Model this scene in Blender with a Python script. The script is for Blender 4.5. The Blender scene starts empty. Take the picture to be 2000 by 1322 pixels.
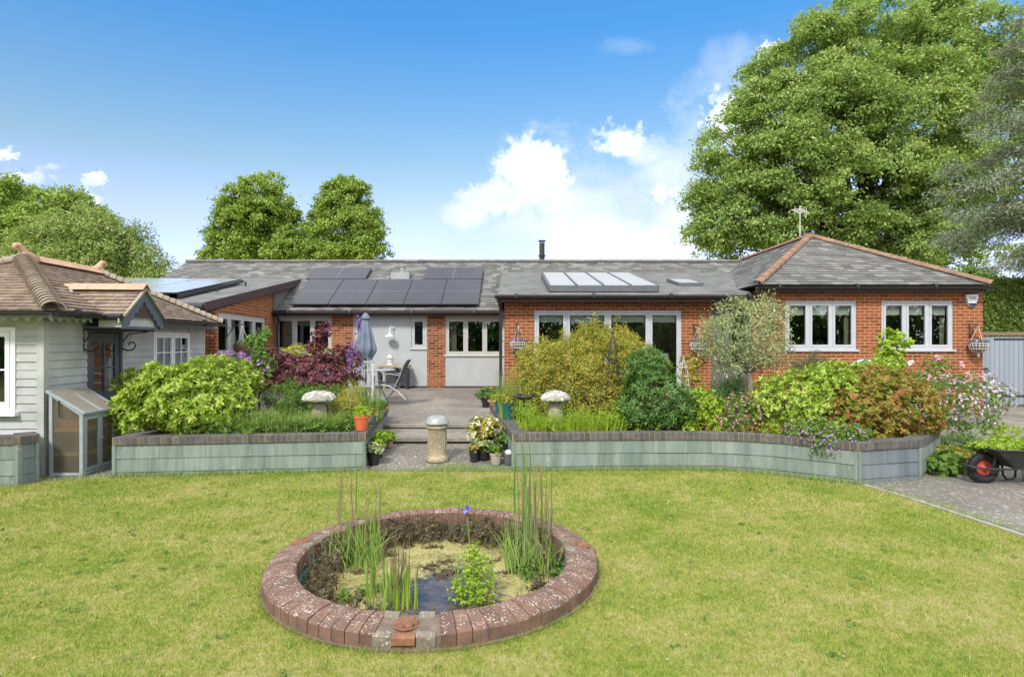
import bpy, math, random
import numpy as np
from mathutils import Vector
R = math.radians
PI = math.pi
sc = bpy.context.scene
COL = sc.collection
# ---------------------------------------------------------------- camera
FPX, V0, HC = 1225.0, 668.0, 1.8          # focal length in photo pixels, horizon row, eye height over the lawn
cam = bpy.data.cameras.new('camera'); camo = bpy.data.objects.new('camera', cam); COL.objects.link(camo)
camo.location = (0, 0, HC); camo.rotation_euler = (R(90), 0, 0)
cam.sensor_width = 36; cam.lens = FPX / 2000 * 36
cam.shift_y = (V0 - 661) / 2000
cam.clip_start = .05; cam.clip_end = 2000
sc.camera = camo
def X(u, y): return (u - 1000) / FPX * y
def Z(v, y): return HC - (v - V0) / FPX * y
def lin(c):
    return tuple(((x/255)/12.92 if x/255 <= .04045 else ((x/255+.055)/1.055)**2.4) for x in c)
# ---------------------------------------------------------------- world + sun
SUN_EL, SUN_AZ = R(43), R(199)            # azimuth clockwise from +Y (north)
world = bpy.data.worlds.new('World'); sc.world = world; world.use_nodes = True
wn, wl = world.node_tree.nodes, world.node_tree.links
for n in list(wn): wn.remove(n)
def WN(t, **k):
    n = wn.new(t)
    for a, b in k.items(): setattr(n, a, b)
    return n
def wmath(op, a, b=None, c=None, clamp=False):
    n = WN('ShaderNodeMath', operation=op); n.use_clamp = clamp
    for i, x in enumerate((a, b, c)):
        if x is None: continue
        if isinstance(x, (int, float)): n.inputs[i].default_value = x
        else: wl.new(x, n.inputs[i])
    return n.outputs[0]
sky = WN('ShaderNodeTexSky', sky_type='NISHITA'); sky.sun_disc = False
sky.sun_elevation = SUN_EL; sky.sun_rotation = SUN_AZ
sky.air_density = 1.15; sky.dust_density = .5; sky.ozone_density = 2.2
tc = WN('ShaderNodeTexCoord')
sep = WN('ShaderNodeSeparateXYZ'); wl.new(tc.outputs['Generated'], sep.inputs[0])
ysafe = wmath('MAXIMUM', sep.outputs[1], .05)
ca = wmath('DIVIDE', sep.outputs[0], ysafe); cb = wmath('DIVIDE', sep.outputs[2], ysafe)
nz1 = WN('ShaderNodeTexNoise'); nz1.inputs['Scale'].default_value = 7; nz1.inputs['Detail'].default_value = 8; nz1.inputs['Roughness'].default_value = .6
wl.new(tc.outputs['Generated'], nz1.inputs['Vector'])
nz2 = WN('ShaderNodeTexNoise'); nz2.inputs['Scale'].default_value = 30; nz2.inputs['Detail'].default_value = 6; nz2.inputs['Roughness'].default_value = .6
wl.new(tc.outputs['Generated'], nz2.inputs['Vector'])
nz3 = WN('ShaderNodeTexNoise'); nz3.inputs['Scale'].default_value = 75; nz3.inputs['Detail'].default_value = 6; nz3.inputs['Roughness'].default_value = .65; wl.new(tc.outputs['Generated'], nz3.inputs['Vector'])
nfine = wmath('MULTIPLY', wmath('SUBTRACT', nz3.outputs[0], .5), 3.6)
nn = wmath('ADD', wmath('MULTIPLY', wmath('SUBTRACT', nz1.outputs[0], .5), 2.4), wmath('MULTIPLY', wmath('SUBTRACT', nz2.outputs[0], .5), 1.5))
def blob(u, v, ru, rv, k=1.0, soft=.35):
    a0, b0, ra, rb = (u-1000)/FPX, (V0-v)/FPX, ru/FPX, rv/FPX
    da = wmath('DIVIDE', wmath('SUBTRACT', ca, a0), ra); db = wmath('DIVIDE', wmath('SUBTRACT', cb, b0), rb)
    d = wmath('SQRT', wmath('ADD', wmath('MULTIPLY', da, da), wmath('MULTIPLY', db, db)))
    d = wmath('ADD', d, wmath('MULTIPLY', nn, .95))
    if ru < 50: d = wmath('ADD', d, nfine)
    elif soft < .6: d = wmath('ADD', d, wmath('MULTIPLY', nfine, .30))
    m = wmath('DIVIDE', wmath('SUBTRACT', 1.0, d), soft, clamp=True)
    return wmath('MULTIPLY', m, k)
# soft grey-blue cloud bodies, then bright cumulus heads
def mx(lst):
    o = lst[0]
    for x in lst[1:]: o = wmath('MAXIMUM', o, x)
    return o
body = mx([blob(1250, 400, 300, 165, 1, 1.0), blob(1080, 425, 210, 115, 1, .9), blob(1360, 330, 130, 130, .9, .9), blob(1440, 150, 90, 90, .45, .9), blob(1500, 330, 200, 220, .6, .9),
           blob(930, 480, 110, 40, .5, .8), blob(1940, 520, 160, 60, .7, .7), blob(1230, 90, 60, 20, .2, .9)])
head = mx([blob(1050, 340, 72, 62, 1, .35), blob(965, 385, 80, 46, .9, .5), blob(1215, 280, 64, 52, 1, .4), blob(1180, 478, 190, 56, 1, .5), blob(1130, 400, 130, 50, .55, .9), blob(1290, 330, 90, 60, .5, .9), blob(920, 415, 52, 34, .7, .6), blob(1120, 445, 170, 52, .8, .7), blob(1345, 440, 80, 60, .7, .7), blob(1250, 300, 90, 44, .6, .7),
           blob(1425, 235, 52, 55, .95, .35), blob(1510, 100, 30, 18, .8, .4), blob(12, 300, 38, 14, .8, .5), blob(45, 346, 48, 11, .6, .6),
           blob(186, 350, 26, 15, .75, .6), blob(160, 396, 26, 20, .8, .5), blob(1290, 375, 40, 22, .7, .6), blob(1900, 30, 60, 30, .6, .6),
           blob(100, 325, 40, 9, .4, .8), blob(1090, 400, 60, 40, .6, .6), blob(1330, 480, 60, 40, .9, .5)])
# extra-bright clouds added out of view, behind, above and beside, as fill light
fill_clouds = wmath('MULTIPLY', wmath('MULTIPLY', wmath('SUBTRACT', nz1.outputs[0], .40), 6, clamp=True), wmath('ADD', wmath('MULTIPLY', wmath('SUBTRACT', wmath('ABSOLUTE', sep.outputs[0]), wmath('MULTIPLY', sep.outputs[1], 1.02)), 4, clamp=True), wmath('MULTIPLY', wmath('SUBTRACT', sep.outputs[2], .50), 8, clamp=True), clamp=True))
n_g = fill_clouds
tint = WN('ShaderNodeMix', data_type='RGBA', blend_type='MULTIPLY'); tint.inputs[0].default_value = 1
wl.new(sky.outputs[0], tint.inputs[6]); 
elf = wmath('MULTIPLY', wmath('SUBTRACT', sep.outputs[2], .10), 2.9, clamp=True)   # paler air low down, deeper blue higher up
tm = WN('ShaderNodeMix', data_type='RGBA'); wl.new(elf, tm.inputs[0]); tm.inputs[6].default_value = (1.50, 1.12, .68, 1); tm.inputs[7].default_value = (.43, .98, 1.32, 1)
elg = wmath('MULTIPLY', wmath('SUBTRACT', .26, sep.outputs[2]), 9, clamp=True)       # whitish air near the horizon
tm2 = WN('ShaderNodeMix', data_type='RGBA'); wl.new(elg, tm2.inputs[0]); wl.new(tm.outputs[2], tm2.inputs[6]); tm2.inputs[7].default_value = (1.25, 1.08, 1.5, 1)
wl.new(tm2.outputs[2], tint.inputs[7])
m1 = WN('ShaderNodeMix', data_type='RGBA'); wl.new(body, m1.inputs[0]); wl.new(tint.outputs[2], m1.inputs[6]); m1.inputs[7].default_value = (4.3, 5.2, 6.5, 1)
m2 = WN('ShaderNodeMix', data_type='RGBA'); wl.new(head, m2.inputs[0]); wl.new(m1.outputs[2], m2.inputs[6]); 
cm = WN('ShaderNodeMix', data_type='RGBA'); wl.new(wmath('MULTIPLY', wmath('SUBTRACT', nz2.outputs[0], .40), 5, clamp=True), cm.inputs[0])
cm.inputs[6].default_value = (5.6, 6.2, 7.0, 1); cm.inputs[7].default_value = (7.6, 7.9, 8.2, 1); wl.new(cm.outputs[2], m2.inputs[7])
bg = WN('ShaderNodeBackground'); bg.inputs[1].default_value = .095
m3 = WN('ShaderNodeMix', data_type='RGBA'); wl.new(n_g, m3.inputs[0]); wl.new(m2.outputs[2], m3.inputs[6]); m3.inputs[7].default_value = (12.5, 12.5, 12.6, 1)
wl.new(m3.outputs[2], bg.inputs[0])
wo = WN('ShaderNodeOutputWorld'); wl.new(bg.outputs[0], wo.inputs[0])
sl = bpy.data.lights.new('sun', 'SUN'); sl.energy = 2.1; sl.angle = R(9); sl.color = (1, .95, .87)
so = bpy.data.objects.new('sun', sl); COL.objects.link(so); so.location = (-5, -8, 20)
sd = Vector((math.sin(SUN_AZ)*math.cos(SUN_EL), math.cos(SUN_AZ)*math.cos(SUN_EL), math.sin(SUN_EL)))
so.rotation_euler = sd.to_track_quat('Z', 'Y').to_euler()
sc.view_settings.view_transform = 'Standard'; sc.view_settings.look = 'None'; sc.view_settings.gamma = 1
sc.view_settings.exposure = .85
# ---------------------------------------------------------------- materials
class NT:
    def __init__(s, name):
        s.m = bpy.data.materials.new(name); s.m.use_nodes = True
        s.n, s.l = s.m.node_tree.nodes, s.m.node_tree.links
        for x in list(s.n): s.n.remove(x)
        s.out = s.n.new('ShaderNodeOutputMaterial')
    def new(s, t, **k):
        n = s.n.new(t)
        for a, b in k.items(): setattr(n, a, b)
        return n
    def put(s, sock, v):
        if isinstance(v, bpy.types.NodeSocket): s.l.new(v, sock)
        elif v is not None:
            if hasattr(sock.default_value, '__len__') and not hasattr(v, '__len__'): v = (v,)*len(sock.default_value)
            if hasattr(v, '__len__') and len(v) == 3 and len(sock.default_value) == 4: v = (*v, 1)
            sock.default_value = v
    def math(s, op, a, b=None, clamp=False):
        n = s.new('ShaderNodeMath', operation=op); n.use_clamp = clamp
        s.put(n.inputs[0], a)
        if b is not None: s.put(n.inputs[1], b)
        return n.outputs[0]
    def mix(s, f, a, b, bt='MIX'):
        n = s.new('ShaderNodeMix', data_type='RGBA', blend_type=bt)
        s.put(n.inputs[0], f); s.put(n.inputs[6], a); s.put(n.inputs[7], b); return n.outputs[2]
    def noise(s, vec, scale, detail=4, rough=.55):
        n = s.new('ShaderNodeTexNoise'); s.put(n.inputs['Scale'], scale); s.put(n.inputs['Detail'], detail); s.put(n.inputs['Roughness'], rough)
        if vec is not None: s.l.new(vec, n.inputs['Vector'])
        return n.outputs[0]
    def ramp(s, f, stops):
        n = s.new('ShaderNodeValToRGB'); e = n.color_ramp.elements
        while len(e) < len(stops): e.new(.5)
        for i, (p, c) in enumerate(stops):
            e[i].position = p; e[i].color = (*c, 1) if len(c) == 3 else c
        s.put(n.inputs[0], f); return n.outputs[0]
    def pos(s): return s.new('ShaderNodeNewGeometry').outputs['Position']
    def isl(s): return s.new('ShaderNodeNewGeometry').outputs['Random Per Island']
    def scaled(s, vec, sx, sy, sz):
        n = s.new('ShaderNodeMapping'); s.l.new(vec, n.inputs[0]); n.inputs['Scale'].default_value = (sx, sy, sz); return n.outputs[0]
    def uv(s): return s.new('ShaderNodeTexCoord').outputs['UV']
    def bump(s, h, st=.3, d=.01):
        n = s.new('ShaderNodeBump'); s.put(n.inputs['Strength'], st); n.inputs['Distance'].default_value = d; s.put(n.inputs['Height'], h); return n.outputs[0]
    def pbr(s, col, rough=.7, nrm=None, metal=0, spec=.4):
        b = s.new('ShaderNodeBsdfPrincipled'); s.put(b.inputs['Base Color'], col); s.put(b.inputs['Roughness'], rough)
        s.put(b.inputs['Metallic'], metal); s.put(b.inputs['Specular IOR Level'], spec)
        if nrm is not None: s.l.new(nrm, b.inputs['Normal'])
        s.l.new(b.outputs[0], s.out.inputs[0]); return b
def G(name, c1, c2=None, scale=8, rough=.7, bump=0, island=0, metal=0, spec=.4, spots=None, streak=False, spotscale=60, spotth=.62, splash=None, toponly=False):
    """general weathered material: two tones by noise, a tone shift per island, optional lichen spots"""
    t = NT(name); c2 = c2 or tuple(x*.75 for x in c1)
    p = t.pos(); pv = t.scaled(p, 1, 1, .08) if streak else p
    f = t.noise(pv, scale, 6, .6)
    col = t.ramp(f, [(.35, c1), (.65, c2)])
    if island:
        k = t.math('ADD', t.math('MULTIPLY', t.isl(), island), 1 - island/2)
        hs = t.new('ShaderNodeHueSaturation'); t.put(hs.inputs['Value'], k); t.put(hs.inputs['Color'], col); col = hs.outputs[0]
    if spots:
        a = t.noise(p, spotscale, 3, .7); b = t.noise(p, spotscale*.12, 3, .6)
        m = t.math('MULTIPLY', t.math('SUBTRACT', t.math('ADD', a, t.math('MULTIPLY', b, .35)), spotth + .17), 14, clamp=True)
        if toponly:
            sn = t.new('ShaderNodeSeparateXYZ'); t.l.new(t.new('ShaderNodeNewGeometry').outputs['True Normal'], sn.inputs[0])
            m = t.math('MULTIPLY', m, t.math('MULTIPLY', t.math('SUBTRACT', sn.outputs[2], .25), 4, clamp=True))
        col = t.mix(m, col, spots)
    if splash:      # soil and algae stain rising a hand's width from the ground
        sz = t.new('ShaderNodeSeparateXYZ'); t.l.new(p, sz.inputs[0])
        k = t.math('SUBTRACT', t.math('ADD', .10, t.math('MULTIPLY', t.math('SUBTRACT', t.noise(p, 9, 5, .7), .5), .35)), sz.outputs[2])
        col = t.mix(t.math('MULTIPLY', t.math('MULTIPLY', k, 9, clamp=True), .6), col, splash)
    nrm = t.bump(t.noise(p, scale*6, 5, .65), bump, .01) if bump else None
    t.pbr(col, rough, nrm, metal, spec); return t.m
def leafmat(name, stops, rough=.55, trans=.3, big=1.2):
    """leaf: tone per leaf, gentle drift over the plant, light passing through"""
    t = NT(name)
    f = t.math('ADD', t.math('MULTIPLY', t.isl(), .75), t.math('MULTIPLY', t.noise(t.pos(), big, 3), .5))
    f = t.math('SUBTRACT', f, .12)
    n = len(stops); col = t.ramp(f, [(.08 + .84*i/(n-1), c) for i, c in enumerate(stops)])
    b = t.pbr(col, rough, None, 0, .35)
    tr = t.new('ShaderNodeBsdfTranslucent'); t.put(tr.inputs[0], t.mix(.35, col, (.35, .5, .05)) if trans > .2 else col)
    mxs = t.new('ShaderNodeMixShader'); mxs.inputs[0].default_value = trans
    t.l.new(b.outputs[0], mxs.inputs[1]); t.l.new(tr.outputs[0], mxs.inputs[2]); t.l.new(mxs.outputs[0], t.out.inputs[0]); return t.m
def brickmat(name, ca_, cb_, mort, bw=.225, bh=.075, ms=.010, dark=.3):
    t = NT(name); uv = t.uv()
    b = t.new('ShaderNodeTexBrick'); b.offset = .5; b.squash = 1
    t.l.new(uv, b.inputs['Vector']); t.put(b.inputs['Scale'], 1.0)
    t.put(b.inputs['Brick Width'], bw); t.put(b.inputs['Row Height'], bh); t.put(b.inputs['Mortar Size'], ms*.5); t.put(b.inputs['Mortar Smooth'], .1); t.put(b.inputs['Bias'], 0)
    t.put(b.inputs['Color1'], (0, 0, 0)); t.put(b.inputs['Color2'], (1, 1, 1)); t.put(b.inputs['Mortar'], (.5, .5, .5))
    n1 = t.noise(t.pos(), 1.6, 4); n2 = t.noise(t.pos(), 60, 4)
    sepc = t.new('ShaderNodeSeparateColor'); t.l.new(b.outputs['Color'], sepc.inputs[0])
    f = t.math('ADD', t.math('MULTIPLY', sepc.outputs[0], .7), t.math('MULTIPLY', n2, .4))
    c = t.ramp(f, [(.1, tuple(x*dark for x in ca_)), (.28, ca_), (.62, cb_), (1, tuple(min(1, x*1.15) for x in cb_))])
    c = t.mix(t.math('MULTIPLY', n1, .35), c, tuple(x*.7 for x in ca_))
    col = t.mix(b.outputs['Fac'], c, mort)
    h = t.math('SUBTRACT', t.math('MULTIPLY', n2, .3), b.outputs['Fac'])
    t.pbr(col, .85, t.bump(h, .6, .006), 0, .25); return t.m
def M_slate():
    t = NT('slate'); p = t.pos(); r = t.isl()
    f = t.math('ADD', t.math('MULTIPLY', r, .50), t.math('ADD', t.math('MULTIPLY', t.noise(p, 1.6, 5, .7), .40), t.math('MULTIPLY', t.noise(t.scaled(p, 1, 3, 3), 14, 4, .7), .30)))
    c = t.ramp(f, [(.15, (.07, .066, .058)), (.42, (.115, .110, .098)), (.64, (.155, .149, .134)), (.84, (.22, .212, .195)), (1, (.33, .32, .30))])
    l = t.math('MULTIPLY', t.math('SUBTRACT', t.noise(t.scaled(p, 2, 5, 5), 9, 5, .75), .57), 12, clamp=True)
    c = t.mix(t.math('MULTIPLY', l, .5), c, (.34, .32, .27))
    o = t.math('MULTIPLY', t.math('SUBTRACT', t.noise(p, 1.3, 4, .7), .6), 6, clamp=True)
    c = t.mix(t.math('MULTIPLY', o, .4), c, (.2, .17, .10))
    t.pbr(c, .75, t.bump(t.noise(p, 40, 4), .4, .01), 0, .35); return t.m
def M_glass(name='glass', tint=(.75, .78, .76), add=.04, rough=0.0):
    t = NT(name)
    ge = t.new('ShaderNodeNewGeometry'); dp = t.new('ShaderNodeVectorMath', operation='DOT_PRODUCT'); t.l.new(ge.outputs['Normal'], dp.inputs[0]); t.l.new(ge.outputs['Incoming'], dp.inputs[1])
    q = t.math('SUBTRACT', 1.0, t.math('ABSOLUTE', dp.outputs['Value']), clamp=True)
    fres = t.math('ADD', t.math('MULTIPLY', t.math('POWER', q, 5.0), .9), .035)
    g = t.new('ShaderNodeBsdfGlossy'); g.inputs['Roughness'].default_value = rough; t.put(g.inputs[0], (.9, .95, 1))
    tr = t.new('ShaderNodeBsdfTransparent'); t.put(tr.inputs[0], tint)
    m = t.new('ShaderNodeMixShader'); t.put(m.inputs[0], t.math('ADD', fres, add)); t.l.new(tr.outputs[0], m.inputs[1]); t.l.new(g.outputs[0], m.inputs[2])
    t.l.new(m.outputs[0], t.out.inputs[0]); return t.m
def M_frosted(name, col, k, rough=.3):
    t = NT(name); p = t.pos()
    d = t.new('ShaderNodeBsdfDiffuse'); t.put(d.inputs[0], t.ramp(t.noise(p, 14, 4), [(.35, col), (.7, tuple(x*.75 for x in col))]))
    e = t.new('ShaderNodeBsdfTranslucent'); t.put(e.inputs[0], col); g = t.new('ShaderNodeBsdfGlossy'); g.inputs['Roughness'].default_value = rough
    tr = t.new('ShaderNodeBsdfTransparent'); t.put(tr.inputs[0], (.85, .82, .74))
    a = t.new('ShaderNodeMixShader'); a.inputs[0].default_value = .5; t.l.new(d.outputs[0], a.inputs[1]); t.l.new(e.outputs[0], a.inputs[2])
    b = t.new('ShaderNodeMixShader'); b.inputs[0].default_value = k; t.l.new(tr.outputs[0], b.inputs[1]); t.l.new(a.outputs[0], b.inputs[2])
    c = t.new('ShaderNodeMixShader'); c.inputs[0].default_value = .05; t.l.new(b.outputs[0], c.inputs[1]); t.l.new(g.outputs[0], c.inputs[2]); t.l.new(c.outputs[0], t.out.inputs[0]); return t.m
def M_lawn(name, blade):
    t = NT(name); p = t.pos()
    f = t.math('ADD', t.math('MULTIPLY', t.noise(p, 1.1, 5, .75), .78), t.math('MULTIPLY', t.noise(p, 13, 4, .75), .52))
    if blade: f = t.math('ADD', f, t.math('SUBTRACT', t.math('MULTIPLY', t.isl(), .36), .27))
    c = t.ramp(f, [(.38, (.14, .24, .028)), (.49, (.24, .33, .042)), (.57, (.34, .39, .065)), (.66, (.43, .42, .11)), (.78, (.55, .47, .22))])
    if not blade:
        c = t.mix(.25, c, (.10, .10, .03))
        t.pbr(c, .9, t.bump(t.noise(p, 90, 4), .7, .02), 0, .1); return t.m
    b = t.pbr(c, .6, None, 0, .25)
    tr = t.new('ShaderNodeBsdfTranslucent'); t.put(tr.inputs[0], c)
    m = t.new('ShaderNodeMixShader'); m.inputs[0].default_value = .35
    t.l.new(b.outputs[0], m.inputs[1]); t.l.new(tr.outputs[0], m.inputs[2]); t.l.new(m.outputs[0], t.out.inputs[0]); return t.m
def M_paving(name, c1, c2, c3, flecks=0.0):
    t = NT(name); p = t.pos()
    f = t.math('ADD', t.math('MULTIPLY', t.noise(p, .9, 5, .65), .6), t.math('MULTIPLY', t.noise(p, 9, 5, .7), .5))
    c = t.ramp(f, [(.35, c1), (.55, c2), (.75, c3)])
    v = t.new('ShaderNodeTexVoronoi'); v.inputs['Scale'].default_value = 55; t.l.new(p, v.inputs['Vector'])
    g = t.math('MULTIPLY', t.math('SUBTRACT', .33, v.outputs['Distance']), 4, clamp=True)
    sp = t.new('ShaderNodeSeparateColor'); t.l.new(v.outputs['Color'], sp.inputs[0])
    g = t.math('MULTIPLY', g, t.math('GREATER_THAN', sp.outputs[0], .62))
    c = t.mix(t.math('MULTIPLY', g, .35), c, (.45, .43, .38))
    if flecks:
        q = t.math('MULTIPLY', t.math('SUBTRACT', t.noise(t.scaled(p, 1, .55, 1), 30, 3, .6), .575), 14, clamp=True)
        w = t.math('MULTIPLY', t.math('SUBTRACT', t.noise(p, 1.1, 2), .34), 6, clamp=True)
        c = t.mix(t.math('MULTIPLY', t.math('MULTIPLY', q, w), flecks), c, (.55, .53, .48))
    t.pbr(c, .9, t.bump(t.noise(p, 45, 6, .7), .6, .012), 0, .25); return t.m
def M_water():
    t = NT('pond_water'); p = t.pos()
    a = t.noise(p, 1.5, 5, .6); b = t.noise(p, 14, 6, .75)
    m = t.math('ADD', a, t.math('SUBTRACT', t.math('MULTIPLY', b, 1.2), .37))
    # the open water lies right of the middle; algae over the rest
    sp = t.new('ShaderNodeSeparateXYZ'); t.l.new(p, sp.inputs[0])
    dx = t.math('DIVIDE', t.math('SUBTRACT', sp.outputs[0], -.46), .42); dy = t.math('DIVIDE', t.math('SUBTRACT', sp.outputs[1], 4.55), .62)
    d = t.math('SQRT', t.math('ADD', t.math('MULTIPLY', dx, dx), t.math('MULTIPLY', dy, dy)))
    m = t.math('ADD', m, t.math('MULTIPLY', t.math('MINIMUM', d, 1.5), .42))
    k = t.math('MULTIPLY', t.math('SUBTRACT', m, 1.05), 5, clamp=True)
    alg = t.ramp(t.math('ADD', t.math('MULTIPLY', t.noise(p, 34, 6, .75), .6), t.math('MULTIPLY', t.noise(p, 4, 4, .7), .45)), [(.37, (.06, .05, .02)), (.45, (.22, .18, .05)), (.52, (.44, .38, .12)), (.68, (.64, .58, .27))])
    wat = t.ramp(t.noise(p, 7, 5, .7), [(.35, (.03, .025, .02)), (.6, (.12, .085, .07)), (.75, (.20, .15, .13))])
    col = t.mix(k, wat, alg)
    rg = t.math('ADD', t.math('MULTIPLY', k, .6), .06)
    t.pbr(col, rg, t.bump(t.noise(p, 38, 6, .7), t.math('MULTIPLY', k, 1.0), .03), 0, .5); return t.m
mat = {}
mat['brick'] = brickmat('red_brick', (.21, .060, .023), (.31, .090, .034), (.52, .335, .175), ms=.012, dark=.75)
mat['brick_old'] = brickmat('mixed_brick', (.17, .052, .024), (.32, .11, .045), (.50, .35, .21), dark=.3)
mat['slate'] = M_slate()
mat['render'] = G('grey_render', (.42, .435, .43), (.38, .395, .39), 3, .85, .15)
mat['frame'] = G('window_paint', (.50, .50, .51), (.45, .45, .47), 5, .5, .05)
mat['frame_l'] = G('window_paint_stone', (.50, .49, .45), (.44, .43, .40), 5, .5, .05)
mat['white'] = G('white_paint', (.80, .80, .80), (.70, .70, .70), 6, .45)
mat['white_w'] = G('weathered_white_metal', (.68, .66, .60), (.45, .42, .36), 25, .6)
mat['glass'] = M_glass('window_glass')
mat['glass_sky'] = M_frosted('roof_glass_sky_white', (.72, .74, .74), .88, .1)  # white diffuse colour painted in for sky reflected off the roof panes
mat['poly'] = M_frosted('cloudy_polycarbonate', (.42, .38, .29), .30)
mat['polylid'] = M_frosted('frosted_lid', (.60, .56, .46), .75)
mat['blind'] = G('cream_blind', (.82, .82, .75), (.72, .72, .66), 4, .9)
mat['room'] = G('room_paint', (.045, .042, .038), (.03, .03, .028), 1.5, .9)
mat['curtain'] = G('curtain_cloth', (.42, .38, .30), (.28, .25, .2), 30, .95, streak=True)
mat['black'] = G('black_plastic', (.018, .018, .02), (.03, .03, .032), 10, .4)
mat['blackm'] = G('black_iron', (.02, .02, .022), (.04, .04, .04), 30, .5)
mat['fascia'] = G('brown_fascia', (.085, .05, .045), (.055, .034, .03), 12, .6, streak=False)
mat['felt'] = G('grey_roof_felt', (.20, .195, .175), (.11, .108, .10), 2.2, .9, .4)
mat['terra'] = G('terracotta_tile', (.56, .35, .22), (.44, .27, .17), 6, .8, .3, .25, spots=(.34, .30, .24))
mat['terra_old'] = G('weathered_terracotta', (.34, .16, .085), (.19, .105, .07), 9, .85, .4, .35, spots=(.26, .24, .18), spotth=.54)
mat['tile'] = G('brown_plain_tile', (.32, .235, .17), (.22, .16, .12), 7, .85, .4, .35, spots=(.40, .30, .22), spotth=.68)
mat['hip'] = G('mossy_hip_tile', (.30, .21, .15), (.36, .31, .23), 5, .85, .4, .25, spots=(.42, .38, .30), spotth=.6)
mat['panel'] = G('solar_cell', (.030, .028, .034), (.040, .038, .044), 2, .32, spec=.4)
mat['panelf'] = G('solar_frame', (.02, .02, .022), (.02, .02, .022), 2, .35)
mat['panelline'] = G('solar_joint', (.25, .25, .27), (.25, .25, .27), 2, .4)
mat['board'] = G('grey_stained_board', (.49, .49, .465), (.37, .37, .35), 2.2, .8, .35, .16)
mat['bargeboard'] = G('slate_blue_paint', (.11, .13, .16), (.09, .11, .135), 6, .55)
mat['door'] = G('dark_grey_paint', (.085, .10, .125), (.07, .082, .10), 4, .5)
mat['frosty'] = G('cold_frame_paint', (.33, .36, .38), (.26, .29, .31), 10, .65)
mat['wood'] = G('yellow_pine', (.50, .36, .13), (.38, .26, .09), 20, .7)
mat['orange'] = G('orange_plastic', (.62, .14, .055), (.52, .11, .045), 5, .5)
mat['teal'] = G('teal_plastic', (.02, .12, .11), (.015, .09, .085), 5, .4)
mat['greenp'] = G('green_plastic', (.03, .16, .08), (.02, .10, .05), 5, .5)
mat['slateclad'] = G('green_grey_slate', (.15, .19, .155), (.245, .285, .245), 9, .6, .3, .24, streak=True, spots=(.31, .35, .32), spotscale=14, spotth=.66, splash=(.11, .12, .07))
mat['slateclad2'] = G('blue_grey_slate', (.13, .155, .165), (.20, .22, .225), 5, .6, .25, .2, streak=True, splash=(.11, .12, .08))
mat['coping'] = G('dark_engineering_brick', (.075, .072, .072), (.125, .115, .105), 12, .75, .4, .4)
mat['mortar'] = G('ochre_mortar', (.36, .25, .10), (.28, .20, .09), 20, .95, .3)
mat['copingtop'] = G('worn_coping', (.17, .155, .135), (.10, .092, .085), 8, .85, .4)
mat['soil'] = G('soil', (.055, .036, .022), (.09, .06, .035), 14, .95, .8)
mat['lawnbase'] = M_lawn('lawn_turf', False)
mat['blade'] = M_lawn('grass_blade', True)
mat['patio'] = M_paving('patio_concrete', (.13, .112, .09), (.22, .195, .16), (.36, .315, .25))
mat['path'] = M_paving('exposed_aggregate', (.13, .115, .088), (.18, .163, .131), (.25, .23, .187), .7)
mat['riser'] = G('stained_brick_riser', (.08, .04, .028), (.04, .032, .028), 9, .9, .5)
mat['stone'] = G('weathered_stone', (.40, .35, .25), (.26, .22, .155), 8, .9, .6, spots=(.62, .60, .55), spotth=.6, spotscale=30)
mat['lichen'] = G('lichened_stone', (.17, .14, .10), (.27, .23, .175), 12, .9, .9, spots=(.60, .58, .54), spotth=.60, spotscale=45)
mat['cap'] = G('lichen_patched_stone', (.26, .23, .18), (.38, .35, .29), 6, .92, .9, spots=(.74, .72, .68), spotth=.53, spotscale=16)
mat['pondbrick'] = G('pond_brick', (.225, .118, .080), (.14, .088, .064), 11, .85, .8, .35, spots=(.58, .50, .41), spotth=.575, spotscale=75, toponly=True)
mat['pondmortar'] = G('pond_mortar', (.22, .165, .12), (.13, .10, .075), 16, .9, .5)
mat['rosette'] = G('rosette_terracotta', (.31, .145, .075), (.17, .085, .05), 18, .85, .6, spots=(.5, .46, .38), spotth=.66)
mat['liner'] = G('teal_liner', (.06, .17, .15), (.03, .09, .08), 10, .5)
mat['water'] = M_water()
mat['zinc'] = G('zinc', (.37, .38, .37), (.27, .28, .27), 14, .55, .2, metal=.2)
mat['bark'] = G('bark', (.16, .125, .09), (.09, .072, .055), 18, .95, .8)
mat['barkp'] = G('pale_bark', (.30, .26, .20), (.20, .17, .13), 18, .95, .7)
mat['canvas'] = G('blue_grey_canvas', (.13, .16, .20), (.17, .20, .24), 5, .85)
mat['teak'] = G('silvered_furniture', (.42, .43, .45), (.30, .31, .33), 15, .65)
mat['metal'] = G('grey_metal', (.42, .44, .46), (.30, .32, .34), 10, .4, metal=.4)
mat['sling'] = G('dark_sling', (.06, .065, .07), (.09, .095, .10), 10, .8)
mat['gate'] = G('gate_paint', (.30, .335, .37), (.25, .28, .315), 3, .6, .1, streak=True)
mat['rubber'] = G('rubber', (.012, .012, .013), (.022, .022, .022), 20, .75)
mat['redrim'] = G('red_rim', (.48, .06, .04), (.36, .05, .04), 12, .5)
mat['barrow'] = G('barrow_steel', (.020, .022, .022), (.05, .05, .047), 7, .6, .2, spots=(.14, .10, .07), spotscale=30, spotth=.66)
mat['cream_pot'] = G('cream_pot', (.42, .36, .29), (.34, .29, .23), 8, .7)
mat['greypot'] = G('grey_pot', (.12, .125, .13), (.09, .095, .10), 8, .5)
mat['palewood'] = G('pale_blue_paint', (.50, .60, .66), (.42, .52, .58), 8, .6)
mat['navy'] = G('navy_plastic', (.02, .03, .12), (.02, .03, .10), 5, .4)
mat['wicker'] = G('wicker', (.16, .11, .06), (.26, .19, .11), 50, .9, .5)
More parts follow.
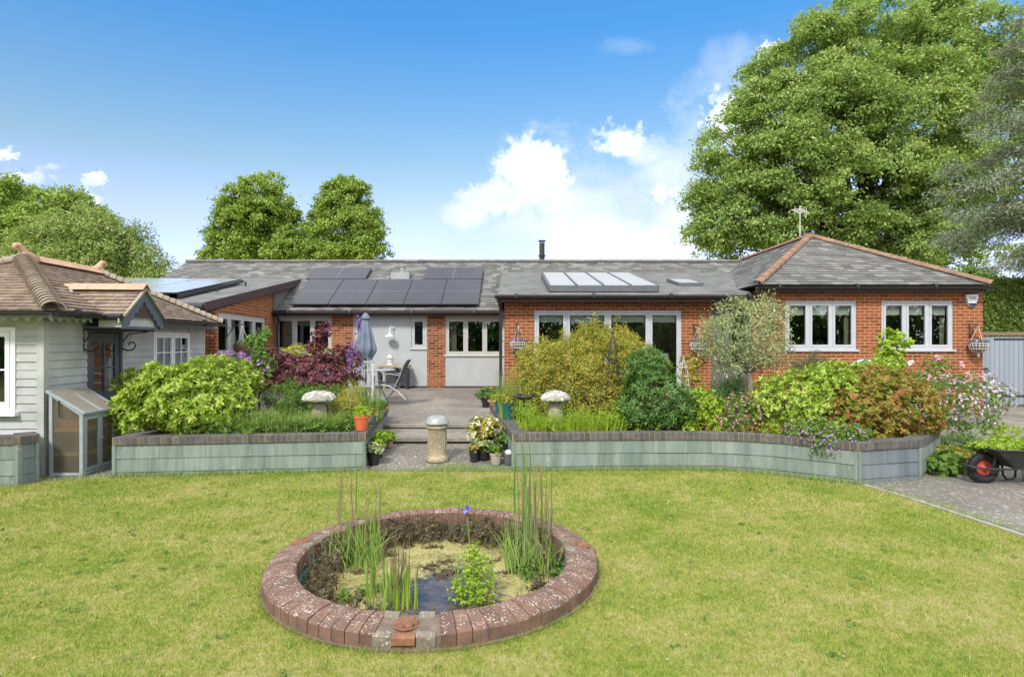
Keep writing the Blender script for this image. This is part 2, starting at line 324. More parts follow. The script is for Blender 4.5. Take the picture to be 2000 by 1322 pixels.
mat['ink'] = G('print_ink', (.05, .05, .06), (.05, .05, .06), 5, .6)
g_ = lambda *c: tuple(c)
mat['l_pieris'] = leafmat('bright_green_leaf', [(.12, .22, .015), (.27, .40, .03), (.44, .56, .07), (.60, .66, .18)])
mat['l_mid'] = leafmat('mid_green_leaf', [(.07, .15, .02), (.14, .255, .04), (.24, .36, .07)])
mat['l_lime'] = leafmat('lime_leaf', [(.17, .30, .015), (.33, .48, .03), (.48, .60, .06)])
mat['l_dark'] = leafmat('dark_green_leaf', [(.05, .12, .02), (.09, .20, .04), (.16, .29, .07), (.27, .38, .14)])
mat['l_gold'] = leafmat('golden_leaf', [(.16, .22, .03), (.34, .36, .05), (.56, .42, .07), (.52, .50, .11)], big=3)
mat['l_acer'] = leafmat('crimson_leaf', [(.07, .03, .045), (.14, .045, .06), (.26, .06, .06), (.24, .14, .16)], trans=.15, big=2)
mat['l_red'] = leafmat('red_tipped_leaf', [(.11, .18, .02), (.24, .32, .035), (.44, .22, .06), (.50, .13, .06)], big=3)
mat['l_olive'] = leafmat('olive_leaf', [(.19, .24, .08), (.32, .38, .15), (.45, .50, .23), (.57, .59, .28)], trans=.15)
mat['l_maple'] = leafmat('tree_leaf', [(.15, .255, .06), (.25, .37, .085), (.36, .48, .13), (.54, .58, .19)], trans=.42, big=.35)
mat['l_ash'] = leafmat('fresh_tree_leaf', [(.16, .26, .04), (.27, .38, .06), (.40, .50, .10)], big=.3)
mat['l_wil'] = leafmat('willow_leaf', [(.19, .26, .06), (.31, .39, .10), (.43, .50, .17)], big=.3)
mat['l_fir'] = leafmat('grey_green_needle', [(.15, .20, .10), (.25, .30, .17), (.36, .40, .25)], trans=.1, big=.5)
mat['l_hedge'] = leafmat('hedge_leaf', [(.07, .13, .02), (.14, .21, .035), (.24, .31, .06)])
mat['l_grass'] = leafmat('grass_leaf', [(.14, .24, .04), (.26, .37, .08), (.42, .50, .16)])
mat['l_straw'] = leafmat('straw_stem', [(.16, .10, .05), (.28, .20, .11), (.40, .33, .2)], trans=.1)
mat['l_reed'] = leafmat('reed_leaf', [(.13, .25, .03), (.22, .36, .06), (.34, .46, .09)])
mat['l_brown'] = leafmat('brown_weed', [(.07, .045, .03), (.14, .095, .055), (.18, .18, .07)], trans=.1)
mat['l_fennel'] = leafmat('fennel_leaf', [(.06, .09, .035), (.11, .14, .06), (.16, .18, .08)], trans=.1)
mat['f_white'] = leafmat('white_petal', [(.60, .60, .52), (.80, .80, .74)], trans=.1)
mat['f_cream'] = leafmat('cream_petal', [(.60, .56, .32), (.78, .74, .55)], trans=.1)
mat['f_pink'] = leafmat('pink_petal', [(.62, .22, .32), (.80, .45, .50), (.80, .30, .28)], trans=.1)
mat['f_lilac'] = leafmat('lilac_petal', [(.42, .26, .38), (.62, .46, .52), (.70, .58, .60)], trans=.1)
mat['f_purple'] = leafmat('purple_petal', [(.14, .05, .30), (.26, .10, .42), (.40, .24, .55)], trans=.1)
mat['f_mauve'] = leafmat('mauve_petal', [(.36, .16, .40), (.56, .32, .58)], trans=.1)
mat['f_blue'] = leafmat('blue_petal', [(.10, .10, .55), (.22, .22, .72)], trans=.1)
mat['f_redpink'] = leafmat('red_pink_petal', [(.40, .10, .11), (.55, .22, .20), (.66, .50, .48)], trans=.1)
# ---------------------------------------------------------------- object helpers
ROOT = {}
def wloc(p):
    while p is not None and p.parent is not None: p = p.parent
    return ROOT.get(p.name, Vector((0, 0, 0))) if p is not None else Vector((0, 0, 0))
def tag(o, label=None, cat=None, group=None, kind=None):
    if label: o['label'] = label
    if cat: o['category'] = cat
    if group: o['group'] = group
    if kind: o['kind'] = kind
    return o
def thing(name, loc, label, cat, group=None):
    o = bpy.data.objects.new(name, None); COL.objects.link(o); o.location = loc; o.empty_display_size = .1
    ROOT[o.name] = Vector(loc); return tag(o, label, cat, group)
def link(name, me, m, parent, smooth):
    me.materials.append(m)
    if smooth: me.polygons.foreach_set('use_smooth', [True]*len(me.polygons))
    o = bpy.data.objects.new(name, me); COL.objects.link(o); o.parent = parent; return o
class Fr:
    """frame on the ground: origin (x, y, z) and heading; call with (along, inward, up)"""
    def __init__(s, o=(0, 0, 0), a=0): s.o, s.c, s.s = o, math.cos(a), math.sin(a)
    def __call__(s, x, y, z): return (s.o[0]+x*s.c-y*s.s, s.o[1]+x*s.s+y*s.c, s.o[2]+z)
ID = Fr()
class MB:
    def __init__(s, f=ID): s.v, s.f, s.fr = [], [], f
    def add(s, vs, fs):
        b = len(s.v); s.v += [s.fr(*p) for p in vs]; s.f += [tuple(b+i for i in f) for f in fs]; return s
    def box(s, x0, x1, y0, y1, z0, z1):
        return s.add([(x0, y0, z0), (x1, y0, z0), (x1, y1, z0), (x0, y1, z0), (x0, y0, z1), (x1, y0, z1), (x1, y1, z1), (x0, y1, z1)],
                     [(0, 3, 2, 1), (4, 5, 6, 7), (0, 1, 5, 4), (1, 2, 6, 5), (2, 3, 7, 6), (3, 0, 4, 7)])
    def obox(s, a, b, w, h, up=(0, 0, 1)):
        """bar from a to b, w wide, h high"""
        a, b, up = Vector(a), Vector(b), Vector(up); d = (b-a).normalized()
        if abs(d.dot(up)) > .98: up = Vector((0, 1, 0))
        sd_ = d.cross(up).normalized(); u = sd_.cross(d)
        vs = [p + sd_*(i*w/2) + u*(j*h/2) for p in (a, b) for i, j in ((-1, -1), (1, -1), (1, 1), (-1, 1))]
        return s.add([tuple(v) for v in vs], [(0, 1, 2, 3), (7, 6, 5, 4), (0, 4, 5, 1), (1, 5, 6, 2), (2, 6, 7, 3), (3, 7, 4, 0)])
    def prism(s, poly, z0, z1):
        n = len(poly)
        return s.add([(x, y, z0) for x, y in poly]+[(x, y, z1) for x, y in poly],
                     [tuple(range(n))[::-1], tuple(range(n, 2*n))] + [(i, (i+1) % n, n+(i+1) % n, n+i) for i in range(n)])
    def plate(s, pts, t):
        """closed polygon pts (3D), thickened by the vector t"""
        n = len(pts); t = Vector(t)
        return s.add([tuple(p) for p in pts]+[tuple(Vector(p)+t) for p in pts],
                     [tuple(range(n))[::-1], tuple(range(n, 2*n))] + [(i, (i+1) % n, n+(i+1) % n, n+i) for i in range(n)])
    def tube(s, path, r, n=8, cap=True):
        path = [Vector(p) for p in path]; m = len(path)
        rs = r if hasattr(r, '__len__') else [r]*m
        vs, fs = [], []; prev = None
        for i, p in enumerate(path):
            d = (path[min(i+1, m-1)]-path[max(i-1, 0)]).normalized()
            a = (Vector((0, 0, 1)) if abs(d.z) < .9 else Vector((1, 0, 0))) if prev is None else prev
            a = (a - d*a.dot(d)).normalized(); prev = a; b = d.cross(a)
            vs += [tuple(p + (a*math.cos(2*PI*k/n)+b*math.sin(2*PI*k/n))*rs[i]) for k in range(n)]
        for i in range(m-1):
            fs += [(i*n+k, i*n+(k+1) % n, (i+1)*n+(k+1) % n, (i+1)*n+k) for k in range(n)]
        if cap: fs += [tuple(range(n))[::-1], tuple(range((m-1)*n, m*n))]
        return s.add(vs, fs)
    def lathe(s, prof, c=(0, 0, 0), n=24, jit=0, seed=0):
        rnd = random.Random(seed); vs, fs = [], []; m = len(prof)
        for (r, z) in prof:
            for k in range(n):
                j = 1 + jit*(rnd.random()-.5)
                vs.append((c[0]+r*j*math.cos(2*PI*k/n), c[1]+r*j*math.sin(2*PI*k/n), c[2]+z))
        for i in range(m-1): fs += [(i*n+k, i*n+(k+1) % n, (i+1)*n+(k+1) % n, (i+1)*n+k) for k in range(n)]
        fs += [tuple(range(n))[::-1], tuple(range((m-1)*n, m*n))]
        return s.add(vs, fs)
    def ball(s, c, r, n=10, m=7):
        rr = r if hasattr(r, '__len__') else (r, r, r)
        vs, fs = [], []
        for i in range(m+1):
            t = PI*i/m
            for k in range(n): vs.append((c[0]+rr[0]*max(math.sin(t), .01)*math.cos(2*PI*k/n), c[1]+rr[1]*max(math.sin(t), .01)*math.sin(2*PI*k/n), c[2]-rr[2]*math.cos(t)))
        for i in range(m): fs += [(i*n+k, i*n+(k+1) % n, (i+1)*n+(k+1) % n, (i+1)*n+k) for k in range(n)]
        return s.add(vs, fs)
    def build(s, name, m, parent=None, smooth=False, bevel=0, uv=True, loc=None):
        me = bpy.data.meshes.new(name)
        off = wloc(parent) if parent is not None else Vector(loc or (0, 0, 0))
        me.from_pydata([tuple(Vector(v)-off) for v in s.v], [], s.f); me.update()
        if uv:
            ul = me.uv_layers.new(name='UVMap').data
            for p in me.polygons:
                nx, ny, nz = p.normal
                if abs(nz) > .97: a, b = Vector((1, 0, 0)), Vector((0, 1, 0))
                else:
                    a = Vector((-ny, nx, 0)).normalized(); b = Vector(p.normal).cross(a); 
                    if b.z < 0: b = -b
                for li in p.loop_indices:
                    q = Vector(s.v[me.loops[li].vertex_index]); ul[li].uv = (q.dot(a), q.dot(b))
        o = link(name, me, m, parent, smooth)
        if parent is None: o.location = off; ROOT[o.name] = off
        if bevel:
            bm = o.modifiers.new('bevel', 'BEVEL'); bm.width = bevel; bm.segments = 2; bm.limit_method = 'ANGLE'; bm.angle_limit = R(40)
        return o
def struct(mb, name, m, **k): return tag(mb.build(name, m, **k), kind='structure')
def npmesh(name, V, F, m, parent=None, loc=None, smooth=False):
    """V (n,3), F (k,3 or 4)"""
    off = np.array(wloc(parent) if parent is not None else (loc or (0, 0, 0)), dtype=np.float64)
    V = V - off
    me = bpy.data.meshes.new(name); k = F.shape[1]
    me.vertices.add(len(V)); me.vertices.foreach_set('co', V.astype(np.float32).ravel())
    me.loops.add(F.size); me.loops.foreach_set('vertex_index', F.astype(np.int32).ravel())
    me.polygons.add(len(F)); me.polygons.foreach_set('loop_start', np.arange(0, F.size, k, dtype=np.int32))
    me.update(calc_edges=True); me.validate()
    o = link(name, me, m, parent, smooth)
    if parent is None: o.location = tuple(off); ROOT[o.name] = Vector(tuple(off))
    return o
# ---------------------------------------------------------------- foliage helpers
def nrm(a): return a/np.maximum(np.linalg.norm(a, axis=-1, keepdims=True), 1e-9)
def leaves(P, D, U, L, W, fold=.18):
    n = len(P); L = np.broadcast_to(L, n)[:, None]; W = np.broadcast_to(W, n)[:, None]
    S = nrm(np.cross(D, U)); U2 = np.cross(S, D)
    mid = P + D*L*.5
    V = np.stack([P, mid + S*W*.5 + U2*W*fold, P + D*L - U2*L*.12, mid - S*W*.5 + U2*W*fold], 1)
    return V.reshape(-1, 3)
def qf(n): return np.arange(4*n).reshape(-1, 4)
BUMP = .19
def sample_lobes(rng, lobes, n, inner=.35, zmin=None, keep=.78, bump=None):
    bump = BUMP if bump is None else bump
    lb = np.array(lobes, float); w = (lb[:, 3]*lb[:, 4]+lb[:, 4]*lb[:, 5]+lb[:, 3]*lb[:, 5]); w /= w.sum()
    Cs, Ns = [], []; got = 0
    while got < n:
        k = rng.choice(len(lb), n*2, p=w); d = nrm(rng.normal(size=(n*2, 3)))
        r = 1 - inner*rng.random((n*2, 1))**1.6
        fr_ = 2.2; ph = k[:, None]*1.7
        r = r*(1 + bump*(np.sin(d[:, :1]*5.1*fr_*.5+ph)*np.sin(d[:, 1:2]*4.3*fr_*.5+ph*2)+np.sin(d[:, 2:3]*7.7+ph*3)*np.sin(d[:, :1]*9.1+ph)*.7))
        C = lb[k, :3] + d*r*lb[k, 3:]
        N = nrm(d/lb[k, 3:])
        ok = np.ones(len(C), bool)
        for j in range(len(lb)):
            q = np.linalg.norm((C-lb[j, :3])/lb[j, 3:], axis=1); ok &= ~((q < keep) & (k != j))
        if zmin is not None: ok &= C[:, 2] > zmin
        Cs.append(C[ok]); Ns.append(N[ok]); got += ok.sum()
        if ok.sum() == 0: break
    return np.concatenate(Cs)[:n], np.concatenate(Ns)[:n]
def cloud(seed, lobes, nc, per, sig, L, W, inner=.35, zmin=None, up=.5, keep=.78, flat=.7):
    rng = np.random.default_rng(seed); C, N = sample_lobes(rng, lobes, nc, inner, zmin, keep)
    n = len(C)*per
    P = np.repeat(C, per, 0) + rng.normal(size=(n, 3))*sig*np.array([1, 1, flat]); NN = np.repeat(N, per, 0)
    D = nrm(NN*.5 + rng.normal(size=(n, 3))*.6 + np.array([0, 0, -.05]))
    U = nrm(NN*.4 + np.array([0, 0, up]) + rng.normal(size=(n, 3))*.35)
    s = .7 + .6*rng.random(n)
    if zmin is not None: P[:, 2] = np.maximum(P[:, 2], zmin)
    return leaves(P, D, U, L*s, W*s)
def tree_cloud(seed, lobes, n1, R1, nsub, per, sig, L, W, inner=.5, up=.5, zmin=None):
    """crown in three steps: boughs on the lobes, leaf clumps over each bough, leaves in each clump"""
    rng = np.random.default_rng(seed); C, N = sample_lobes(rng, lobes, n1, inner, zmin, .62, .07)
    n1 = len(C); rr = R1*(.55+.8*rng.random((n1, 1)))
    d = nrm(rng.normal(size=(n1, nsub, 3))*np.array([1, 1, .75]) + N[:, None]*.5 + np.array([0, 0, .45]))
    S = (C[:, None] + d*rr[:, None]*np.array([1, 1, .85])*(.55+.45*rng.random((n1, nsub, 1)))).reshape(-1, 3); NS = d.reshape(-1, 3)
    n = len(S)*per; P = np.repeat(S, per, 0)+rng.normal(size=(n, 3))*sig*np.array([1, 1, .6]); NN = np.repeat(NS, per, 0)
    D = nrm(NN*.5 + rng.normal(size=(n, 3))*.7 + np.array([0, 0, -.25])); U = nrm(NN*.6 + np.array([0, 0, up]) + rng.normal(size=(n, 3))*.4)
    s = .6 + .7*rng.random(n); return leaves(P, D, U, L*s, W*s)
def rosettes(seed, lobes, nc, k, L, W, inner=.25, zmin=None, keep=.8, tilt=(5, 60), axup=.35):
    rng = np.random.default_rng(seed); C, N = sample_lobes(rng, lobes, nc, inner, zmin, keep)
    A = nrm(N + np.array([0, 0, axup]) + rng.normal(size=N.shape)*.3)
    T = nrm(np.cross(A, rng.normal(size=A.shape))); B = np.cross(A, T)
    ph = np.arange(k)/k*2*PI; out = []
    for i in range(k):
        a = ph[i] + rng.random(len(C))*.8; th = np.radians(tilt[0] + (tilt[1]-tilt[0])*rng.random(len(C)))
        rad = T*np.cos(a)[:, None] + B*np.sin(a)[:, None]
        D = nrm(rad*np.cos(th)[:, None] + A*np.sin(th)[:, None]); U = nrm(A - D*(A*D).sum(1)[:, None])
        s = .65 + .6*rng.random(len(C)); out.append(leaves(C, D, U, L*s, W*s))
    return np.concatenate(out)
def blades(seed, P, H, lean, W, seg=3, curve=.5, hj=.4, dirs=None):
    """curved tapering blades; one island each. returns V, F"""
    rng = np.random.default_rng(seed); n = len(P)
    a = rng.random(n)*2*PI if dirs is None else dirs
    d = np.stack([np.cos(a), np.sin(a), np.zeros(n)], 1); s = np.stack([-np.sin(a), np.cos(a), np.zeros(n)], 1)
    b = rng.random(n)*2*PI; s = np.stack([np.cos(b), np.sin(b), np.zeros(n)], 1)
    h = (H*(1-hj*rng.random(n)))[:, None]; le = (lean*rng.random(n))[:, None]
    rows = []
    for i in range(seg+1):
        t = i/seg; c = P + d*h*(le*(t*(1-curve)+curve*t*t)) + np.array([0, 0, 1.])*h*(t - .35*le*t*t*curve)
        w = W*(1-t**1.5*.92)
        rows.append(np.stack([c - s*w/2, c + s*w/2], 1))
    V = np.stack(rows, 1).reshape(n, -1, 3); m = (seg+1)*2
    F = np.array([[2*i, 2*i+1, 2*i+3, 2*i+2] for i in range(seg)])
    return V.reshape(-1, 3), (F[None]+np.arange(n)[:, None, None]*m).reshape(-1, 4)
def discpts(seed, n, cx, cy, z, rx, ry):
    rng = np.random.default_rng(seed); a = rng.random(n)*2*PI; r = np.sqrt(rng.random(n))
    return np.stack([cx+rx*r*np.cos(a), cy+ry*r*np.sin(a), np.full(n, z)], 1)
def limbs(seed, base, lobes, r0, n, top=None):
    """trunk with tapered limbs reaching into the crown"""
    rng = random.Random(seed); mb = MB(); base = Vector(base)
    cz = sum(l[2] for l in lobes)/len(lobes); cx = sum(l[0] for l in lobes)/len(lobes); cy = sum(l[1] for l in lobes)/len(lobes)
    low = min(l[2]-l[5] for l in lobes)
    top = Vector(top or (cx, cy, cz)); fork = base.lerp(top, .35 if low > base.z+.3 else .2)
    pts = [base.lerp(top, t) + Vector((rng.uniform(-1, 1), rng.uniform(-1, 1), 0))*r0*(.5 if 0 < t < 1 else 0) for t in (0, .15, .35, .6, .8, 1)]
    mb.tube(pts, [r0*1.25, r0, r0*.85, r0*.6, r0*.4, r0*.15], 9)
    for i in range(n):
        l = lobes[rng.randrange(len(lobes))]
        d = Vector((rng.gauss(0, 1), rng.gauss(0, 1), rng.gauss(.2, .8))).normalized()
        e = Vector((l[0]+d.x*l[3]*.85, l[1]+d.y*l[4]*.85, l[2]+d.z*l[5]*.85))
        t = rng.uniform(.25, .85); st = base.lerp(top, t)
        if e.z < st.z: st = base.lerp(top, .3)
        m1_ = st.lerp(e, .35) + Vector((0, 0, abs(e.z-st.z)*.12)); m2_ = st.lerp(e, .7) + Vector((rng.uniform(-.1, .1), rng.uniform(-.1, .1), .1))*(e-st).length*.5
        k = r0*.42*(1-t*.5)
        mb.tube([st, m1_, m2_, e], [k, k*.7, k*.4, k*.12], 6)
    return mb
def plant(name, label, cat, base, V, m, lobes=None, trunk=None, group=None, F=None, part='foliage'):
    t = thing(name, base, label, cat, group)
    npmesh(part, V, qf(len(V)//4) if F is None else F, m, t)
    if trunk: limbs(7, base, lobes, trunk[0], trunk[1]).build('trunk' if trunk[0] > .04 else 'stem', mat[trunk[2] if len(trunk) > 2 else 'bark'], t, smooth=True, uv=False)
    return t
def flowers(t, seed, lobes, n, m, size=.025, k=5, name='flower', zmin=None, inner=.05, tilt=(0, 40)):
    V = rosettes(seed, lobes, n, k, size, size*.8, inner=inner, zmin=zmin, keep=.9, tilt=tilt); return npmesh(name, V, qf(len(V)//4), m, t)
# ---------------------------------------------------------------- roofs and boards laid in courses
def clip(poly, ax, v, keep_gt):
    out = []
    for i in range(len(poly)):
        a, b = poly[i], poly[(i+1) % len(poly)]; ia = (a[ax] >= v) == keep_gt; ib = (b[ax] >= v) == keep_gt
        if ia: out.append(a)
        if ia != ib:
            t = (v-a[ax])/(b[ax]-a[ax]); out.append((a[0]+(b[0]-a[0])*t, a[1]+(b[1]-a[1])*t))
    return out
def coursed(poly3, exposure, tw, thick, seed=0, jit=.3, e_dir=None, ragged=0.0):
    """lay tiles in courses over the convex polygon poly3 (first edge = eave)"""
    rng = random.Random(seed); P = [Vector(p) for p in poly3]
    e = (Vector(e_dir) if e_dir else (P[1]-P[0])).normalized()
    n = None
    for i in range(2, len(P)):
        c = (P[1]-P[0]).cross(P[i]-P[0])
        if c.length > 1e-6: n = c.normalized(); break
    s = n.cross(e).normalized()
    if s.z < 0: s = -s
    if n.z < -.01 : n = -n
    o = P[0]; uv = [((p-o).dot(e), (p-o).dot(s)) for p in P]
    smin, smax = min(q[1] for q in uv), max(q[1] for q in uv)
    mb = MB(); k = 0; s0 = smin
    while s0 < smax - 1e-4:
        s1 = min(s0+exposure, smax); strip = clip(clip(uv, 1, s0, True), 1, s1, False)
        if len(strip) >= 3:
            e0, e1 = min(q[0] for q in strip), max(q[0] for q in strip)
            x = e0 - (tw*.5 if k % 2 else 0)
            while x < e1:
                w = tw*(1+rng.uniform(-jit, jit)*.5) if jit > .5 else tw
                cell = clip(clip(strip, 0, x+.002, True), 0, x+w-.002, False)
                if len(cell) >= 3:
                    th = thick*(1+rng.uniform(-jit, jit)); dz = rng.uniform(-ragged, ragged)
                    vs = []
                    for (a, b) in cell:
                        h = th*(1-(b-s0)/exposure) + .002; bb = b + (dz if abs(b-s0) < 1e-6 else 0)
                        vs.append(o+e*a+s*bb+n*h)
                    base = [o+e*a+s*(b+(dz if abs(b-s0) < 1e-6 else 0))-n*.004 for (a, b) in cell]
                    m = len(cell)
                    fs = [tuple(range(m))] + [(i, (i+1) % m, m+(i+1) % m, m+i) for i in range(m)]
                    mb.add([tuple(v) for v in vs]+[tuple(v) for v in base], fs)
                x += w
        s0 = s1; k += 1
    return mb
def fixn(o):
    import bmesh
    bm = bmesh.new(); bm.from_mesh(o.data); bmesh.ops.recalc_face_normals(bm, faces=bm.faces); bm.to_mesh(o.data); bm.free(); return o
def ridge_tiles(p0, p1, r, L, m, name, parent, seed=0, bump=.012, w=1.0, seg=8):
    """half-round ridge or hip tiles from p0 (low) to p1 (high)"""
    p0, p1 = Vector(p0), Vector(p1); d = (p1-p0); n = max(1, round(d.length/L)); d.normalize()
    side = d.cross(Vector((0, 0, 1))).normalized(); up = side.cross(d).normalized()
    mb = MB(); st = (p1-p0)/n
    for i in range(n):
        a = p0+st*i; b = a+st*1.03; r0, r1 = r+bump, r
        vs = []
        for (q, rr) in ((a, r0), (b, r1)):
            for k in range(seg+1):
                t = PI*k/seg; vs.append(tuple(q+side*(math.cos(t)*rr*w)+up*(math.sin(t)*rr)))
            for k in range(seg, -1, -1):
                t = PI*k/seg; vs.append(tuple(q+side*(math.cos(t)*(rr-.014)*w)+up*(math.sin(t)*(rr-.014))))
        c = 2*(seg+1)
        fs = [(k, (k+1) % c, c+(k+1) % c, c+k) for k in range(c)]
        fs += [(k, k+1, c-2-k, c-1-k) for k in range(seg)] + [(c+k, c+c-1-k, c+c-2-k, c+k+1) for k in range(seg)]
        mb.add(vs, fs)
    return mb.build(name, m, parent, smooth=False, uv=False)
# ---------------------------------------------------------------- walls and windows
def wall(fr, s0, s1, z0, z1, th, holes=(), topfn=None):
    """wall with rectangular holes (s0, s1, z0, z1)"""
    mb = MB(fr); xs = sorted({s0, s1, *[h[0] for h in holes], *[h[1] for h in holes]}); zs = sorted({z0, z1, *[h[2] for h in holes], *[h[3] for h in holes]})
    for a, b in zip(xs, xs[1:]):
        for c, d in zip(zs, zs[1:]):
            if any(h[0] <= a+1e-6 and b <= h[1]+1e-6 and h[2] <= c+1e-6 and d <= h[3]+1e-6 for h in holes): continue
            mb.add([(a, 0, c), (b, 0, c), (b, 0, d), (a, 0, d)], [(0, 1, 2, 3)])
            mb.add([(a, th, c), (b, th, c), (b, th, d), (a, th, d)], [(3, 2, 1, 0)])
    for h in list(holes):
        a, b, c, d = h
        mb.add([(a, 0, c), (a, th, c), (a, th, d), (a, 0, d)], [(3, 2, 1, 0)]); mb.add([(b, 0, c), (b, th, c), (b, th, d), (b, 0, d)], [(0, 1, 2, 3)])
        mb.add([(a, 0, d), (b, 0, d), (b, th, d), (a, th, d)], [(0, 1, 2, 3)]); mb.add([(a, 0, c), (b, 0, c), (b, th, c), (a, th, c)], [(3, 2, 1, 0)])
    mb.add([(s0, 0, z0), (s0, th, z0), (s0, th, z1), (s0, 0, z1)], [(0, 1, 2, 3)]); mb.add([(s1, 0, z0), (s1, th, z0), (s1, th, z1), (s1, 0, z1)], [(3, 2, 1, 0)])
    mb.add([(s0, 0, z1), (s1, 0, z1), (s1, th, z1), (s0, th, z1)], [(0, 1, 2, 3)])
    return mb
def window(parent, fr, s0, s1, z0, z1, lights, m, fw=.05, cw=.045, mull=.05, dep=.0, sill=True, blind=0, bars=None, gm='glass', name='window', sillmat=None, curtain=None, wdt=.07):
    """casement window; lights = list of relative widths, each light is a sash"""
    t = sum(lights); mb = MB(fr); W = s1-s0
    y0, y1 = dep, dep+wdt
    mb.box(s0, s1, y0, y1, z1-fw, z1); mb.box(s0, s1, y0, y1, z0, z0+fw); mb.box(s0, s0+fw, y0+.001, y1, z0+fw, z1-fw); mb.box(s1-fw, s1, y0+.001, y1, z0+fw, z1-fw)
    inner = W-2*fw-mull*(len(lights)-1); x = s0+fw; panes = MB(fr); bl = MB(fr)
    for i, l in enumerate(lights):
        w = inner*l/t; a, b = x, x+w; c, d = z0+fw, z1-fw
        # sash, a little proud
        yp = y0-.008
        g = .004
        mb.box(a+g, b-g, yp, y1-.02, d-cw, d-g); mb.box(a+g, b-g, yp, y1-.02, c+g, c+cw*1.15); mb.box(a+g, a+cw, yp+.001, y1-.02, c+cw*1.15, d-cw); mb.box(b-cw, b-g, yp+.001, y1-.02, c+cw*1.15, d-cw)
        if bars:
            nx, nz = bars
            for k in range(1, nx): xx = a+cw+(b-a-2*cw)*k/nx; mb.box(xx-.010, xx+.010, yp+.004, y1-.025, c+cw, d-cw)
            for k in range(1, nz): zz = c+cw+(d-c-2*cw)*k/nz; mb.box(a+cw, b-cw, yp+.005, y1-.024, zz-.010, zz+.010)
        panes.box(a+cw-.004, b-cw+.004, y0+.02, y0+.026, c+cw-.004, d-cw+.004)
        if blind: 
            n = 14; bb = a+cw+.005, b-cw-.005
            for k in range(n):
                xa = bb[0]+(bb[1]-bb[0])*k/n; xb = bb[0]+(bb[1]-bb[0])*(k+1)/n
                bl.box(xa, xb, y1+.03+.004*math.sin(k*1.3), y1+.04, d-cw-blind*(1+.03*math.sin(k*.9+i)), d-cw+.02)
        x = b
        if i < len(lights)-1:
            mb.box(x, x+mull, y0+.001, y1, z0+fw, z1-fw); x += mull
    o = mb.build(name, m, parent, bevel=0)
    panes.build('pane', mat[gm], o, uv=False)
    if blind: bl.build('blind', mat['blind'], o, uv=False)
    if sill: MB(fr).box(s0-.05, s1+.05, y0-.07, y0+.02, z0-.045, z0+.004).build('sill', sillmat or m, o, bevel=.004)
    if curtain:
        cm = MB(fr); a, b = curtain; n = max(6, int((b-a)/.02))
        pts = [(a+(b-a)*k/n, y1+.10+.02*math.sin(k*1.7), 0) for k in range(n+1)]
        for k in range(n): cm.add([(pts[k][0], pts[k][1], z0-.1), (pts[k+1][0], pts[k+1][1], z0-.1), (pts[k+1][0], pts[k+1][1], z1), (pts[k][0], pts[k][1], z1)], [(0, 1, 2, 3)])
        cm.build('curtain', mat['curtain'], o, uv=False)
    return o
def gutter(fr, s0, s1, y, z, r=.06):
    mb = MB(fr); n = 8
    vs = []; m = 2*(n+1)
    for x in (s0, s1):
        for k in range(n+1): t = PI*k/n; vs.append((x, y+math.cos(t)*r, z-math.sin(t)*r))
        for k in range(n, -1, -1): t = PI*k/n; vs.append((x, y+math.cos(t)*(r-.006), z-math.sin(t)*(r-.006)))
    mb.add(vs, [(k, (k+1) % m, m+(k+1) % m, m+k) for k in range(m)] + [tuple(range(m))[::-1], tuple(range(m, 2*m))])
    x = s0+.5
    while x < s1-.1: mb.box(x-.02, x+.02, y-r-.012, y-r+.02, z-.05, z+.012); mb.tube([(x-.03, y, z-.004), (x+.03, y, z-.004)], r+.01, 12); x += 1.8
    return mb
# ================================================================ SETTING
PCX, PCY, PA, PB = -.610, 5.03, 1.285, 1.385       # pond centre and outer half-axes
def build_lawn():
    n = 96; radii = [0, .02, .08, .2, .5, 1, 2, 4, 8, 16, 40, 120, 600]
    V, F = [], []
    for j, r in enumerate(radii):
        for k in range(n):
            a = 2*PI*k/n; V.append((PCX+(PA-.06+r)*math.cos(a), PCY+(PB-.06+r)*math.sin(a), 0))
    for j in range(len(radii)-1):
        for k in range(n): F.append((j*n+k, (j+1)*n+k, (j+1)*n+(k+1) % n, j*n+(k+1) % n))
    mb = MB(); mb.v = V; mb.f = F
    struct(mb, 'lawn', mat['lawnbase'], uv=False)
build_lawn()
def pz(y): return .30 + .15*(y-11.34)/7.2
def kx(x0, y0, y): return x0-.108*(y-y0)
# patio (falls gently towards the garden)
mb = MB()
def slab(mb, pts, t=.12): mb.plate([Vector(p) for p in pts], (0, 0, -t))
yE = 11.34
pl, pr = kx(-2.075, 8.89, yE), kx(.054, 8.89, yE)
slab(mb, [(-7.6, 13.0, pz(13)), (-2.44, 12.2, pz(12.2)), (pl, yE, pz(yE)), (pr, yE, pz(yE)), (-.3, 12.9, pz(12.9)), (9.5, 12.9, pz(12.9)), (9.5, 14.79, pz(14.79)), (5.9, 14.79, pz(14.79)), (5.9, 18.7, pz(18.7)), (-7.6, 18.7, pz(18.7))], .045)
struct(mb, 'patio', mat['patio'])
mb = MB(); y1 = 10.23
mb.plate([(kx(-2.09, 8.89, y1), y1, .23), (kx(.07, 8.89, y1), y1, .23), (kx(.07, 8.89, yE-.01), yE-.01, .235), (kx(-2.09, 8.89, yE-.01), yE-.01, .235)], (0, 0, -.05))
struct(mb, 'garden_step', mat['patio'])
mb = MB(); mb.box(kx(-2.09, 8.89, y1)+.01, kx(.07, 8.89, y1)-.01, y1+.03, y1+.12, .05, .178); mb.box(pl+.02, pr-.02, yE+.03, yE+.12, .14, .258)
struct(mb, 'step_riser', mat['riser'])
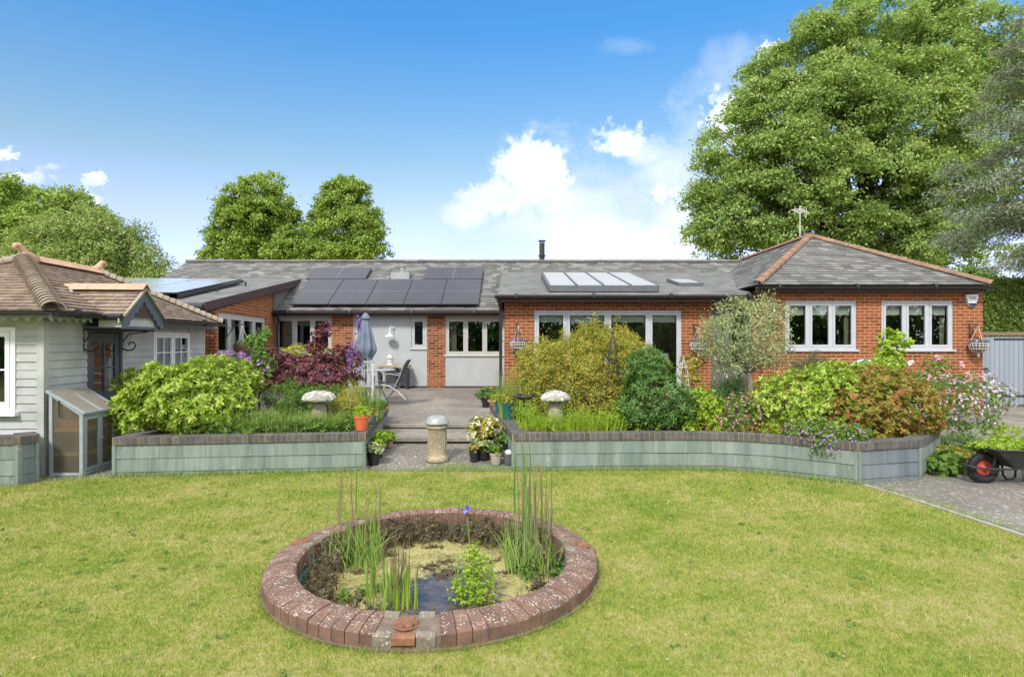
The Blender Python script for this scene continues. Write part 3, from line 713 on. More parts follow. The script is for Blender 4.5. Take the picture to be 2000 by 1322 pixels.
mb = MB(); mb.plate([(-2.11, 8.72, .012), (.09, 8.72, .012), (kx(.08, 8.89, 9.6), 9.6, .11), (kx(.08, 8.89, 10.25), 10.25, .14), (kx(-2.1, 8.89, 10.25), 10.25, .14), (kx(-2.1, 8.89, 9.6), 9.6, .11)], (0, 0, -.12))
struct(mb, 'path', mat['path'])
# right-hand aggregate path with its pale edging
edge = [(4.42, 7.86), (4.55, 7.3), (4.64, 6.6), (4.74, 5.8), (4.80, 5.0), (4.84, 4.0), (4.86, 2.0), (4.86, -6.0)]
mb = MB(); poly = edge + [(30, -6), (30, 17.2), (6.2, 17.2), (6.2, 9.3), (5.3, 8.3)]
mb.prism(poly[::-1], -.08, .012)
struct(mb, 'side_path', mat['path'])
mb = MB()
for (a, b) in zip(edge, edge[1:]): mb.obox((a[0], a[1], -.01), (b[0], b[1], -.01), .045, .06)
struct(mb, 'path_edging', G('edging_concrete', (.42, .38, .32), (.30, .27, .22), 9, .9))
# slab strip by the summerhouse
mb = MB(); mb.plate([(-6.9, 7.95, .008), (-6.05, 8.12, .008), (-5.32, 8.50, .008), (-5.32, 9.6, .03), (-5.0, 13.6, .03), (-6.9, 13.6, .03), (-6.9, 8.3, .01)], (0, 0, -.1))
struct(mb, 'summerhouse_path', mat['path'])
# step in the side path towards the gate
mb = MB(); mb.box(6.6, 14, 11.3, 17.1, 0, .075); struct(mb, 'gate_path', mat['patio'], bevel=.006)

# grass: individual blades, finer and denser near the viewer
def grass():
    rng = np.random.default_rng(3); Ps, Hs, Ws = [], [], []
    for (ya, yb, dens, h, w) in ((2.6, 4.0, 17000, .026, .0042), (4.0, 5.2, 12500, .027, .0052), (5.2, 6.8, 8500, .029, .0068), (6.8, 8.95, 5500, .032, .0088)):
        xw = .92*yb + .6; n = int(dens*(yb-ya)*2*xw)
        x = rng.uniform(-xw, xw, n); y = rng.uniform(ya, yb, n)
        q = ((x-PCX)/(PA+.004))**2+((y-PCY)/(PB+.004))**2
        edge_x = np.interp(y, [e[1] for e in edge[::-1]], [e[0] for e in edge[::-1]])
        ok = (q > 1) & ~((x > edge_x-.02) & (y < 7.95)) & (y < np.interp(x, [-6.6, -5.32, -2.06, .02, 2.47, 3.09, 3.56, 3.95, 4.37, 4.5], [8.0, 8.30, 8.71, 8.70, 8.80, 8.74, 8.53, 8.2, 7.90, 7.8])) & (x < 4.75)
        x, y = x[ok], y[ok]
        hh = np.full(len(x), h)*(.65+.7*rng.random(len(x)))
        near_edge = (q[ok] < 1.06)
        hh[near_edge] *= 1.7
        Ps.append(np.stack([x, y, np.full(len(x), -.004)], 1)); Hs.append(hh); Ws.append(np.full(len(x), w))
    P = np.concatenate(Ps); H = np.concatenate(Hs); W = np.concatenate(Ws); n = len(P)
    a = rng.random(n)*2*PI; b = rng.random(n)*2*PI; le = .25+.75*rng.random(n)
    d = np.stack([np.cos(a), np.sin(a), np.zeros(n)], 1); s = np.stack([np.cos(b), np.sin(b), np.zeros(n)], 1)
    T = P + d*(H*le)[:, None] + np.array([0, 0, 1.])*(H*(1.15-.55*le))[:, None]
    V = np.stack([P-s*W[:, None]*.5, P+s*W[:, None]*.5, T], 1).reshape(-1, 3)
    o = npmesh('grass', V, np.arange(3*n).reshape(-1, 3), mat['blade'])
    tag(o, 'short mown grass with yellowed patches covering the garden lawn', 'grass', kind='stuff')
grass()
def longgrass():
    rng = np.random.default_rng(5); P = []
    def line(a, b, n, w): 
        t = rng.random(n)[:, None]; P.append(np.array([a[0], a[1], 0.])*(1-t)+np.array([b[0], b[1], 0.])*t+np.c_[rng.normal(size=(n, 2))*w, np.zeros(n)])
    line((-5.3, 8.31), (-2.1, 8.70), 900, .025); line((.02, 8.69), (2.47, 8.79), 700, .02); line((2.47, 8.79), (3.2, 8.72), 240, .02)
    line((3.2, 8.70), (4.35, 7.88), 420, .025); line((-1.2, 8.75), (.0, 8.78), 700, .06); line((-2.1, 8.74), (-1.2, 8.74), 150, .03)
    line((-6.9, 7.9), (-5.3, 8.36), 260, .05); line((-1.0, 9.0), (-.6, 8.95), 300, .07); line((4.5, 7.7), (4.8, 5.8), 250, .015)
    P = np.concatenate(P); P = P[P[:, 1] < 9.2]
    V, F = blades(6, P, .10, .9, .007, 3)
    tag(npmesh('edge_grass', V, F, mat['l_grass']), 'longer unmown grass along the foot of the planter walls', 'grass', kind='stuff')
longgrass()
def tufts():
    rng = np.random.default_rng(91); n = 420; xs = rng.uniform(-7, 4.6, n); ys = rng.uniform(3.1, 8.3, n)
    ok = (((xs-PCX)/(PA+.05))**2+((ys-PCY)/(PB+.05))**2 > 1) & (np.abs(xs) < ys*.95); xs, ys = xs[ok], ys[ok]; k = 16
    P = np.stack([np.repeat(xs, k)+rng.normal(size=len(xs)*k)*.022, np.repeat(ys, k)+rng.normal(size=len(xs)*k)*.022, np.zeros(len(xs)*k)], 1)
    V, F = blades(92, P, .062, 1.1, .0055, 3, .8); tag(npmesh('grass_tufts', V, F, mat['l_grass']), 'coarser tufts of grass standing out of the mown lawn', 'grass', kind='stuff')
    m = 900; P = np.stack([rng.uniform(-6.5, 4.5, m), rng.uniform(3.1, 8.3, m), np.full(m, .026)], 1); ok = (((P[:, 0]-PCX)/(PA+.03))**2+((P[:, 1]-PCY)/(PB+.03))**2 > 1); P = P[ok]; m = len(P)
    a = rng.random(m)*2*PI; V = leaves(P, np.stack([np.cos(a), np.sin(a), rng.normal(size=m)*.15], 1), np.tile([0, 0, 1.], (m, 1)), .045*(.4+rng.random(m)), .004)
    tag(npmesh('dry_grass', V, qf(m), mat['l_straw']), 'scattered dry grass clippings lying on the lawn', 'grass', kind='stuff')
    c = 90; q = 8; cx = rng.uniform(-6, 4.5, c); cy = rng.uniform(3.2, 8.2, c); ok = (((cx-PCX)/(PA+.1))**2+((cy-PCY)/(PB+.1))**2 > 1); cx, cy = cx[ok], cy[ok]; c = len(cx)
    lob = [(a_, b_, .012, .05, .05, .012) for a_, b_ in zip(cx, cy)]; V = rosettes(93, lob, c*q, 3, .018, .016, inner=.9, zmin=.004, tilt=(0, 25))
    tag(npmesh('clover', V, qf(len(V)//4), mat['l_mid']), 'small dark clover patches in the lawn', 'clover', kind='stuff')
tufts()
def clover():
    rng = np.random.default_rng(8); n = 70
    xs = rng.uniform(-5, 4.6, n); ys = rng.uniform(3.4, 8.4, n); ok = (((xs-PCX)/1.4)**2+((ys-PCY)/1.5)**2 > 1)
    C = np.stack([xs[ok], ys[ok], np.full(ok.sum(), .032)], 1); out = []
    for i in range(5):
        a = i*2*PI/5+rng.random(len(C)); D = np.stack([np.cos(a), np.sin(a), np.full(len(C), .3)], 1); out.append(leaves(C, nrm(D), np.tile([0, 0, 1.], (len(C), 1)), .010, .008))
    V = np.concatenate(out); tag(npmesh('lawn_flowers', V, qf(len(V)//4), leafmat('tiny_lawn_flower', [(.7, .55, .05), (.75, .72, .6)])), 'tiny yellow and white flowers and fallen petals scattered on the lawn', 'flowers', kind='stuff')
clover()

# ================================================================ HOUSE
YM, YX, YW = 18.56, 15.0, 14.8
house = thing('house', (0, YM, 0), 'long single storey brick bungalow with slate roofs, solar panels and grey window frames', 'house')
fm = Fr((0, YM, 0)); fx = Fr((0, YX, 0)); fw_ = Fr((0, YW, 0))
CL = (-6.60, 13.9); CFar = (-7.01, 18.6); AW = math.atan2(CFar[1]-CL[1], CFar[0]-CL[0]); LW = math.hypot(CFar[0]-CL[0], CFar[1]-CL[1])
fl = Fr((*CL, 0), AW)
# main wall, rendered, with brick piers
mh = [(-7.0, -5.35, 1.47, 2.52), (-4.66, -4.20, 1.62, 2.50), (-2.98, -2.55, 1.62, 2.50), (-1.96, -.22, 1.42, 2.50)]
wall(fm, -7.1, -.1, .2, 2.75, .25, mh).build('wall', mat['render'], house)
for (a, b) in ((-5.33, -4.70), (-2.51, -1.98)):
    MB(fm).box(a, b, -.022, .0, .30, 2.70).build('brick_pier', mat['brick_old'], house)
MB(fm).box(-7.1, -7.02, -.022, -.001, .3, 2.7).build('brick_pier', mat['brick_old'], house)
MB(fm).box(-7.0, -.1, -.012, -.001, .30, .50).build('plinth', mat['riser'], house)
window(house, fm, -7.0, -5.35, 1.47, 2.52, [1, 1, 1], mat['frame_l'], dep=.03, curtain=(-6.85, -6.55))
window(house, fm, -4.66, -4.20, 1.62, 2.50, [1], mat['frame_l'], dep=.03)
window(house, fm, -2.98, -2.55, 1.62, 2.50, [1], mat['frame_l'], dep=.03)
window(house, fm, -1.96, -.22, 1.42, 2.50, [1, 1, 1], mat['frame_l'], dep=.03, curtain=(-1.86, -1.66))
# extension
xh = [(.53, 4.06, .55, 2.56), (4.78, 5.75, .45, 2.62)]
wall(fx, -.184, 5.96, .1, 2.80, .25, xh).build('wall', mat['brick'], house)
MB().box(-.184, .06, YX+.251, YM, .1, 2.9).build('wall', mat['brick'], house)
window(house, fx, .53, 4.06, .55, 2.56, [.62, .84, .84, .62], mat['frame'], dep=.03, blind=.17, fw=.06, cw=.055, sill=False)
# side door in the extension
d = MB(fx); d.box(4.78, 4.85, .03, .10, .45, 2.62); d.box(5.68, 5.75, .03, .10, .45, 2.62); d.box(4.85, 5.68, .03, .10, 2.55, 2.62)
d.box(5.12, 5.20, .031, .099, .45, 2.55)
mat['weathered'] = G('weathered_oak', (.16, .15, .13), (.10, .095, .085), 9, .8, streak=True)
d = d.build('door_frame', mat['weathered'], house)
dd = MB(fx); dd.box(4.86, 5.11, .05, .09, .46, 2.54); dd.build('side_panel', mat['weathered'], d)
dd = MB(fx); dd.box(5.21, 5.67, .05, .09, .46, 1.2); dd.box(5.21, 5.28, .05, .09, 1.2, 2.54); dd.box(5.60, 5.67, .05, .09, 1.2, 2.54); dd.box(5.28, 5.60, .05, .09, 2.45, 2.54)
dd = dd.build('door', mat['weathered'], house); MB(fx).box(5.28, 5.60, .065, .07, 1.2, 2.45).build('pane', mat['glass'], dd, uv=False)
# right wing
wh = [(6.44, 8.13, 1.62, 2.77), (8.72, 10.41, 1.62, 2.77)]
wall(fw_, 5.92, 11.11, 0, 3.06, .25, wh).build('wall', mat['brick'], house)
MB().box(5.92, 6.17, YW+.251, YW+1.0, 0, 3.06).build('wall', mat['brick'], house)
MB().box(10.86, 11.11, YW+.251, 26, 0, 3.06).build('wall', mat['brick'], house)
for h in wh: window(house, fw_, *h, [1, 1, 1], mat['frame'], dep=.02, blind=.22, fw=.055, cw=.055, mull=.045, curtain=(h[1]-.20, h[1]-.1))
# left wing: side wall with a raking top and long glazed screen
top0, top1 = 2.45, 3.3
mb = MB(fl); hx0, hx1, hz0, hz1 = .08, 3.75, .50, 2.48
zt = lambda s: 2.50 + .1726*(s+.0)
for (a, b, c, dd_) in ((0, hx0, .1, None), (hx0, hx1, hz1, None), (hx1, LW, .1, None), (hx0, hx1, .1, hz0)):
    za, zb = (zt(a), zt(b)) if dd_ is None else (dd_, dd_)
    mb.add([(a, 0, c), (b, 0, c), (b, 0, zb), (a, 0, za)], [(0, 1, 2, 3)]); mb.add([(a, .25, c), (b, .25, c), (b, .25, zb), (a, .25, za)], [(3, 2, 1, 0)])
mb.add([(hx0, 0, hz0), (hx0, .25, hz0), (hx0, .25, hz1), (hx0, 0, hz1)], [(0, 1, 2, 3)]); mb.add([(hx1, 0, hz0), (hx1, .25, hz0), (hx1, .25, hz1), (hx1, 0, hz1)], [(3, 2, 1, 0)])
mb.add([(hx0, 0, hz1), (hx1, 0, hz1), (hx1, .25, hz1), (hx0, .25, hz1)], [(0, 1, 2, 3)])
mb.build('wall', mat['brick'], house)
window(house, fl, hx0, hx1, hz0, hz1, [.8, .8, .8, .8], mat['frame_l'], dep=.03, sill=False, mull=.10, fw=.08, cw=.06)
ff = Fr((*CL, 0), AW-PI/2)     # front of the left wing, running left from the corner
# front face: local x to the right; use negative s
wall(ff, -5, 0, .0, 2.50, .25).build('wall', mat['brick'], house)
# interior: floors, back wall and partitions, so the windows look into rooms
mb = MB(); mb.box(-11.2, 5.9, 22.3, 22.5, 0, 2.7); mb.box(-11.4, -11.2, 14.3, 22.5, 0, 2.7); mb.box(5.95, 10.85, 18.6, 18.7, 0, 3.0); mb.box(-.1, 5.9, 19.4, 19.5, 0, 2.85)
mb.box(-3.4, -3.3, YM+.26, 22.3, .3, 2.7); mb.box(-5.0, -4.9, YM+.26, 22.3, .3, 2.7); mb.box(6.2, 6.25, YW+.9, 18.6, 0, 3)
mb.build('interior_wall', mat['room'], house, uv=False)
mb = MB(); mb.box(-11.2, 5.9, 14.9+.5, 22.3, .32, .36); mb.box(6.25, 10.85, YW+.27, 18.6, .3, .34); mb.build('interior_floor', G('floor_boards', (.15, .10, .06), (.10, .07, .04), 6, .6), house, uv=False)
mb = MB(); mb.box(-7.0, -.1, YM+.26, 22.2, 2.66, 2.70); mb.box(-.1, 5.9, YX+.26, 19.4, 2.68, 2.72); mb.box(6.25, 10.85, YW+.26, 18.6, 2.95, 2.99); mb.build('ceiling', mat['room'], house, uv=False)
# furniture silhouettes just inside the kitchen and dining windows
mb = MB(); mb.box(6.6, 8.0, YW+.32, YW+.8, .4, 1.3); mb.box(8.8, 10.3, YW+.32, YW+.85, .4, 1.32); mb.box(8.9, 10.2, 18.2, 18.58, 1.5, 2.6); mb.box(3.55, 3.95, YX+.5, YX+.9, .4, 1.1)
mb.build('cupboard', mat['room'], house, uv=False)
mb = MB(); mb.lathe([(.12, 1.28), (.20, 1.28), (.15, 1.52), (.13, 1.52)], (3.76, YX+.7, 0), 20); mb.build('lamp_shade', mat['blind'], house, uv=False)
mb = MB(); mb.lathe([(.05, 1.10), (.08, 1.16), (.03, 1.24), (.02, 1.28)], (3.76, YX+.7, 0), 12); mb.build('lamp_base', mat['teal'], house, uv=False, smooth=True)
# ---- roofs
def zmain(y): return .5*y - 6.405
YR = 22.07; ZR = zmain(YR)
mainroof = fixn(coursed([(-11.44, 18.25, zmain(18.25)), (8.3, 18.25, zmain(18.25)), (8.3, YR, ZR), (-11.44, YR, ZR)], .19, .26, .015, 1, .35, ragged=.006).build('roof', mat['slate'], house, uv=False))
MB().plate([(-11.4, 18.25, zmain(18.25)-.02), (8.3, 18.25, zmain(18.25)-.02), (8.3, YR, ZR-.02), (-11.4, YR, ZR-.02)], (0, 0, -.12)).build('roof_deck', mat['fascia'], house)
MB().plate([(-11.4, YR, ZR-.02), (8.3, YR, ZR-.02), (8.3, 25.9, 2.72), (-11.4, 25.9, 2.72)], (0, 0, -.1)).build('roof', mat['felt'], house)
ridge_tiles((-11.44, YR, ZR-.02), (8.0, YR, ZR-.02), .085, .45, G('grey_ridge_tile', (.17, .155, .14), (.11, .10, .095), 5, .85, .4, .4), 'ridge_tiles', house, bump=.006, w=1.5)
MB().box(-11.44, -11.2, 22.4, 25.8, 0, 2.75).build('wall', mat['brick'], house)
mb = MB(); mb.add([(-11.3, 18.3, 2.6), (-11.3, YR, ZR-.15), (-11.3, 25.8, 2.65), (-11.1, 18.3, 2.6), (-11.1, YR, ZR-.15), (-11.1, 25.8, 2.65)], [(0, 1, 2), (5, 4, 3), (0, 3, 4, 1), (1, 4, 5, 2), (2, 5, 3, 0)]); mb.build('gable', mat['brick'], house)
MB().box(-11.3, 11, 25.6, 25.8, 0, 2.75).build('wall', mat['brick'], house)
# wing: hipped
EX0, EX1, EY, EZ, AX, AY, AZ = 5.68, 10.98+.08, 14.5, 3.126, 8.35, 17.6, 4.76
slm = [coursed([(EX0, EY, EZ), (EX1, EY, EZ), (AX, AY, AZ)], .16, .25, .015, 5, .35, ragged=.005),
       coursed([(EX0, 26, EZ), (EX0, EY, EZ), (AX, AY, AZ), (AX, 26, AZ)], .17, .25, .015, 6, .35, ragged=.005),
       coursed([(EX1, EY, EZ), (EX1, 26, EZ), (AX, 26, AZ), (AX, AY, AZ)], .17, .25, .015, 7, .35, ragged=.005)]
for s_ in slm: fixn(s_.build('roof', mat['slate'], house, uv=False))
mb = MB(); c0 = [(EX0+.03, EY+.03, EZ-.015), (EX1-.03, EY+.03, EZ-.015), (EX1-.03, 26, EZ-.015), (EX0+.03, 26, EZ-.015), (AX, AY, AZ-.02), (AX, 26, AZ-.02)]
mb.add(c0, [(0, 1, 4), (1, 2, 5, 4), (3, 0, 4, 5), (3, 2, 1, 0), (2, 3, 5)]); mb.build('roof_deck', mat['fascia'], house)
ridge_tiles((EX0-.02, EY-.02, EZ+.01), (AX, AY, AZ+.0), .085, .36, mat['terra_old'], 'hip_tiles', house, w=1.15)
ridge_tiles((EX1+.02, EY-.02, EZ+.01), (AX, AY, AZ+.0), .085, .36, mat['terra_old'], 'hip_tiles', house, w=1.15)
ridge_tiles((AX, AY-.06, AZ), (AX, 26, AZ), .085, .36, mat['terra_old'], 'ridge_tiles', house, w=1.15)
MB().box(EX0+.06, EX1-.06, EY+.05, YW, EZ-.16, EZ-.03).build('soffit', mat['fascia'], house)
MB().box(EX1-.09, EX1-.055, EY+.05, 26, EZ-.16, EZ-.03).build('fascia', mat['black'], house)
gutter(ID, EX0-.02, EX1+.05, EY-.02, EZ-.045, .065).build('gutter', mat['black'], house, uv=False)
# extension roof (felted, low pitch)
SX = .193
def zext(y): return 2.912 + SX*(y-14.65)
mb = MB(); mb.plate([(-.33, 14.65, zext(14.65)), (5.60, 14.65, zext(14.65)), (7.4, 21.15, zext(21.15)), (-.33, 21.15, zext(21.15))], (0, 0, -.07)); mb.build('extension_roof', mat['felt'], house)
mb = MB()
for x in (1.6, 3.9): mb.plate([(x, 14.66, zext(14.66)+.004), (x+.03, 14.66, zext(14.66)+.004), (x+.03, 21, zext(21)+.004), (x, 21, zext(21)+.004)], (0, 0, -.004))
mb.build('felt_lap', mat['felt'], house)
MB().box(-.36, 5.66, 14.63, 14.66, 2.74, 2.90).build('fascia', mat['fascia'], house)
MB().box(-.30, 5.66, 14.66, YX, 2.745, 2.785).build('soffit', mat['fascia'], house)
gutter(ID, -.40, 5.72, 14.57, 2.87, .065).build('gutter', mat['black'], house, uv=False)
mb = MB(); mb.add([(-.30, 14.68, 2.76), (-.30, 18.5, 2.76), (-.30, 21.1, zext(21.1)-.08), (-.30, 14.68, zext(14.68)-.08), (-.27, 14.68, 2.76), (-.27, 18.5, 2.76), (-.27, 21.1, zext(21.1)-.08), (-.27, 14.68, zext(14.68)-.08)], [(0, 1, 2, 3), (7, 6, 5, 4), (0, 4, 5, 1), (3, 2, 6, 7), (0, 3, 7, 4)]); mb.build('roof_cheek', mat['black'], house)
# downpipe at the corner, main gutter
mb = MB(); mb.tube([(-.30, 14.60, 2.83), (-.30, 14.66, 2.70), (-.27, 14.93, 2.58), (-.27, 14.95, 2.4), (-.27, 14.95, .40)], .036, 10)
for z_ in (1.0, 1.8, 2.4): mb.box(-.32, -.22, 14.92, 15.0, z_, z_+.04)
mb.build('downpipe', mat['black'], house, uv=False)
gutter(ID, -7.0, -.32, 18.20, 2.665, .06).build('gutter', mat['black'], house, uv=False)
MB().box(-7.0, -.32, 18.27, YM-.001, 2.58, 2.62).build('soffit', mat['fascia'], house)
MB().box(-7.0, -.32, 18.255, 18.285, 2.575, 2.70).build('fascia', mat['black'], house)
MB().tube([(-6.86, 18.2, 2.6), (-6.86, 18.45, 2.45), (-6.92, 18.50, 2.3), (-6.92, 18.50, .45)], .034, 8).build('downpipe', mat['black'], house, uv=False)
# left wing roof
def zlw(y): return 2.66 + .1726*(y-13.5)
mb = MB(); pts = [(-11.5, 13.05, zlw(13.05)), (-6.62, 13.5, zlw(13.5)), (-6.9, 20.57, zlw(20.57)), (-6.9, 20.9, zlw(20.9)), (-11.5, 21.2, zlw(21.2))]
mb.plate(pts, (0, 0, -.04)); mb.build('wing_roof', mat['felt'], house)
mb = MB(); a, b = Vector((-6.60, 13.48, zlw(13.48)-.10)), Vector((-6.87, 20.4, zlw(20.4)-.10)); mb.obox(a, b, .04, .20); mb.build('fascia', mat['fascia'], house)
mb = MB(); mb.obox((-11.4, 13.03, zlw(13.05)-.12), (-6.63, 13.46, zlw(13.46)-.12), .04, .17); mb.build('fascia', mat['black'], house)
mb = MB(); mb.tube([(-11.4, 12.95, zlw(13.05)-.08), (-6.6, 13.38, zlw(13.4)-.1)], .06, 10); mb.build('gutter', mat['black'], house, uv=False)
# slate-hung cheek between wing wall top and main roof
mb = MB(); mb.add([(-6.98, 18.3, 2.6), (-6.98, 20.4, 3.7), (-6.98, 18.3, zlw(18.3)-.15), (-6.94, 18.3, 2.6), (-6.94, 20.4, 3.7), (-6.94, 18.3, zlw(18.3)-.15)], [(2, 1, 0), (3, 4, 5), (0, 1, 4, 3), (1, 2, 5, 4), (2, 0, 3, 5)]); mb.build('slate_cheek', mat['slate'], house, uv=False)
# ---- solar panels
mat['panelg'] = G('solar_glass_sky_white', (.50, .52, .55), (.46, .48, .51), 2, .10, spec=1.0)  # whitish base colour stands in for sky reflected by the wing panels
def solar(p00, du, dv, nrmv, wmul=1, half='v', m='panel'):
    """panel with corner p00, edge vectors du, dv"""
    p, du, dv, n = Vector(p00), Vector(du), Vector(dv), Vector(nrmv).normalized()
    def q(a, b, h): return tuple(p+du*a+dv*b+n*h)
    mb = MB(); ea, eb = .012/du.length, .012/dv.length
    mb.plate([q(0, 0, 0), q(1, 0, 0), q(1, 1, 0), q(0, 1, 0)], n*.034)
    o = mb.build('solar_panel', mat['panelf'], house, uv=False)
    MB().plate([q(ea, eb, .035), q(1-ea, eb, .035), q(1-ea, 1-eb, .035), q(ea, 1-eb, .035)], n*.003).build('cells', mat[m], o, uv=False)
    if half == 'v': pts = [q(ea, .497, .039), q(1-ea, .497, .039), q(1-ea, .503, .039), q(ea, .503, .039)]
    else: pts = [q(.497, eb, .039), q(.503, eb, .039), q(.503, 1-eb, .039), q(.497, 1-eb, .039)]
    MB().plate(pts, n*.001).build('joint_line', mat['panelline'], o, uv=False)
sl_ = math.sqrt(1.25); nM = (0, -.5, 1)
def mp(x, y, h=.10): return Vector((x, y, zmain(y)+h))
for k in range(5): solar(mp(-6.5+k*1.107, 18.36), (1.095, 0, 0), mp(0, 20.20)-mp(0, 18.36), nM)
for x in (-6.62, -2.86): solar(mp(x, 20.22), (1.89, 0, 0), mp(0, 21.20)-mp(0, 20.22), nM, half='h')
uw = Vector((-.996, -.087, 0)); vw = Vector((-.087, .996, .1726*.996))
for i in range(3):
    for j in range(2):
        p0_ = Vector((-7.50, 14.05, zlw(14.05)+.12)) + uw*(i*1.14) + vw*(j*2.12)
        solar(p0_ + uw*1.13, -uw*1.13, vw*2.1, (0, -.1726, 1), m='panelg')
mb = MB()
for i in range(3):
    x = -7.50; 
    mb.obox((x-.02, 14.3+i*1.7, zlw(14.3+i*1.7)+.0), (x-.02, 14.3+i*1.7, zlw(14.3+i*1.7)+.12), .04, .04, (0, 1, 0))
mb.obox((-7.46, 14.0, zlw(14.0)+.08), (-7.84, 18.3, zlw(18.3)+.08), .03, .07); mb.build('panel_rail', mat['black'], house, uv=False)
# roof vent, flue, aerial
mb = MB(); mb.box(-3.95, -3.35, 20.45, 20.95, zmain(20.45)+.02, zmain(20.95)+.012); mb.build('vent_flashing', mat['zinc'], house)
mb = MB(); mb.tube([(-3.62, 20.75, zmain(20.75)), (-3.62, 20.75, zmain(20.75)+.30)], .07, 12); mb.tube([(-3.62, 20.75, zmain(20.75)+.32), (-3.62, 20.75, zmain(20.75)+.36)], .10, 12); mb.build('roof_vent', mat['zinc'], house, uv=False)
fy = 22.4; fX = X(1058.5, fy)
mb = MB(); mb.tube([(fX, fy, 4.4), (fX, fy, Z(475, fy))], .095, 16); mb.tube([(fX, fy, Z(500, fy)-.02), (fX, fy, Z(500, fy)+.02)], .13, 16); mb.tube([(fX, fy, Z(471, fy)-.02), (fX, fy, Z(470, fy))], .13, 16)
for k in range(6): mb.tube([(fX+.08*math.cos(k), fy+.08*math.sin(k), Z(476, fy)), (fX+.08*math.cos(k), fy+.08*math.sin(k), Z(471, fy))], .008, 5)
mb.build('flue', mat['blackm'], house, uv=False)
ay = 18.7; aX = X(1562.5, ay)
mb = MB(); mb.tube([(aX, ay, 4.6), (aX, ay, Z(402, ay))], .016, 8); zt_ = Z(412, ay)
mb.tube([(aX-.22, ay-.25, zt_), (aX+.22, ay+.25, zt_)], .010, 6)
for k in range(9):
    t = -1+k*.25; cx, cy = aX+.22*t, ay+.25*t; mb.tube([(cx-.12, cy+.10, zt_), (cx+.12, cy-.10, zt_)], .006, 5)
mb.tube([(aX-.15, ay, zt_-.14), (aX-.15, ay, zt_+.14)], .008, 5); mb.tube([(aX+.19, ay, zt_-.1), (aX+.19, ay, zt_+.12)], .008, 5)
mb.build('tv_aerial', mat['white_w'], house, uv=False)
# rooflights
def pe(x, y, h): return (x, y, zext(y)+h)
mb = MB(); y0_, y1_ = 15.05, 18.75; xa, xb = .90, 3.50
for (A, B) in (((xa, y0_), (xb, y0_)), ((xa, y1_), (xb, y1_)), ((xa, y0_), (xa, y1_)), ((xb, y0_), (xb, y1_))):
    mb.obox(pe(*A, .09), pe(*B, .09), .06, .15)
for k in (1, 2, 3): x = xa+(xb-xa)*k/4; mb.obox(pe(x, y0_, .175), pe(x, y1_, .175), .045, .04)
o = mb.build('roof_lantern', mat['greypot'], house, bevel=.004, uv=False)
for k in range(4):
    a = xa+(xb-xa)*k/4+.035; b = xa+(xb-xa)*(k+1)/4-.035
    MB().plate([pe(a, y0_+.03, .168), pe(b, y0_+.03, .168), pe(b, y1_-.03, .168), pe(a, y1_-.03, .168)], (0, 0, .01)).build('pane', mat['glass_sky'], o, uv=False)
MB().plate([pe(xa, y0_, .03), pe(xb, y0_, .03), pe(xb, y1_, .03), pe(xa, y1_, .03)], (0, 0, .02)).build('lantern_base', mat['blind'], o, uv=False)
mb = MB(); xa, xb, y0_, y1_ = 4.40, 5.02, 16.55, 17.75
for (A, B) in (((xa, y0_), (xb, y0_)), ((xa, y1_), (xb, y1_)), ((xa, y0_), (xa, y1_)), ((xb, y0_), (xb, y1_))): mb.obox(pe(*A, .045), pe(*B, .045), .06, .08)
o = mb.build('roof_window', mat['greypot'], house, uv=False); MB().plate([pe(xa, y0_, .07), pe(xb, y0_, .07), pe(xb, y1_, .07), pe(xa, y1_, .07)], (0, 0, .01)).build('pane', mat['glass_sky'], o, uv=False)
# alarm box
ax_, az_ = X(1895.5, YW), Z(587, YW)
def arc_poly(w, h): return [(-w*.5, h*.5), (w*.5, h*.5), (w*.48, h*.2), (w*.30, -h*.35), (w*.12, -h*.5), (-w*.12, -h*.5), (-w*.30, -h*.35), (-w*.48, h*.2)]
P_ = [(ax_+a, YW-.001, az_+b) for a, b in arc_poly(.28, .29)]
o = MB().plate(P_, (0, -.07, 0)).build('alarm_box', mat['white'], house, bevel=.01, uv=False)
MB().plate([(ax_+a, YW-.0725, az_+b) for a, b in [(-.095, -.065), (.095, -.065), (.082, -.10), (.032, -.137), (-.032, -.137), (-.082, -.10)]], (0, -.003, 0)).build('alarm_lens', mat['navy'], o, uv=False)
mb = MB(); mb.box(ax_-.085, ax_+.085, YW-.0735, YW-.072, az_+.060, az_+.078); mb.box(ax_-.05, ax_+.07, YW-.0735, YW-.072, az_+.030, az_+.040); mb.build('alarm_print', mat['ink'], o, uv=False)
# wall lamps
def wall_lamp(x, y, z, nm='wall_lamp', shade=True):
    mb = MB(); mb.tube([(x+.06, y-.005, z+.25), (x+.06, y-.03, z+.25)], .045, 14)
    mb.tube([(x+.06, y-.02, z+.25), (x+.05, y-.12, z+.30), (x-.0, y-.22, z+.27), (x-.0, y-.24, z+.12), (x, y-.24, z+.08)], .012, 8)
    o = mb.build(nm, mat['white'], house, uv=False, smooth=True)
    mb = MB(); mb.lathe([(.03, .10), (.05, .06), (.15, .0), (.152, -.008), (.14, -.004), (.04, .05), (.02, .06)], (x, y-.24, z), 24); mb.build('shade', mat['white'], o, uv=False, smooth=True)
wall_lamp(X(762, 18.4), YM, Z(657, 18.4)); wall_lamp(X(1513, 14.55), YW, Z(619, 14.6))
mb = MB(); sx_ = X(1507, 14.7); mb.ball((sx_, YW-.07, Z(567.5, 14.7)), (.05, .05, .05), 12, 8); mb.build('security_sensor', mat['zinc'], house, uv=False, smooth=True)
MB().tube([(X(1503, 14.8), YW-.01, 2.98), (X(1503, 14.8), YW-.01, 2.4)], .008, 5).build('cable', mat['black'], house, uv=False)

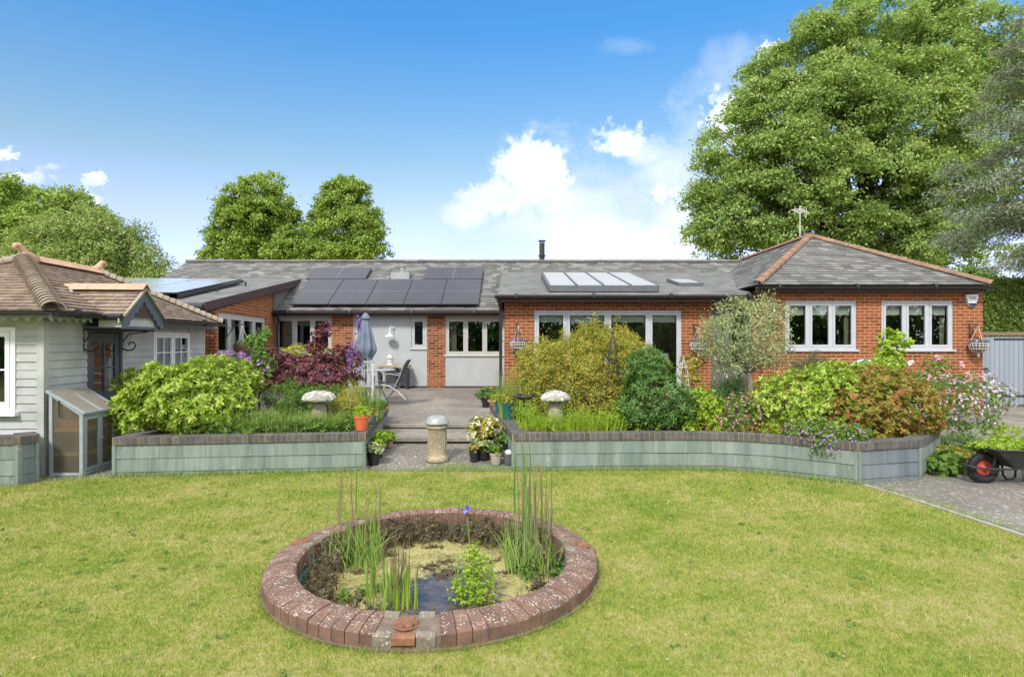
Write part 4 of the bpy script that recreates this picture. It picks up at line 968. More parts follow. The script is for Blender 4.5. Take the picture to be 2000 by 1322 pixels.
# ================================================================ HANGING BASKETS
def bracket(mb, fr, x, y, z, s=1):
    pass
def basket(x, y, z_rim, label, side, flow=True, brk=None, mpot='white_w', chain=.38, flower=None):
    """iron wall bracket + basket hung on three chains; side = direction the bracket projects"""
    t = thing('hanging_basket', (x, y, z_rim), label, 'hanging basket', 'baskets hung from wall brackets')
    r = .17; top = z_rim+chain
    mb = MB(); mb.lathe([(r, 0), (r*1.06, .01), (r*1.06, -.02), (r*.98, -.03), (r*.9, -.12), (r*.62, -.17), (r*.2, -.19), (r*.16, -.19), (r*.55, -.16), (r*.83, -.11), (r*.92, -.02)], (x, y, z_rim), 26)
    mb.build('liner', mat['wicker'], t, uv=False, smooth=True)
    mb = MB()
    for k in range(18):
        a = 2*PI*k/18; c_, s_ = math.cos(a), math.sin(a)
        mb.tube([(x+r*1.1*c_, y+r*1.1*s_, z_rim+.01), (x+r*1.14*c_, y+r*1.14*s_, z_rim-.05), (x+r*.98*c_, y+r*.98*s_, z_rim-.13), (x+r*.65*c_, y+r*.65*s_, z_rim-.185), (x+.02*c_, y+.02*s_, z_rim-.21)], .007, 5)
    for rr, zz in ((1.1, .01), (1.14, -.05), (1.0, -.12)):
        mb.tube([(x+r*rr*math.cos(2*PI*k/24), y+r*rr*math.sin(2*PI*k/24), z_rim+zz) for k in range(25)], .008, 5)
    mb.lathe([(.01, -.19), (.035, -.22), (.02, -.25), (.03, -.28), (.004, -.32)], (x, y, z_rim), 10)
    mb.build('basket', mat[mpot], t, uv=False, smooth=True)
    mb = MB()
    for k in range(3):
        a = 2*PI*k/3+.4; mb.tube([(x+r*math.cos(a), y+r*math.sin(a), z_rim), (x, y, top)], .005, 5)
    mb.build('chain', mat['white_w'], t, uv=False)
    fol = [(x, y, z_rim+.02, r*.95, r*.95, .06)]
    V = rosettes(11, fol, 140, 5, .035, .02); npmesh('leaves', V, qf(len(V)//4), mat['l_mid'], t)
    if flow: 
        V = rosettes(int(x*10) % 97, [(x, y, z_rim+.04, r*1.05, r*.95, .06)], 70, 5, .028, .026, inner=.05, tilt=(0, 25)); npmesh('flowers', V, qf(len(V)//4), mat[flower or 'f_purple'], t)
        V = rosettes(int(x*10) % 97+3, [(x, y, z_rim+.04, r*1.0, r*.95, .06)], 18, 5, .026, .024, inner=.05, tilt=(0, 25)); npmesh('flowers', V, qf(len(V)//4), mat['f_white' if flower is None else 'f_mauve'], t)
    return top
def wbracket(x, y, z, wx, wy):
    """from wall point (wx, wy) to hook (x, y) at height z"""
    mb = MB(); w = Vector((wx, wy, z)); h = Vector((x, y, z)); d = (h-w); n = d.normalized()
    mb.obox(w+n*.006+Vector((0, 0, .06)), w+n*.006+Vector((0, 0, -.30)), .03, .012, n)
    mb.tube([w+n*.01+Vector((0, 0, -.27)), w+n*.06+Vector((0, 0, -.20)), w.lerp(h, .45)+Vector((0, 0, -.05)), w.lerp(h, .75)+Vector((0, 0, .01)), h+Vector((0, 0, .0)), h+n*.03+Vector((0, 0, .02))], .011, 6)
    mb.tube([w+n*.06+Vector((0, 0, -.20)), w+n*.10+Vector((0, 0, -.12)), w+n*.06+Vector((0, 0, -.06)), w+n*.02+Vector((0, 0, -.09))], .007, 5)
    mb.build('basket_bracket', mat['blackm'], house, uv=False)
for (u, v, yy, wy, lab, c, fl_) in ((1012.5, 669, 14.72, YX, 'white wire hanging basket of pink and purple pansies on the wall beside the black downpipe', .42, 'f_mauve'),
                          (1364, 671, 14.72, YX, 'white wire hanging basket of violet flowers half behind the olive tree', .40, None)):
    top = basket(X(u, yy), yy, Z(v, yy), lab, 0, True, None, 'white_w', c, fl_); wbracket(X(u, yy), yy, top, X(u, yy)-.03, wy)
top = basket(X(1911, 14.6), 14.6, Z(671, 14.6), 'white iron hanging basket of purple pansies at the far right corner of the brick wall', 0, True, None, 'white_w', .42)
wbracket(X(1911, 14.6)-.02, 14.6, top, X(1893, YW), YW)
by = 14.6; p_ = fl(.75, -.30, 0)
top = basket(p_[0]+.05, p_[1], Z(673, 14.6), 'rusty wrought iron hanging basket without flowers beside the summerhouse roof corner', 0, False, None, 'wicker', .46)
wbracket(p_[0]+.05, p_[1], top, fl(.75, 0, 0)[0], fl(.75, 0, 0)[1])
# ================================================================ SUMMERHOUSE
SC = (-6.275, 8.40); SA = math.atan2(1, -.07)
fs = Fr((*SC, 0), SA); ff2 = Fr((*SC, 0), 0)
sh = thing('summerhouse', (-7.8, 10.5, 0), 'grey weatherboarded summerhouse with brown tiled hipped roof and dark door under a small gable', 'summerhouse')
SL, WT = 5.12, 2.12
door_s, win_s = (.95, 1.90), (2.90, 4.36)
holes_r = [(door_s[0], door_s[1], .10, 2.02), (win_s[0], win_s[1], .95, 1.98)]
wall(fs, 0, SL, -.1, WT, .09, holes_r).build('wall', mat['board'], sh)
wh_l = [(-1.75, -.36, .86, 2.00)]
wall(ff2, -3.3, 0, -.15, WT, .09, wh_l).build('wall', mat['board'], sh)
def boards(fr, a, b, c, d, seed):
    pts = [fr(a, -.002, c), fr(b, -.002, c), fr(b, -.002, d), fr(a, -.002, d)]
    o = coursed(pts, .112, 3.4, .015, seed, .25, ragged=.003).build('weatherboards', mat['board'], sh, uv=False); fixn(o)
for i, (a, b, c, d) in enumerate([(.085, .95, -.02, 2.1), (1.90, 2.90, -.02, 2.1), (2.90, 4.36, -.02, .95), (4.36, SL-.08, -.02, 2.1)]): boards(fs, a, b, c, d, i)
for i, (a, b, c, d) in enumerate([(-.36, -.075, -.14, 2.1), (-1.75, -.36, -.14, .86), (-3.3, -1.75, -.14, 2.1)]): boards(ff2, a, b, c, d, 10+i)
mb = MB(ff2); mb.box(-.075, .022, -.024, -.001, -.12, 2.1); mb.build('corner_board', mat['board'], sh, bevel=.003)
mb = MB(fs); mb.box(.0, .085, -.024, -.001, -.08, 2.1); mb.box(SL-.08, SL, -.024, -.001, -.05, 2.1); mb.build('corner_board', mat['board'], sh, bevel=.003)
window(sh, fs, win_s[0], win_s[1], .95, 1.98, [1, 1], mat['white'], dep=-.03, bars=(2, 3), fw=.05, cw=.05, mull=.05)
window(sh, ff2, -1.75, -.36, .86, 2.00, [1, 1], mat['white'], dep=-.03, bars=(1, 2), fw=.065, cw=.065, mull=.05)
# door
mb = MB(fs); a, b = door_s; mb.box(a, a+.06, -.02, .08, .1, 2.02); mb.box(b-.06, b, -.02, .08, .1, 2.02); mb.box(a+.06, b-.06, -.02, .08, 1.95, 2.02)
mb.build('door_frame', mat['door'], sh, bevel=.004)
mb = MB(fs); a, b = a+.065, b-.065; za, zb, zc = .12, 1.02, 1.94
mb.box(a, b, .0, .045, za, zb); mb.box(a, a+.12, .0, .045, zb, zc); mb.box(b-.12, b, .0, .045, zb, zc); mb.box(a+.12, b-.12, .0, .045, zc-.16, zc)
mb.box((a+b)/2-.012, (a+b)/2+.012, .002, .043, zb, zc-.16); mb.box(a+.12, b-.12, .003, .042, 1.39, 1.414)
mb.box(a+.10, b-.10, -.01, .0, .22, .90)
do = mb.build('door', mat['door'], sh, bevel=.004)
MB(fs).box(a+.12, b-.12, .02, .026, zb, zc-.16).build('pane', mat['glass'], do, uv=False)
mb = MB(fs); mb.box(b-.085, b-.045, -.012, .0, .98, 1.16); mb.tube([(b-.065, -.01, 1.07), (b-.065, -.06, 1.07), (b-.065, -.06, 1.07), (b-.17, -.06, 1.07)], .011, 8); mb.build('door_handle', mat['blackm'], do, uv=False)
# interior
mb = MB(); mb.add([fs(0, .1, .05), fs(SL, .1, .05), fs(SL, 2.9, .05), fs(0, 2.9, .05)], [(0, 1, 2, 3)]); mb.build('interior_floor', mat['room'], sh, uv=False)
mb = MB(fs); mb.box(0, SL, 2.95, 3.04, -.1, WT); mb.box(SL-.09, SL, .09, 2.95, -.1, WT); mb.build('wall', mat['board'], sh)
mb = MB(fs); mb.box(0, SL, .0, 3.0, WT, WT+.03); mb.build('ceiling', mat['room'], sh, uv=False)
mb = MB(fs)
for k in range(4): mb.box(.9, 2.0, 2.3, 2.9, .4+k*.42, .43+k*.42)
mb.box(.9, .93, 2.3, 2.9, .1, 2.0); mb.box(1.97, 2.0, 2.3, 2.9, .1, 2.0)
for k in range(9): mb.box(1.0+.1*k, 1.06+.1*k, 2.4, 2.6, .43+.42*(k % 4), .43+.42*(k % 4)+.12+.02*(k % 3))
mb.build('shelving', mat['wood'], sh, uv=False)
# roof
Z0, ZT = 2.21, 3.11
e1, e2 = (-5.93, 8.10, Z0), (-6.33, 13.55, Z0); r1, r2 = (-7.80, 10.0, ZT), (-7.93, 12.05, ZT); e0, e3 = (-9.67, 8.10, Z0), (-9.80, 13.55, Z0)
for i, P_ in enumerate(([e1, e2, r2, r1], [e0, e1, r1], [e2, e3, r2])):
    fixn(coursed(P_, .112, .165, .023, 30+i, .25, ragged=.003).build('roof', mat['tile'], sh, uv=False))
mb = MB(); dz = lambda p, h=.02: (p[0], p[1], p[2]-h)
mb.add([dz(e1), dz(e2), dz(e3), dz(e0), dz(r1), dz(r2)], [(0, 1, 5, 4), (3, 0, 4), (1, 2, 5), (2, 3, 4, 5), (3, 2, 1, 0)]); mb.build('roof_deck', mat['fascia'], sh)
ridge_tiles(r1, r2, .11, .42, mat['terra'], 'ridge_tiles', sh, bump=.004, w=1.2, seg=2)
ridge_tiles(Vector(e1)+Vector((.02, -.02, .0)), Vector(r1), .105, .125, mat['hip'], 'hip_tiles', sh, bump=.024, w=1.15, seg=9)
ridge_tiles(Vector(e2)+Vector((.02, .02, .0)), Vector(r2), .09, .125, mat['hip'], 'hip_tiles', sh, bump=.022, w=1.1, seg=9)
ridge_tiles(Vector(e0)+Vector((-.02, -.02, .0)), Vector(r1), .09, .125, mat['hip'], 'hip_tiles', sh, bump=.022, w=1.1, seg=9)
def finial(p, d):
    mb = MB(); p = Vector(p); d = Vector(d).normalized()
    def T(q): return tuple(p+(Vector(q)-p)*.62)
    mb.tube([p - d*.34 + Vector((0, 0, .0)), p - d*.16 + Vector((0, 0, .09)), p - d*.02+Vector((0, 0, .18)), p+d*.04+Vector((0, 0, .29)), p+d*.10+Vector((0, 0, .36)), p+d*.20+Vector((0, 0, .355)), p+d*.235+Vector((0, 0, .29)), p+d*.18+Vector((0, 0, .25))],
            [.15, .14, .115, .08, .07, .06, .05, .035], 12)
    mb.lathe([(.19, -.03), (.18, .06), (.12, .14), (.09, .20)], tuple(p), 14)
    mb.v = [T(q) for q in mb.v]
    mb.build('finial', mat['terra'], sh, smooth=True, uv=False)
finial(r1, (-.2, -1, 0)); finial(r2, (.25, 1, 0))
# gutters
mb = gutter(ID, -9.6, -5.95, 8.02, Z0-.02, .055); mb.build('gutter', mat['black'], sh, uv=False)
fg = Fr((e1[0]+.055, e1[1], 0), math.atan2(e2[1]-e1[1], e2[0]-e1[0]))
for (a, b) in ((-.05, 1.08), (2.28, 5.52)): gutter(fg, a, b, 0, Z0-.02, .055).build('gutter', mat['black'], sh, uv=False)
# scalloped valances under the eaves
def valance(fr, a, b, y, z1, h, pitch, m='board', name='valance', t=.018):
    pts = [(a, z1), (b, z1)]; n = max(1, round((b-a)/pitch)); w = (b-a)/n
    low = []
    for i in range(n):
        x0 = b-w*i
        for k in range(0, 8): 
            u_ = k/8; low.append((x0-w*u_, z1-h*(1-.48*math.sin(PI*u_))))
    low.append((a, z1-h)); pts = pts + low
    mb = MB(fr); mb.plate([(x, y, z) for x, z in pts], (0, t, 0)); return mb.build(name, mat[m], sh, uv=False)
valance(ff2, -3.3, .33, -.30, 2.17, .10, .16, m='frosty'); valance(fs, -.25, .62, -.27, 2.17, .10, .16, m='frosty'); valance(fs, 1.95+.1, SL+.2, -.20, 2.15, .10, .095, m='frosty')
# gabled porch over the door
ga, gb, gd = .80, 1.95, -.60
gm_ = (ga+gb)/2; gz0, gz1 = 2.20, 2.62
for i, P_ in enumerate(([fs(ga-.02, gd-.03, gz0), fs(ga-.02, .50, gz0), fs(gm_, .5, gz1), fs(gm_, gd-.03, gz1)], [fs(gb+.02, .50, gz0), fs(gb+.02, gd-.03, gz0), fs(gm_, gd-.03, gz1), fs(gm_, .5, gz1)])):
    if i == 0: P_ = [P_[1], P_[0], P_[3], P_[2]]
    else: P_ = [P_[1], P_[0], P_[3], P_[2]]
    fixn(coursed(P_, .10, .165, .021, 50+i, .25, ragged=.003).build('porch_roof', mat['tile'], sh, uv=False))
mb = MB(fs); mb.add([(ga, gd, gz0-.02), (gb, gd, gz0-.02), (gm_, gd, gz1-.02), (ga, .5, gz0-.02), (gb, .5, gz0-.02), (gm_, .5, gz1-.02)], [(0, 1, 2), (5, 4, 3), (0, 2, 5, 3), (2, 1, 4, 5), (0, 3, 4, 1)]); mb.build('porch_deck', mat['fascia'], sh, uv=False)
ridge_tiles(fs(gm_, gd-.06, gz1-.01), fs(gm_, .62, gz1-.01), .10, .42, mat['terra'], 'ridge_tiles', sh, bump=.004, w=1.25, seg=2)
mb = MB(fs)   # boarded tympanum
for k in range(4):
    z0_ = 2.04+k*.11; z1_ = min(z0_+.106, gz1-.08); 
    if z1_ <= z0_: break
    hw = lambda z: (gb-ga)/2*(1-(max(z, gz0)-gz0)/(gz1-gz0))-.02
    mb.plate([(gm_-hw(z0_), gd+.03-k*.0, z0_), (gm_+hw(z0_), gd+.03, z0_), (gm_+hw(z1_), gd+.036, z1_), (gm_-hw(z1_), gd+.036, z1_)], (0, .02, 0))
mb.build('gable_boards', mat['board'], sh, uv=False)
out = [(gm_, gz1+.0), (gb+.03, gz0-.0), (gb+.03, 2.0)]
n = 26; inn = []
for k in range(n+1):
    t = k/n; x = gb-.06 + (gm_-gb+.06)*t; z = 2.015 + (gz1-.20-2.015)*t + .025*math.sin(t*PI*9)*(1 if t < .97 else 0)
    inn.append((x, z))
rp = [(gm_, gz1)] + [(gb+.03, gz0-.01), (gb+.03, 2.0)] + inn
mb = MB(fs); mb.plate([(x, gd-.02, z) for x, z in rp], (0, .025, 0)); mb.build('bargeboard', mat['bargeboard'], sh, uv=False)
mb = MB(fs); mb.plate([(2*gm_-x, gd-.02, z) for x, z in rp][::-1], (0, .025, 0)); mb.build('bargeboard', mat['bargeboard'], sh, uv=False)
mb = MB(fs); mb.obox((gm_, gd-.04, gz1+.01), (gb+.05, gd-.04, gz0-.02), .035, .03); mb.obox((gm_, gd-.04, gz1+.01), (ga-.05, gd-.04, gz0-.02), .035, .03); mb.build('verge', mat['stone'], sh, uv=False)
mb = MB(fs); mb.box(ga+.02, gb-.02, gd+.01, .0, 2.0, 2.035); mb.build('porch_soffit', mat['bargeboard'], sh, uv=False)
valance(fs, ga-.1, ga-.08, gd, 2.18, .1, .02)
mb = MB(fs); mb.box(ga-.005, ga+.02, gd+.01, -.26, 2.02, 2.17); mb.build('porch_side', mat['board'], sh, uv=False)
fp = Fr(fs(ga-.05, gd-.03, 0), SA+PI/2)
mb = MB(); mb.tube([fs(ga-.06, gd-.02, gz0-.03), fs(ga-.06, -.30, gz0-.03)], .05, 10); mb.tube([fs(gb+.06, gd-.02, gz0-.03), fs(gb+.06, -.30, gz0-.03)], .05, 10); mb.build('gutter', mat['black'], sh, uv=False)
for s_ in (ga+.06, gb-.06):
    mb = MB(fs); P_ = [(s_, -.005, 1.72), (s_, -.03, 1.80), (s_, -.02, 1.98), (s_, -.04, 1.995), (s_, gd+.05, 1.995)]
    mb.tube([(s_, -.012, 1.66), (s_, -.012, 1.99)], .012, 6); mb.tube([(s_, -.012, 1.985), (s_, gd+.08, 1.985)], .012, 6)
    mb.tube([(s_, -.015, 1.70), (s_, -.10, 1.66), (s_, -.19, 1.68), (s_, -.23, 1.75), (s_, -.19, 1.80), (s_, -.13, 1.79), (s_, -.12, 1.745)], .012, 6)
    mb.tube([(s_, -.02, 1.80), (s_, -.12, 1.93), (s_, -.30, 1.955), (s_, -.42, 1.97)], .010, 6)
    mb.build('scroll_bracket', mat['blackm'], sh, uv=False)
# porch lead flashing
MB().plate([fs(ga-.0, .02, 2.27), fs(ga+.06, .02, 2.29), fs(gm_-.16, .38, 2.62), fs(gm_-.22, .38, 2.60)], (0, 0, .008)).build('lead_flashing', mat['zinc'], sh)

# ================================================================ COLD FRAME
FX0, FX1, FY0, FY1 = -6.16, -5.71, 8.34, 9.06
zb_, zf_ = 1.13, .86
cf = thing('cold_frame', ((FX0+FX1)/2, (FY0+FY1)/2, .02), 'grey wooden cold frame with cloudy panes and sloping lid against the summerhouse wall', 'cold frame')
t_ = .045
mb = MB(); 
for (x, y, h) in ((FX0, FY0, zb_), (FX0, FY1-t_, zb_), (FX1-t_, FY0, zf_), (FX1-t_, FY1-t_, zf_)): mb.box(x, x+t_, y, y+t_, .01, h-.02)
for y in (FY0+.002, FY1-t_+.002):
    mb.box(FX0+t_, FX1-t_, y, y+t_-.004, .02, .06); mb.obox((FX0+t_*.5, y+t_/2, zb_-.025), (FX1-t_*.5, y+t_/2, zf_-.025), t_-.006, .05)
mb.box(FX0+.002, FX0+t_-.002, FY0+t_, FY1-t_, .02, .07); mb.box(FX0+.002, FX0+t_-.002, FY0+t_, FY1-t_, zb_-.07, zb_-.02); mb.box(FX1-t_+.002, FX1-.002, FY0+t_, FY1-t_, .02, .07); mb.box(FX1-t_+.002, FX1-.002, FY0+t_, FY1-t_, zf_-.06, zf_-.02)
mb.build('frame', mat['frosty'], cf, bevel=.003)
mb = MB(); mb.box(FX0+t_, FX1-t_, FY0+.018, FY0+.022, .06, zf_-.04); mb.add([(FX0+t_, FY0+.018, zf_-.04), (FX1-t_, FY0+.018, zf_-.04), (FX0+t_, FY0+.018, zb_-.06), (FX0+t_, FY0+.022, zf_-.04), (FX1-t_, FY0+.022, zf_-.04), (FX0+t_, FY0+.022, zb_-.06)], [(0, 1, 2), (5, 4, 3), (1, 4, 5, 2)])
mb.build('side_pane', mat['poly'], cf, uv=False)
mb = MB(); mb.box(FX0+t_, FX1-t_, FY1-.022, FY1-.018, .06, zf_-.04); mb.box(FX0+.02, FX0+.024, FY0+t_, FY1-t_, .07, zb_-.07); mb.build('back_pane', mat['poly'], cf, uv=False)
ym = (FY0+FY1)/2
for a, b in ((FY0+t_+.003, ym-.003), (ym+.003, FY1-t_-.003)):
    mb = MB(); x0, x1 = FX1-.032, FX1+.004; c, d = .075, zf_-.062
    mb.box(x0, x1, a, a+.04, c, d); mb.box(x0, x1, b-.04, b, c, d); mb.box(x0+.001, x1-.001, a+.04, b-.04, c, c+.04); mb.box(x0+.001, x1-.001, a+.04, b-.04, d-.04, d)
    o = mb.build('door', mat['frosty'], cf, bevel=.002); MB().box(FX1-.012, FX1-.008, a+.04, b-.04, c+.04, d-.04).build('pane', mat['poly'], o, uv=False)
mb = MB(); mb.tube([(FX1+.004, ym+.025, .48), (FX1+.03, ym+.025, .48)], .012, 8); mb.tube([(FX1+.01, ym-.03, .475), (FX1+.012, ym+.03, .49)], .006, 6); mb.build('latch', mat['zinc'], cf, uv=False)
mb = MB(); L0, L1 = Vector((FX0-.03, 0, zb_+.018)), Vector((FX1+.035, 0, zf_-.012))
for y in (FY0-.02, ym-.022, FY1-.022):
    mb.obox((L0.x, y+.022, L0.z), (L1.x, y+.022, L1.z), .044, .03)
mb.obox((L0.x+.02, FY0+.02, L0.z-.006), (L0.x+.02, FY1-.02, L0.z-.006), .04, .028); mb.obox((L1.x-.02, FY0+.02, L1.z+.004), (L1.x-.02, FY1-.02, L1.z+.004), .04, .028)
lid = mb.build('lid', mat['frosty'], cf, bevel=.002)
MB().plate([(L0.x+.03, FY0+.01, L0.z), (L1.x-.03, FY0+.01, L1.z+.012), (L1.x-.03, FY1-.01, L1.z+.012), (L0.x+.03, FY1-.01, L0.z)], (0, 0, .005)).build('pane', mat['polylid'], lid, uv=False)
for z in (.31, .635):
    mb = MB()
    for k in range(6): x = FX0+.05+k*.062; mb.box(x, x+.045, FY0+.05, FY1-.05, z, z+.012)
    mb.box(FX0+.05, FX1-.05, FY0+.03, FY0+.05, z-.028, z+.004); mb.box(FX1-.055, FX1-.035, FY0+.05, FY1-.05, z-.028, z+.004)
    mb.build('shelf', mat['wood'], cf, uv=False)
MB().tube([(-6.02, FY0-.006, 1.04), (-6.02, FY0-.01, .98), (-6.015, FY0-.008, .80)], .008, 6).build('stay', mat['black'], cf, uv=False)
t = thing('seed_tray', (-5.93, 8.62, .648), 'orange plastic seed tray on the top shelf inside the cold frame', 'seed tray')
mb = MB(); x0, x1, y0, y1 = -6.08, -5.79, 8.42, 8.80; mb.box(x0+.02, x1-.02, y0+.02, y1-.02, .648, .655)
mb.plate([(x0+.02, y0+.02, .65), (x1-.02, y0+.02, .65), (x1, y0, .74), (x0, y0, .74)], (0, .006, 0)); mb.plate([(x0+.02, y1-.02, .65), (x1-.02, y1-.02, .65), (x1, y1, .74), (x0, y1, .74)], (0, -.006, 0))
mb.plate([(x0+.02, y0+.02, .65), (x0+.02, y1-.02, .65), (x0, y1, .74), (x0, y0, .74)], (.006, 0, 0)); mb.plate([(x1-.02, y0+.02, .65), (x1-.02, y1-.02, .65), (x1, y1, .74), (x1, y0, .74)], (-.006, 0, 0))
mb.build('tray', mat['orange'], t, uv=False)
MB().box(x0-.008, x1+.008, y0-.008, y0+.006, .734, .748).build('rim', mat['orange'], t, uv=False)
t = thing('seed_tray', (-5.93, 8.62, .323), 'green plastic seed tray on the lower shelf inside the cold frame', 'seed tray')
mb = MB(); mb.box(-6.05, -5.80, 8.44, 8.88, .323, .33); mb.box(-6.05, -5.80, 8.44, 8.446, .33, .38); mb.box(-6.05, -5.80, 8.874, 8.88, .33, .38); mb.box(-6.05, -6.044, 8.446, 8.874, .33, .38); mb.box(-5.806, -5.80, 8.446, 8.874, .33, .38)
mb.build('tray', mat['greenp'], t, uv=False); MB().box(-6.03, -5.82, 8.46, 8.86, .33, .36).build('compost', mat['soil'], t, uv=False)

# ================================================================ RAISED PLANTERS
def resample(pts, step):
    P = [Vector((p[0], p[1])) for p in pts]; out = [P[0]]; 
    for a, b in zip(P, P[1:]):
        L = (b-a).length; n = max(1, round(L/step)); out += [a+(b-a)*i/n for i in range(1, n+1)]
    return out
def planter(name, label, pts, H, loc, smoothrange=None, mats=None, soil=True, coping_w=.225, seed=0, back=None, lightrows=3):
    """pts: outer line of the retaining wall, plot side on the left hand"""
    rnd = random.Random(seed); t = thing(name, loc, label, 'planter')
    clad, mort, cop, core = MB(), MB(), MB(), MB(); clad2 = MB()
    for i, (a, b) in enumerate(zip(pts, pts[1:])):
        a, b = Vector(a), Vector(b); L = (b-a).length; ang = math.atan2(b.y-a.y, b.x-a.x); fr = Fr((a.x, a.y, 0), ang)
        for m_ in (clad, mort, cop, core, clad2): m_.fr = fr
        use = clad2 if mats and i in mats else clad
        core.box(.03 if L > .5 else 0, L-.03 if L > .5 else L, .018, .20, -.05, H-.10)
        # slates: three courses, joints broken
        rows = [(-.02, .060), (.066, .240), (.246, H-.103)] if H < .6 else [(-.02, .13), (.136, .33), (.336, H-.103)]
        for r_, (z0, z1) in enumerate(rows):
            x = -rnd.random()*.2 if L > .5 else 0
            while x < L-1e-4:
                w = .30 if L > .5 else L; x0, x1 = max(0, x), min(L, x+w)
                if x1-x0 > .004:
                    d0 = -.004+rnd.uniform(-.003, .003)
                    use.add([(x0+.0015, d0-.009, z0), (x1-.0015, d0-.009, z0), (x1-.0012, .012, z0), (x0+.0012, .012, z0), (x0+.0012, d0, z1), (x1-.0012, d0, z1), (x1-.0012, .014, z1), (x0+.0012, .014, z1)], [(0, 3, 2, 1), (4, 5, 6, 7), (0, 1, 5, 4), (1, 2, 6, 5), (2, 3, 7, 6), (3, 0, 4, 7)])
                x += w
        # soldier coping bricks with ochre joints
        mort.box(-.002, L+.002, -.019, coping_w-.03, H-.100, H-.004)
        n = max(1, round(L/.075)); w = L/n
        for k in range(n):
            j = rnd.uniform(-.002, .002); cop.box(k*w+.0045, (k+1)*w-.0045, -.025+j, coping_w-.025+j, H-.103, H+rnd.uniform(-.002, .002))
    core.build('core', mat['riser'], t, uv=False); clad.build('slate_cladding', mat['slateclad'], t, uv=False)
    if clad2.v: clad2.build('slate_cladding', mat['slateclad2'], t, uv=False)
    mort.build('mortar', mat['mortar'], t, uv=False); cop.build('coping', mat['coping'], t, bevel=.004, uv=False)
    # corner pieces
    for i in range(1, len(pts)-1):
        cb = MB()
        a, b, c = Vector(pts[i-1]), Vector(pts[i]), Vector(pts[i+1]); d1, d2 = (b-a).normalized(), (c-b).normalized()
        if d1.dot(d2) < .93:
            n1 = Vector((d1.y, -d1.x)); n2 = Vector((d2.y, -d2.x)); q = b+(n1+n2).normalized()*.016
            cb.obox((q.x-d1.x*.04, q.y-d1.y*.04, H/2-.06), (q.x, q.y, H/2-.06), .018, H-.09); cb.obox((q.x, q.y, H/2-.06), (q.x+d2.x*.04, q.y+d2.y*.04, H/2-.06), .018, H-.09)
        if cb.v: cb.build('corner_flashing', mat['slateclad'], t, uv=False)
    if soil:
        mb = MB(); ins = [(p[0], p[1]) for p in pts] + list(back or []); mb.add([(x, y, H-.06) for x, y in ins], [tuple(range(len(ins)))]); mb.build('soil', mat['soil'], t, uv=False)
    return t
lp = [(-5.32, 10.6), (-5.30, 8.35), (-2.06, 8.75), (kx(-2.06, 8.75, 12.25), 12.25)]
planter('raised_planter', 'long green slate-clad raised bed with dark brick coping left of the steps', lp, .53, (-3.7, 8.6, 0), seed=1, back=[(-2.7, 12.6), (-5.3, 12.6)])
curve = [(kx(.02, 8.73, 13.1), 13.1), (.02, 8.73), (.7, 8.765), (1.41, 8.80), (2.0, 8.825), (2.47, 8.83), (2.8, 8.805), (3.09, 8.75), (3.34, 8.655), (3.56, 8.55), (3.76, 8.42), (3.95, 8.26), (4.18, 8.09), (4.37, 7.93), (5.33, 8.20), (6.20, 9.12), (6.30, 12.4)]
planter('raised_planter', 'long curving green slate-clad raised bed right of the steps, ending in a grey angled face', curve, .53, (2.5, 8.9, 0), mats={13}, seed=2, back=[(6.0, 12.9), (-.3, 13.1)])
planter('raised_planter', 'short slate-clad raised bed at the left edge in front of the summerhouse', [(-9.5, 7.62), (-6.17, 7.84), (-6.10, 8.06), (-6.35, 8.30)], .62, (-7, 7.9, 0), mats={1}, seed=3, back=[(-9.5, 8.2)])
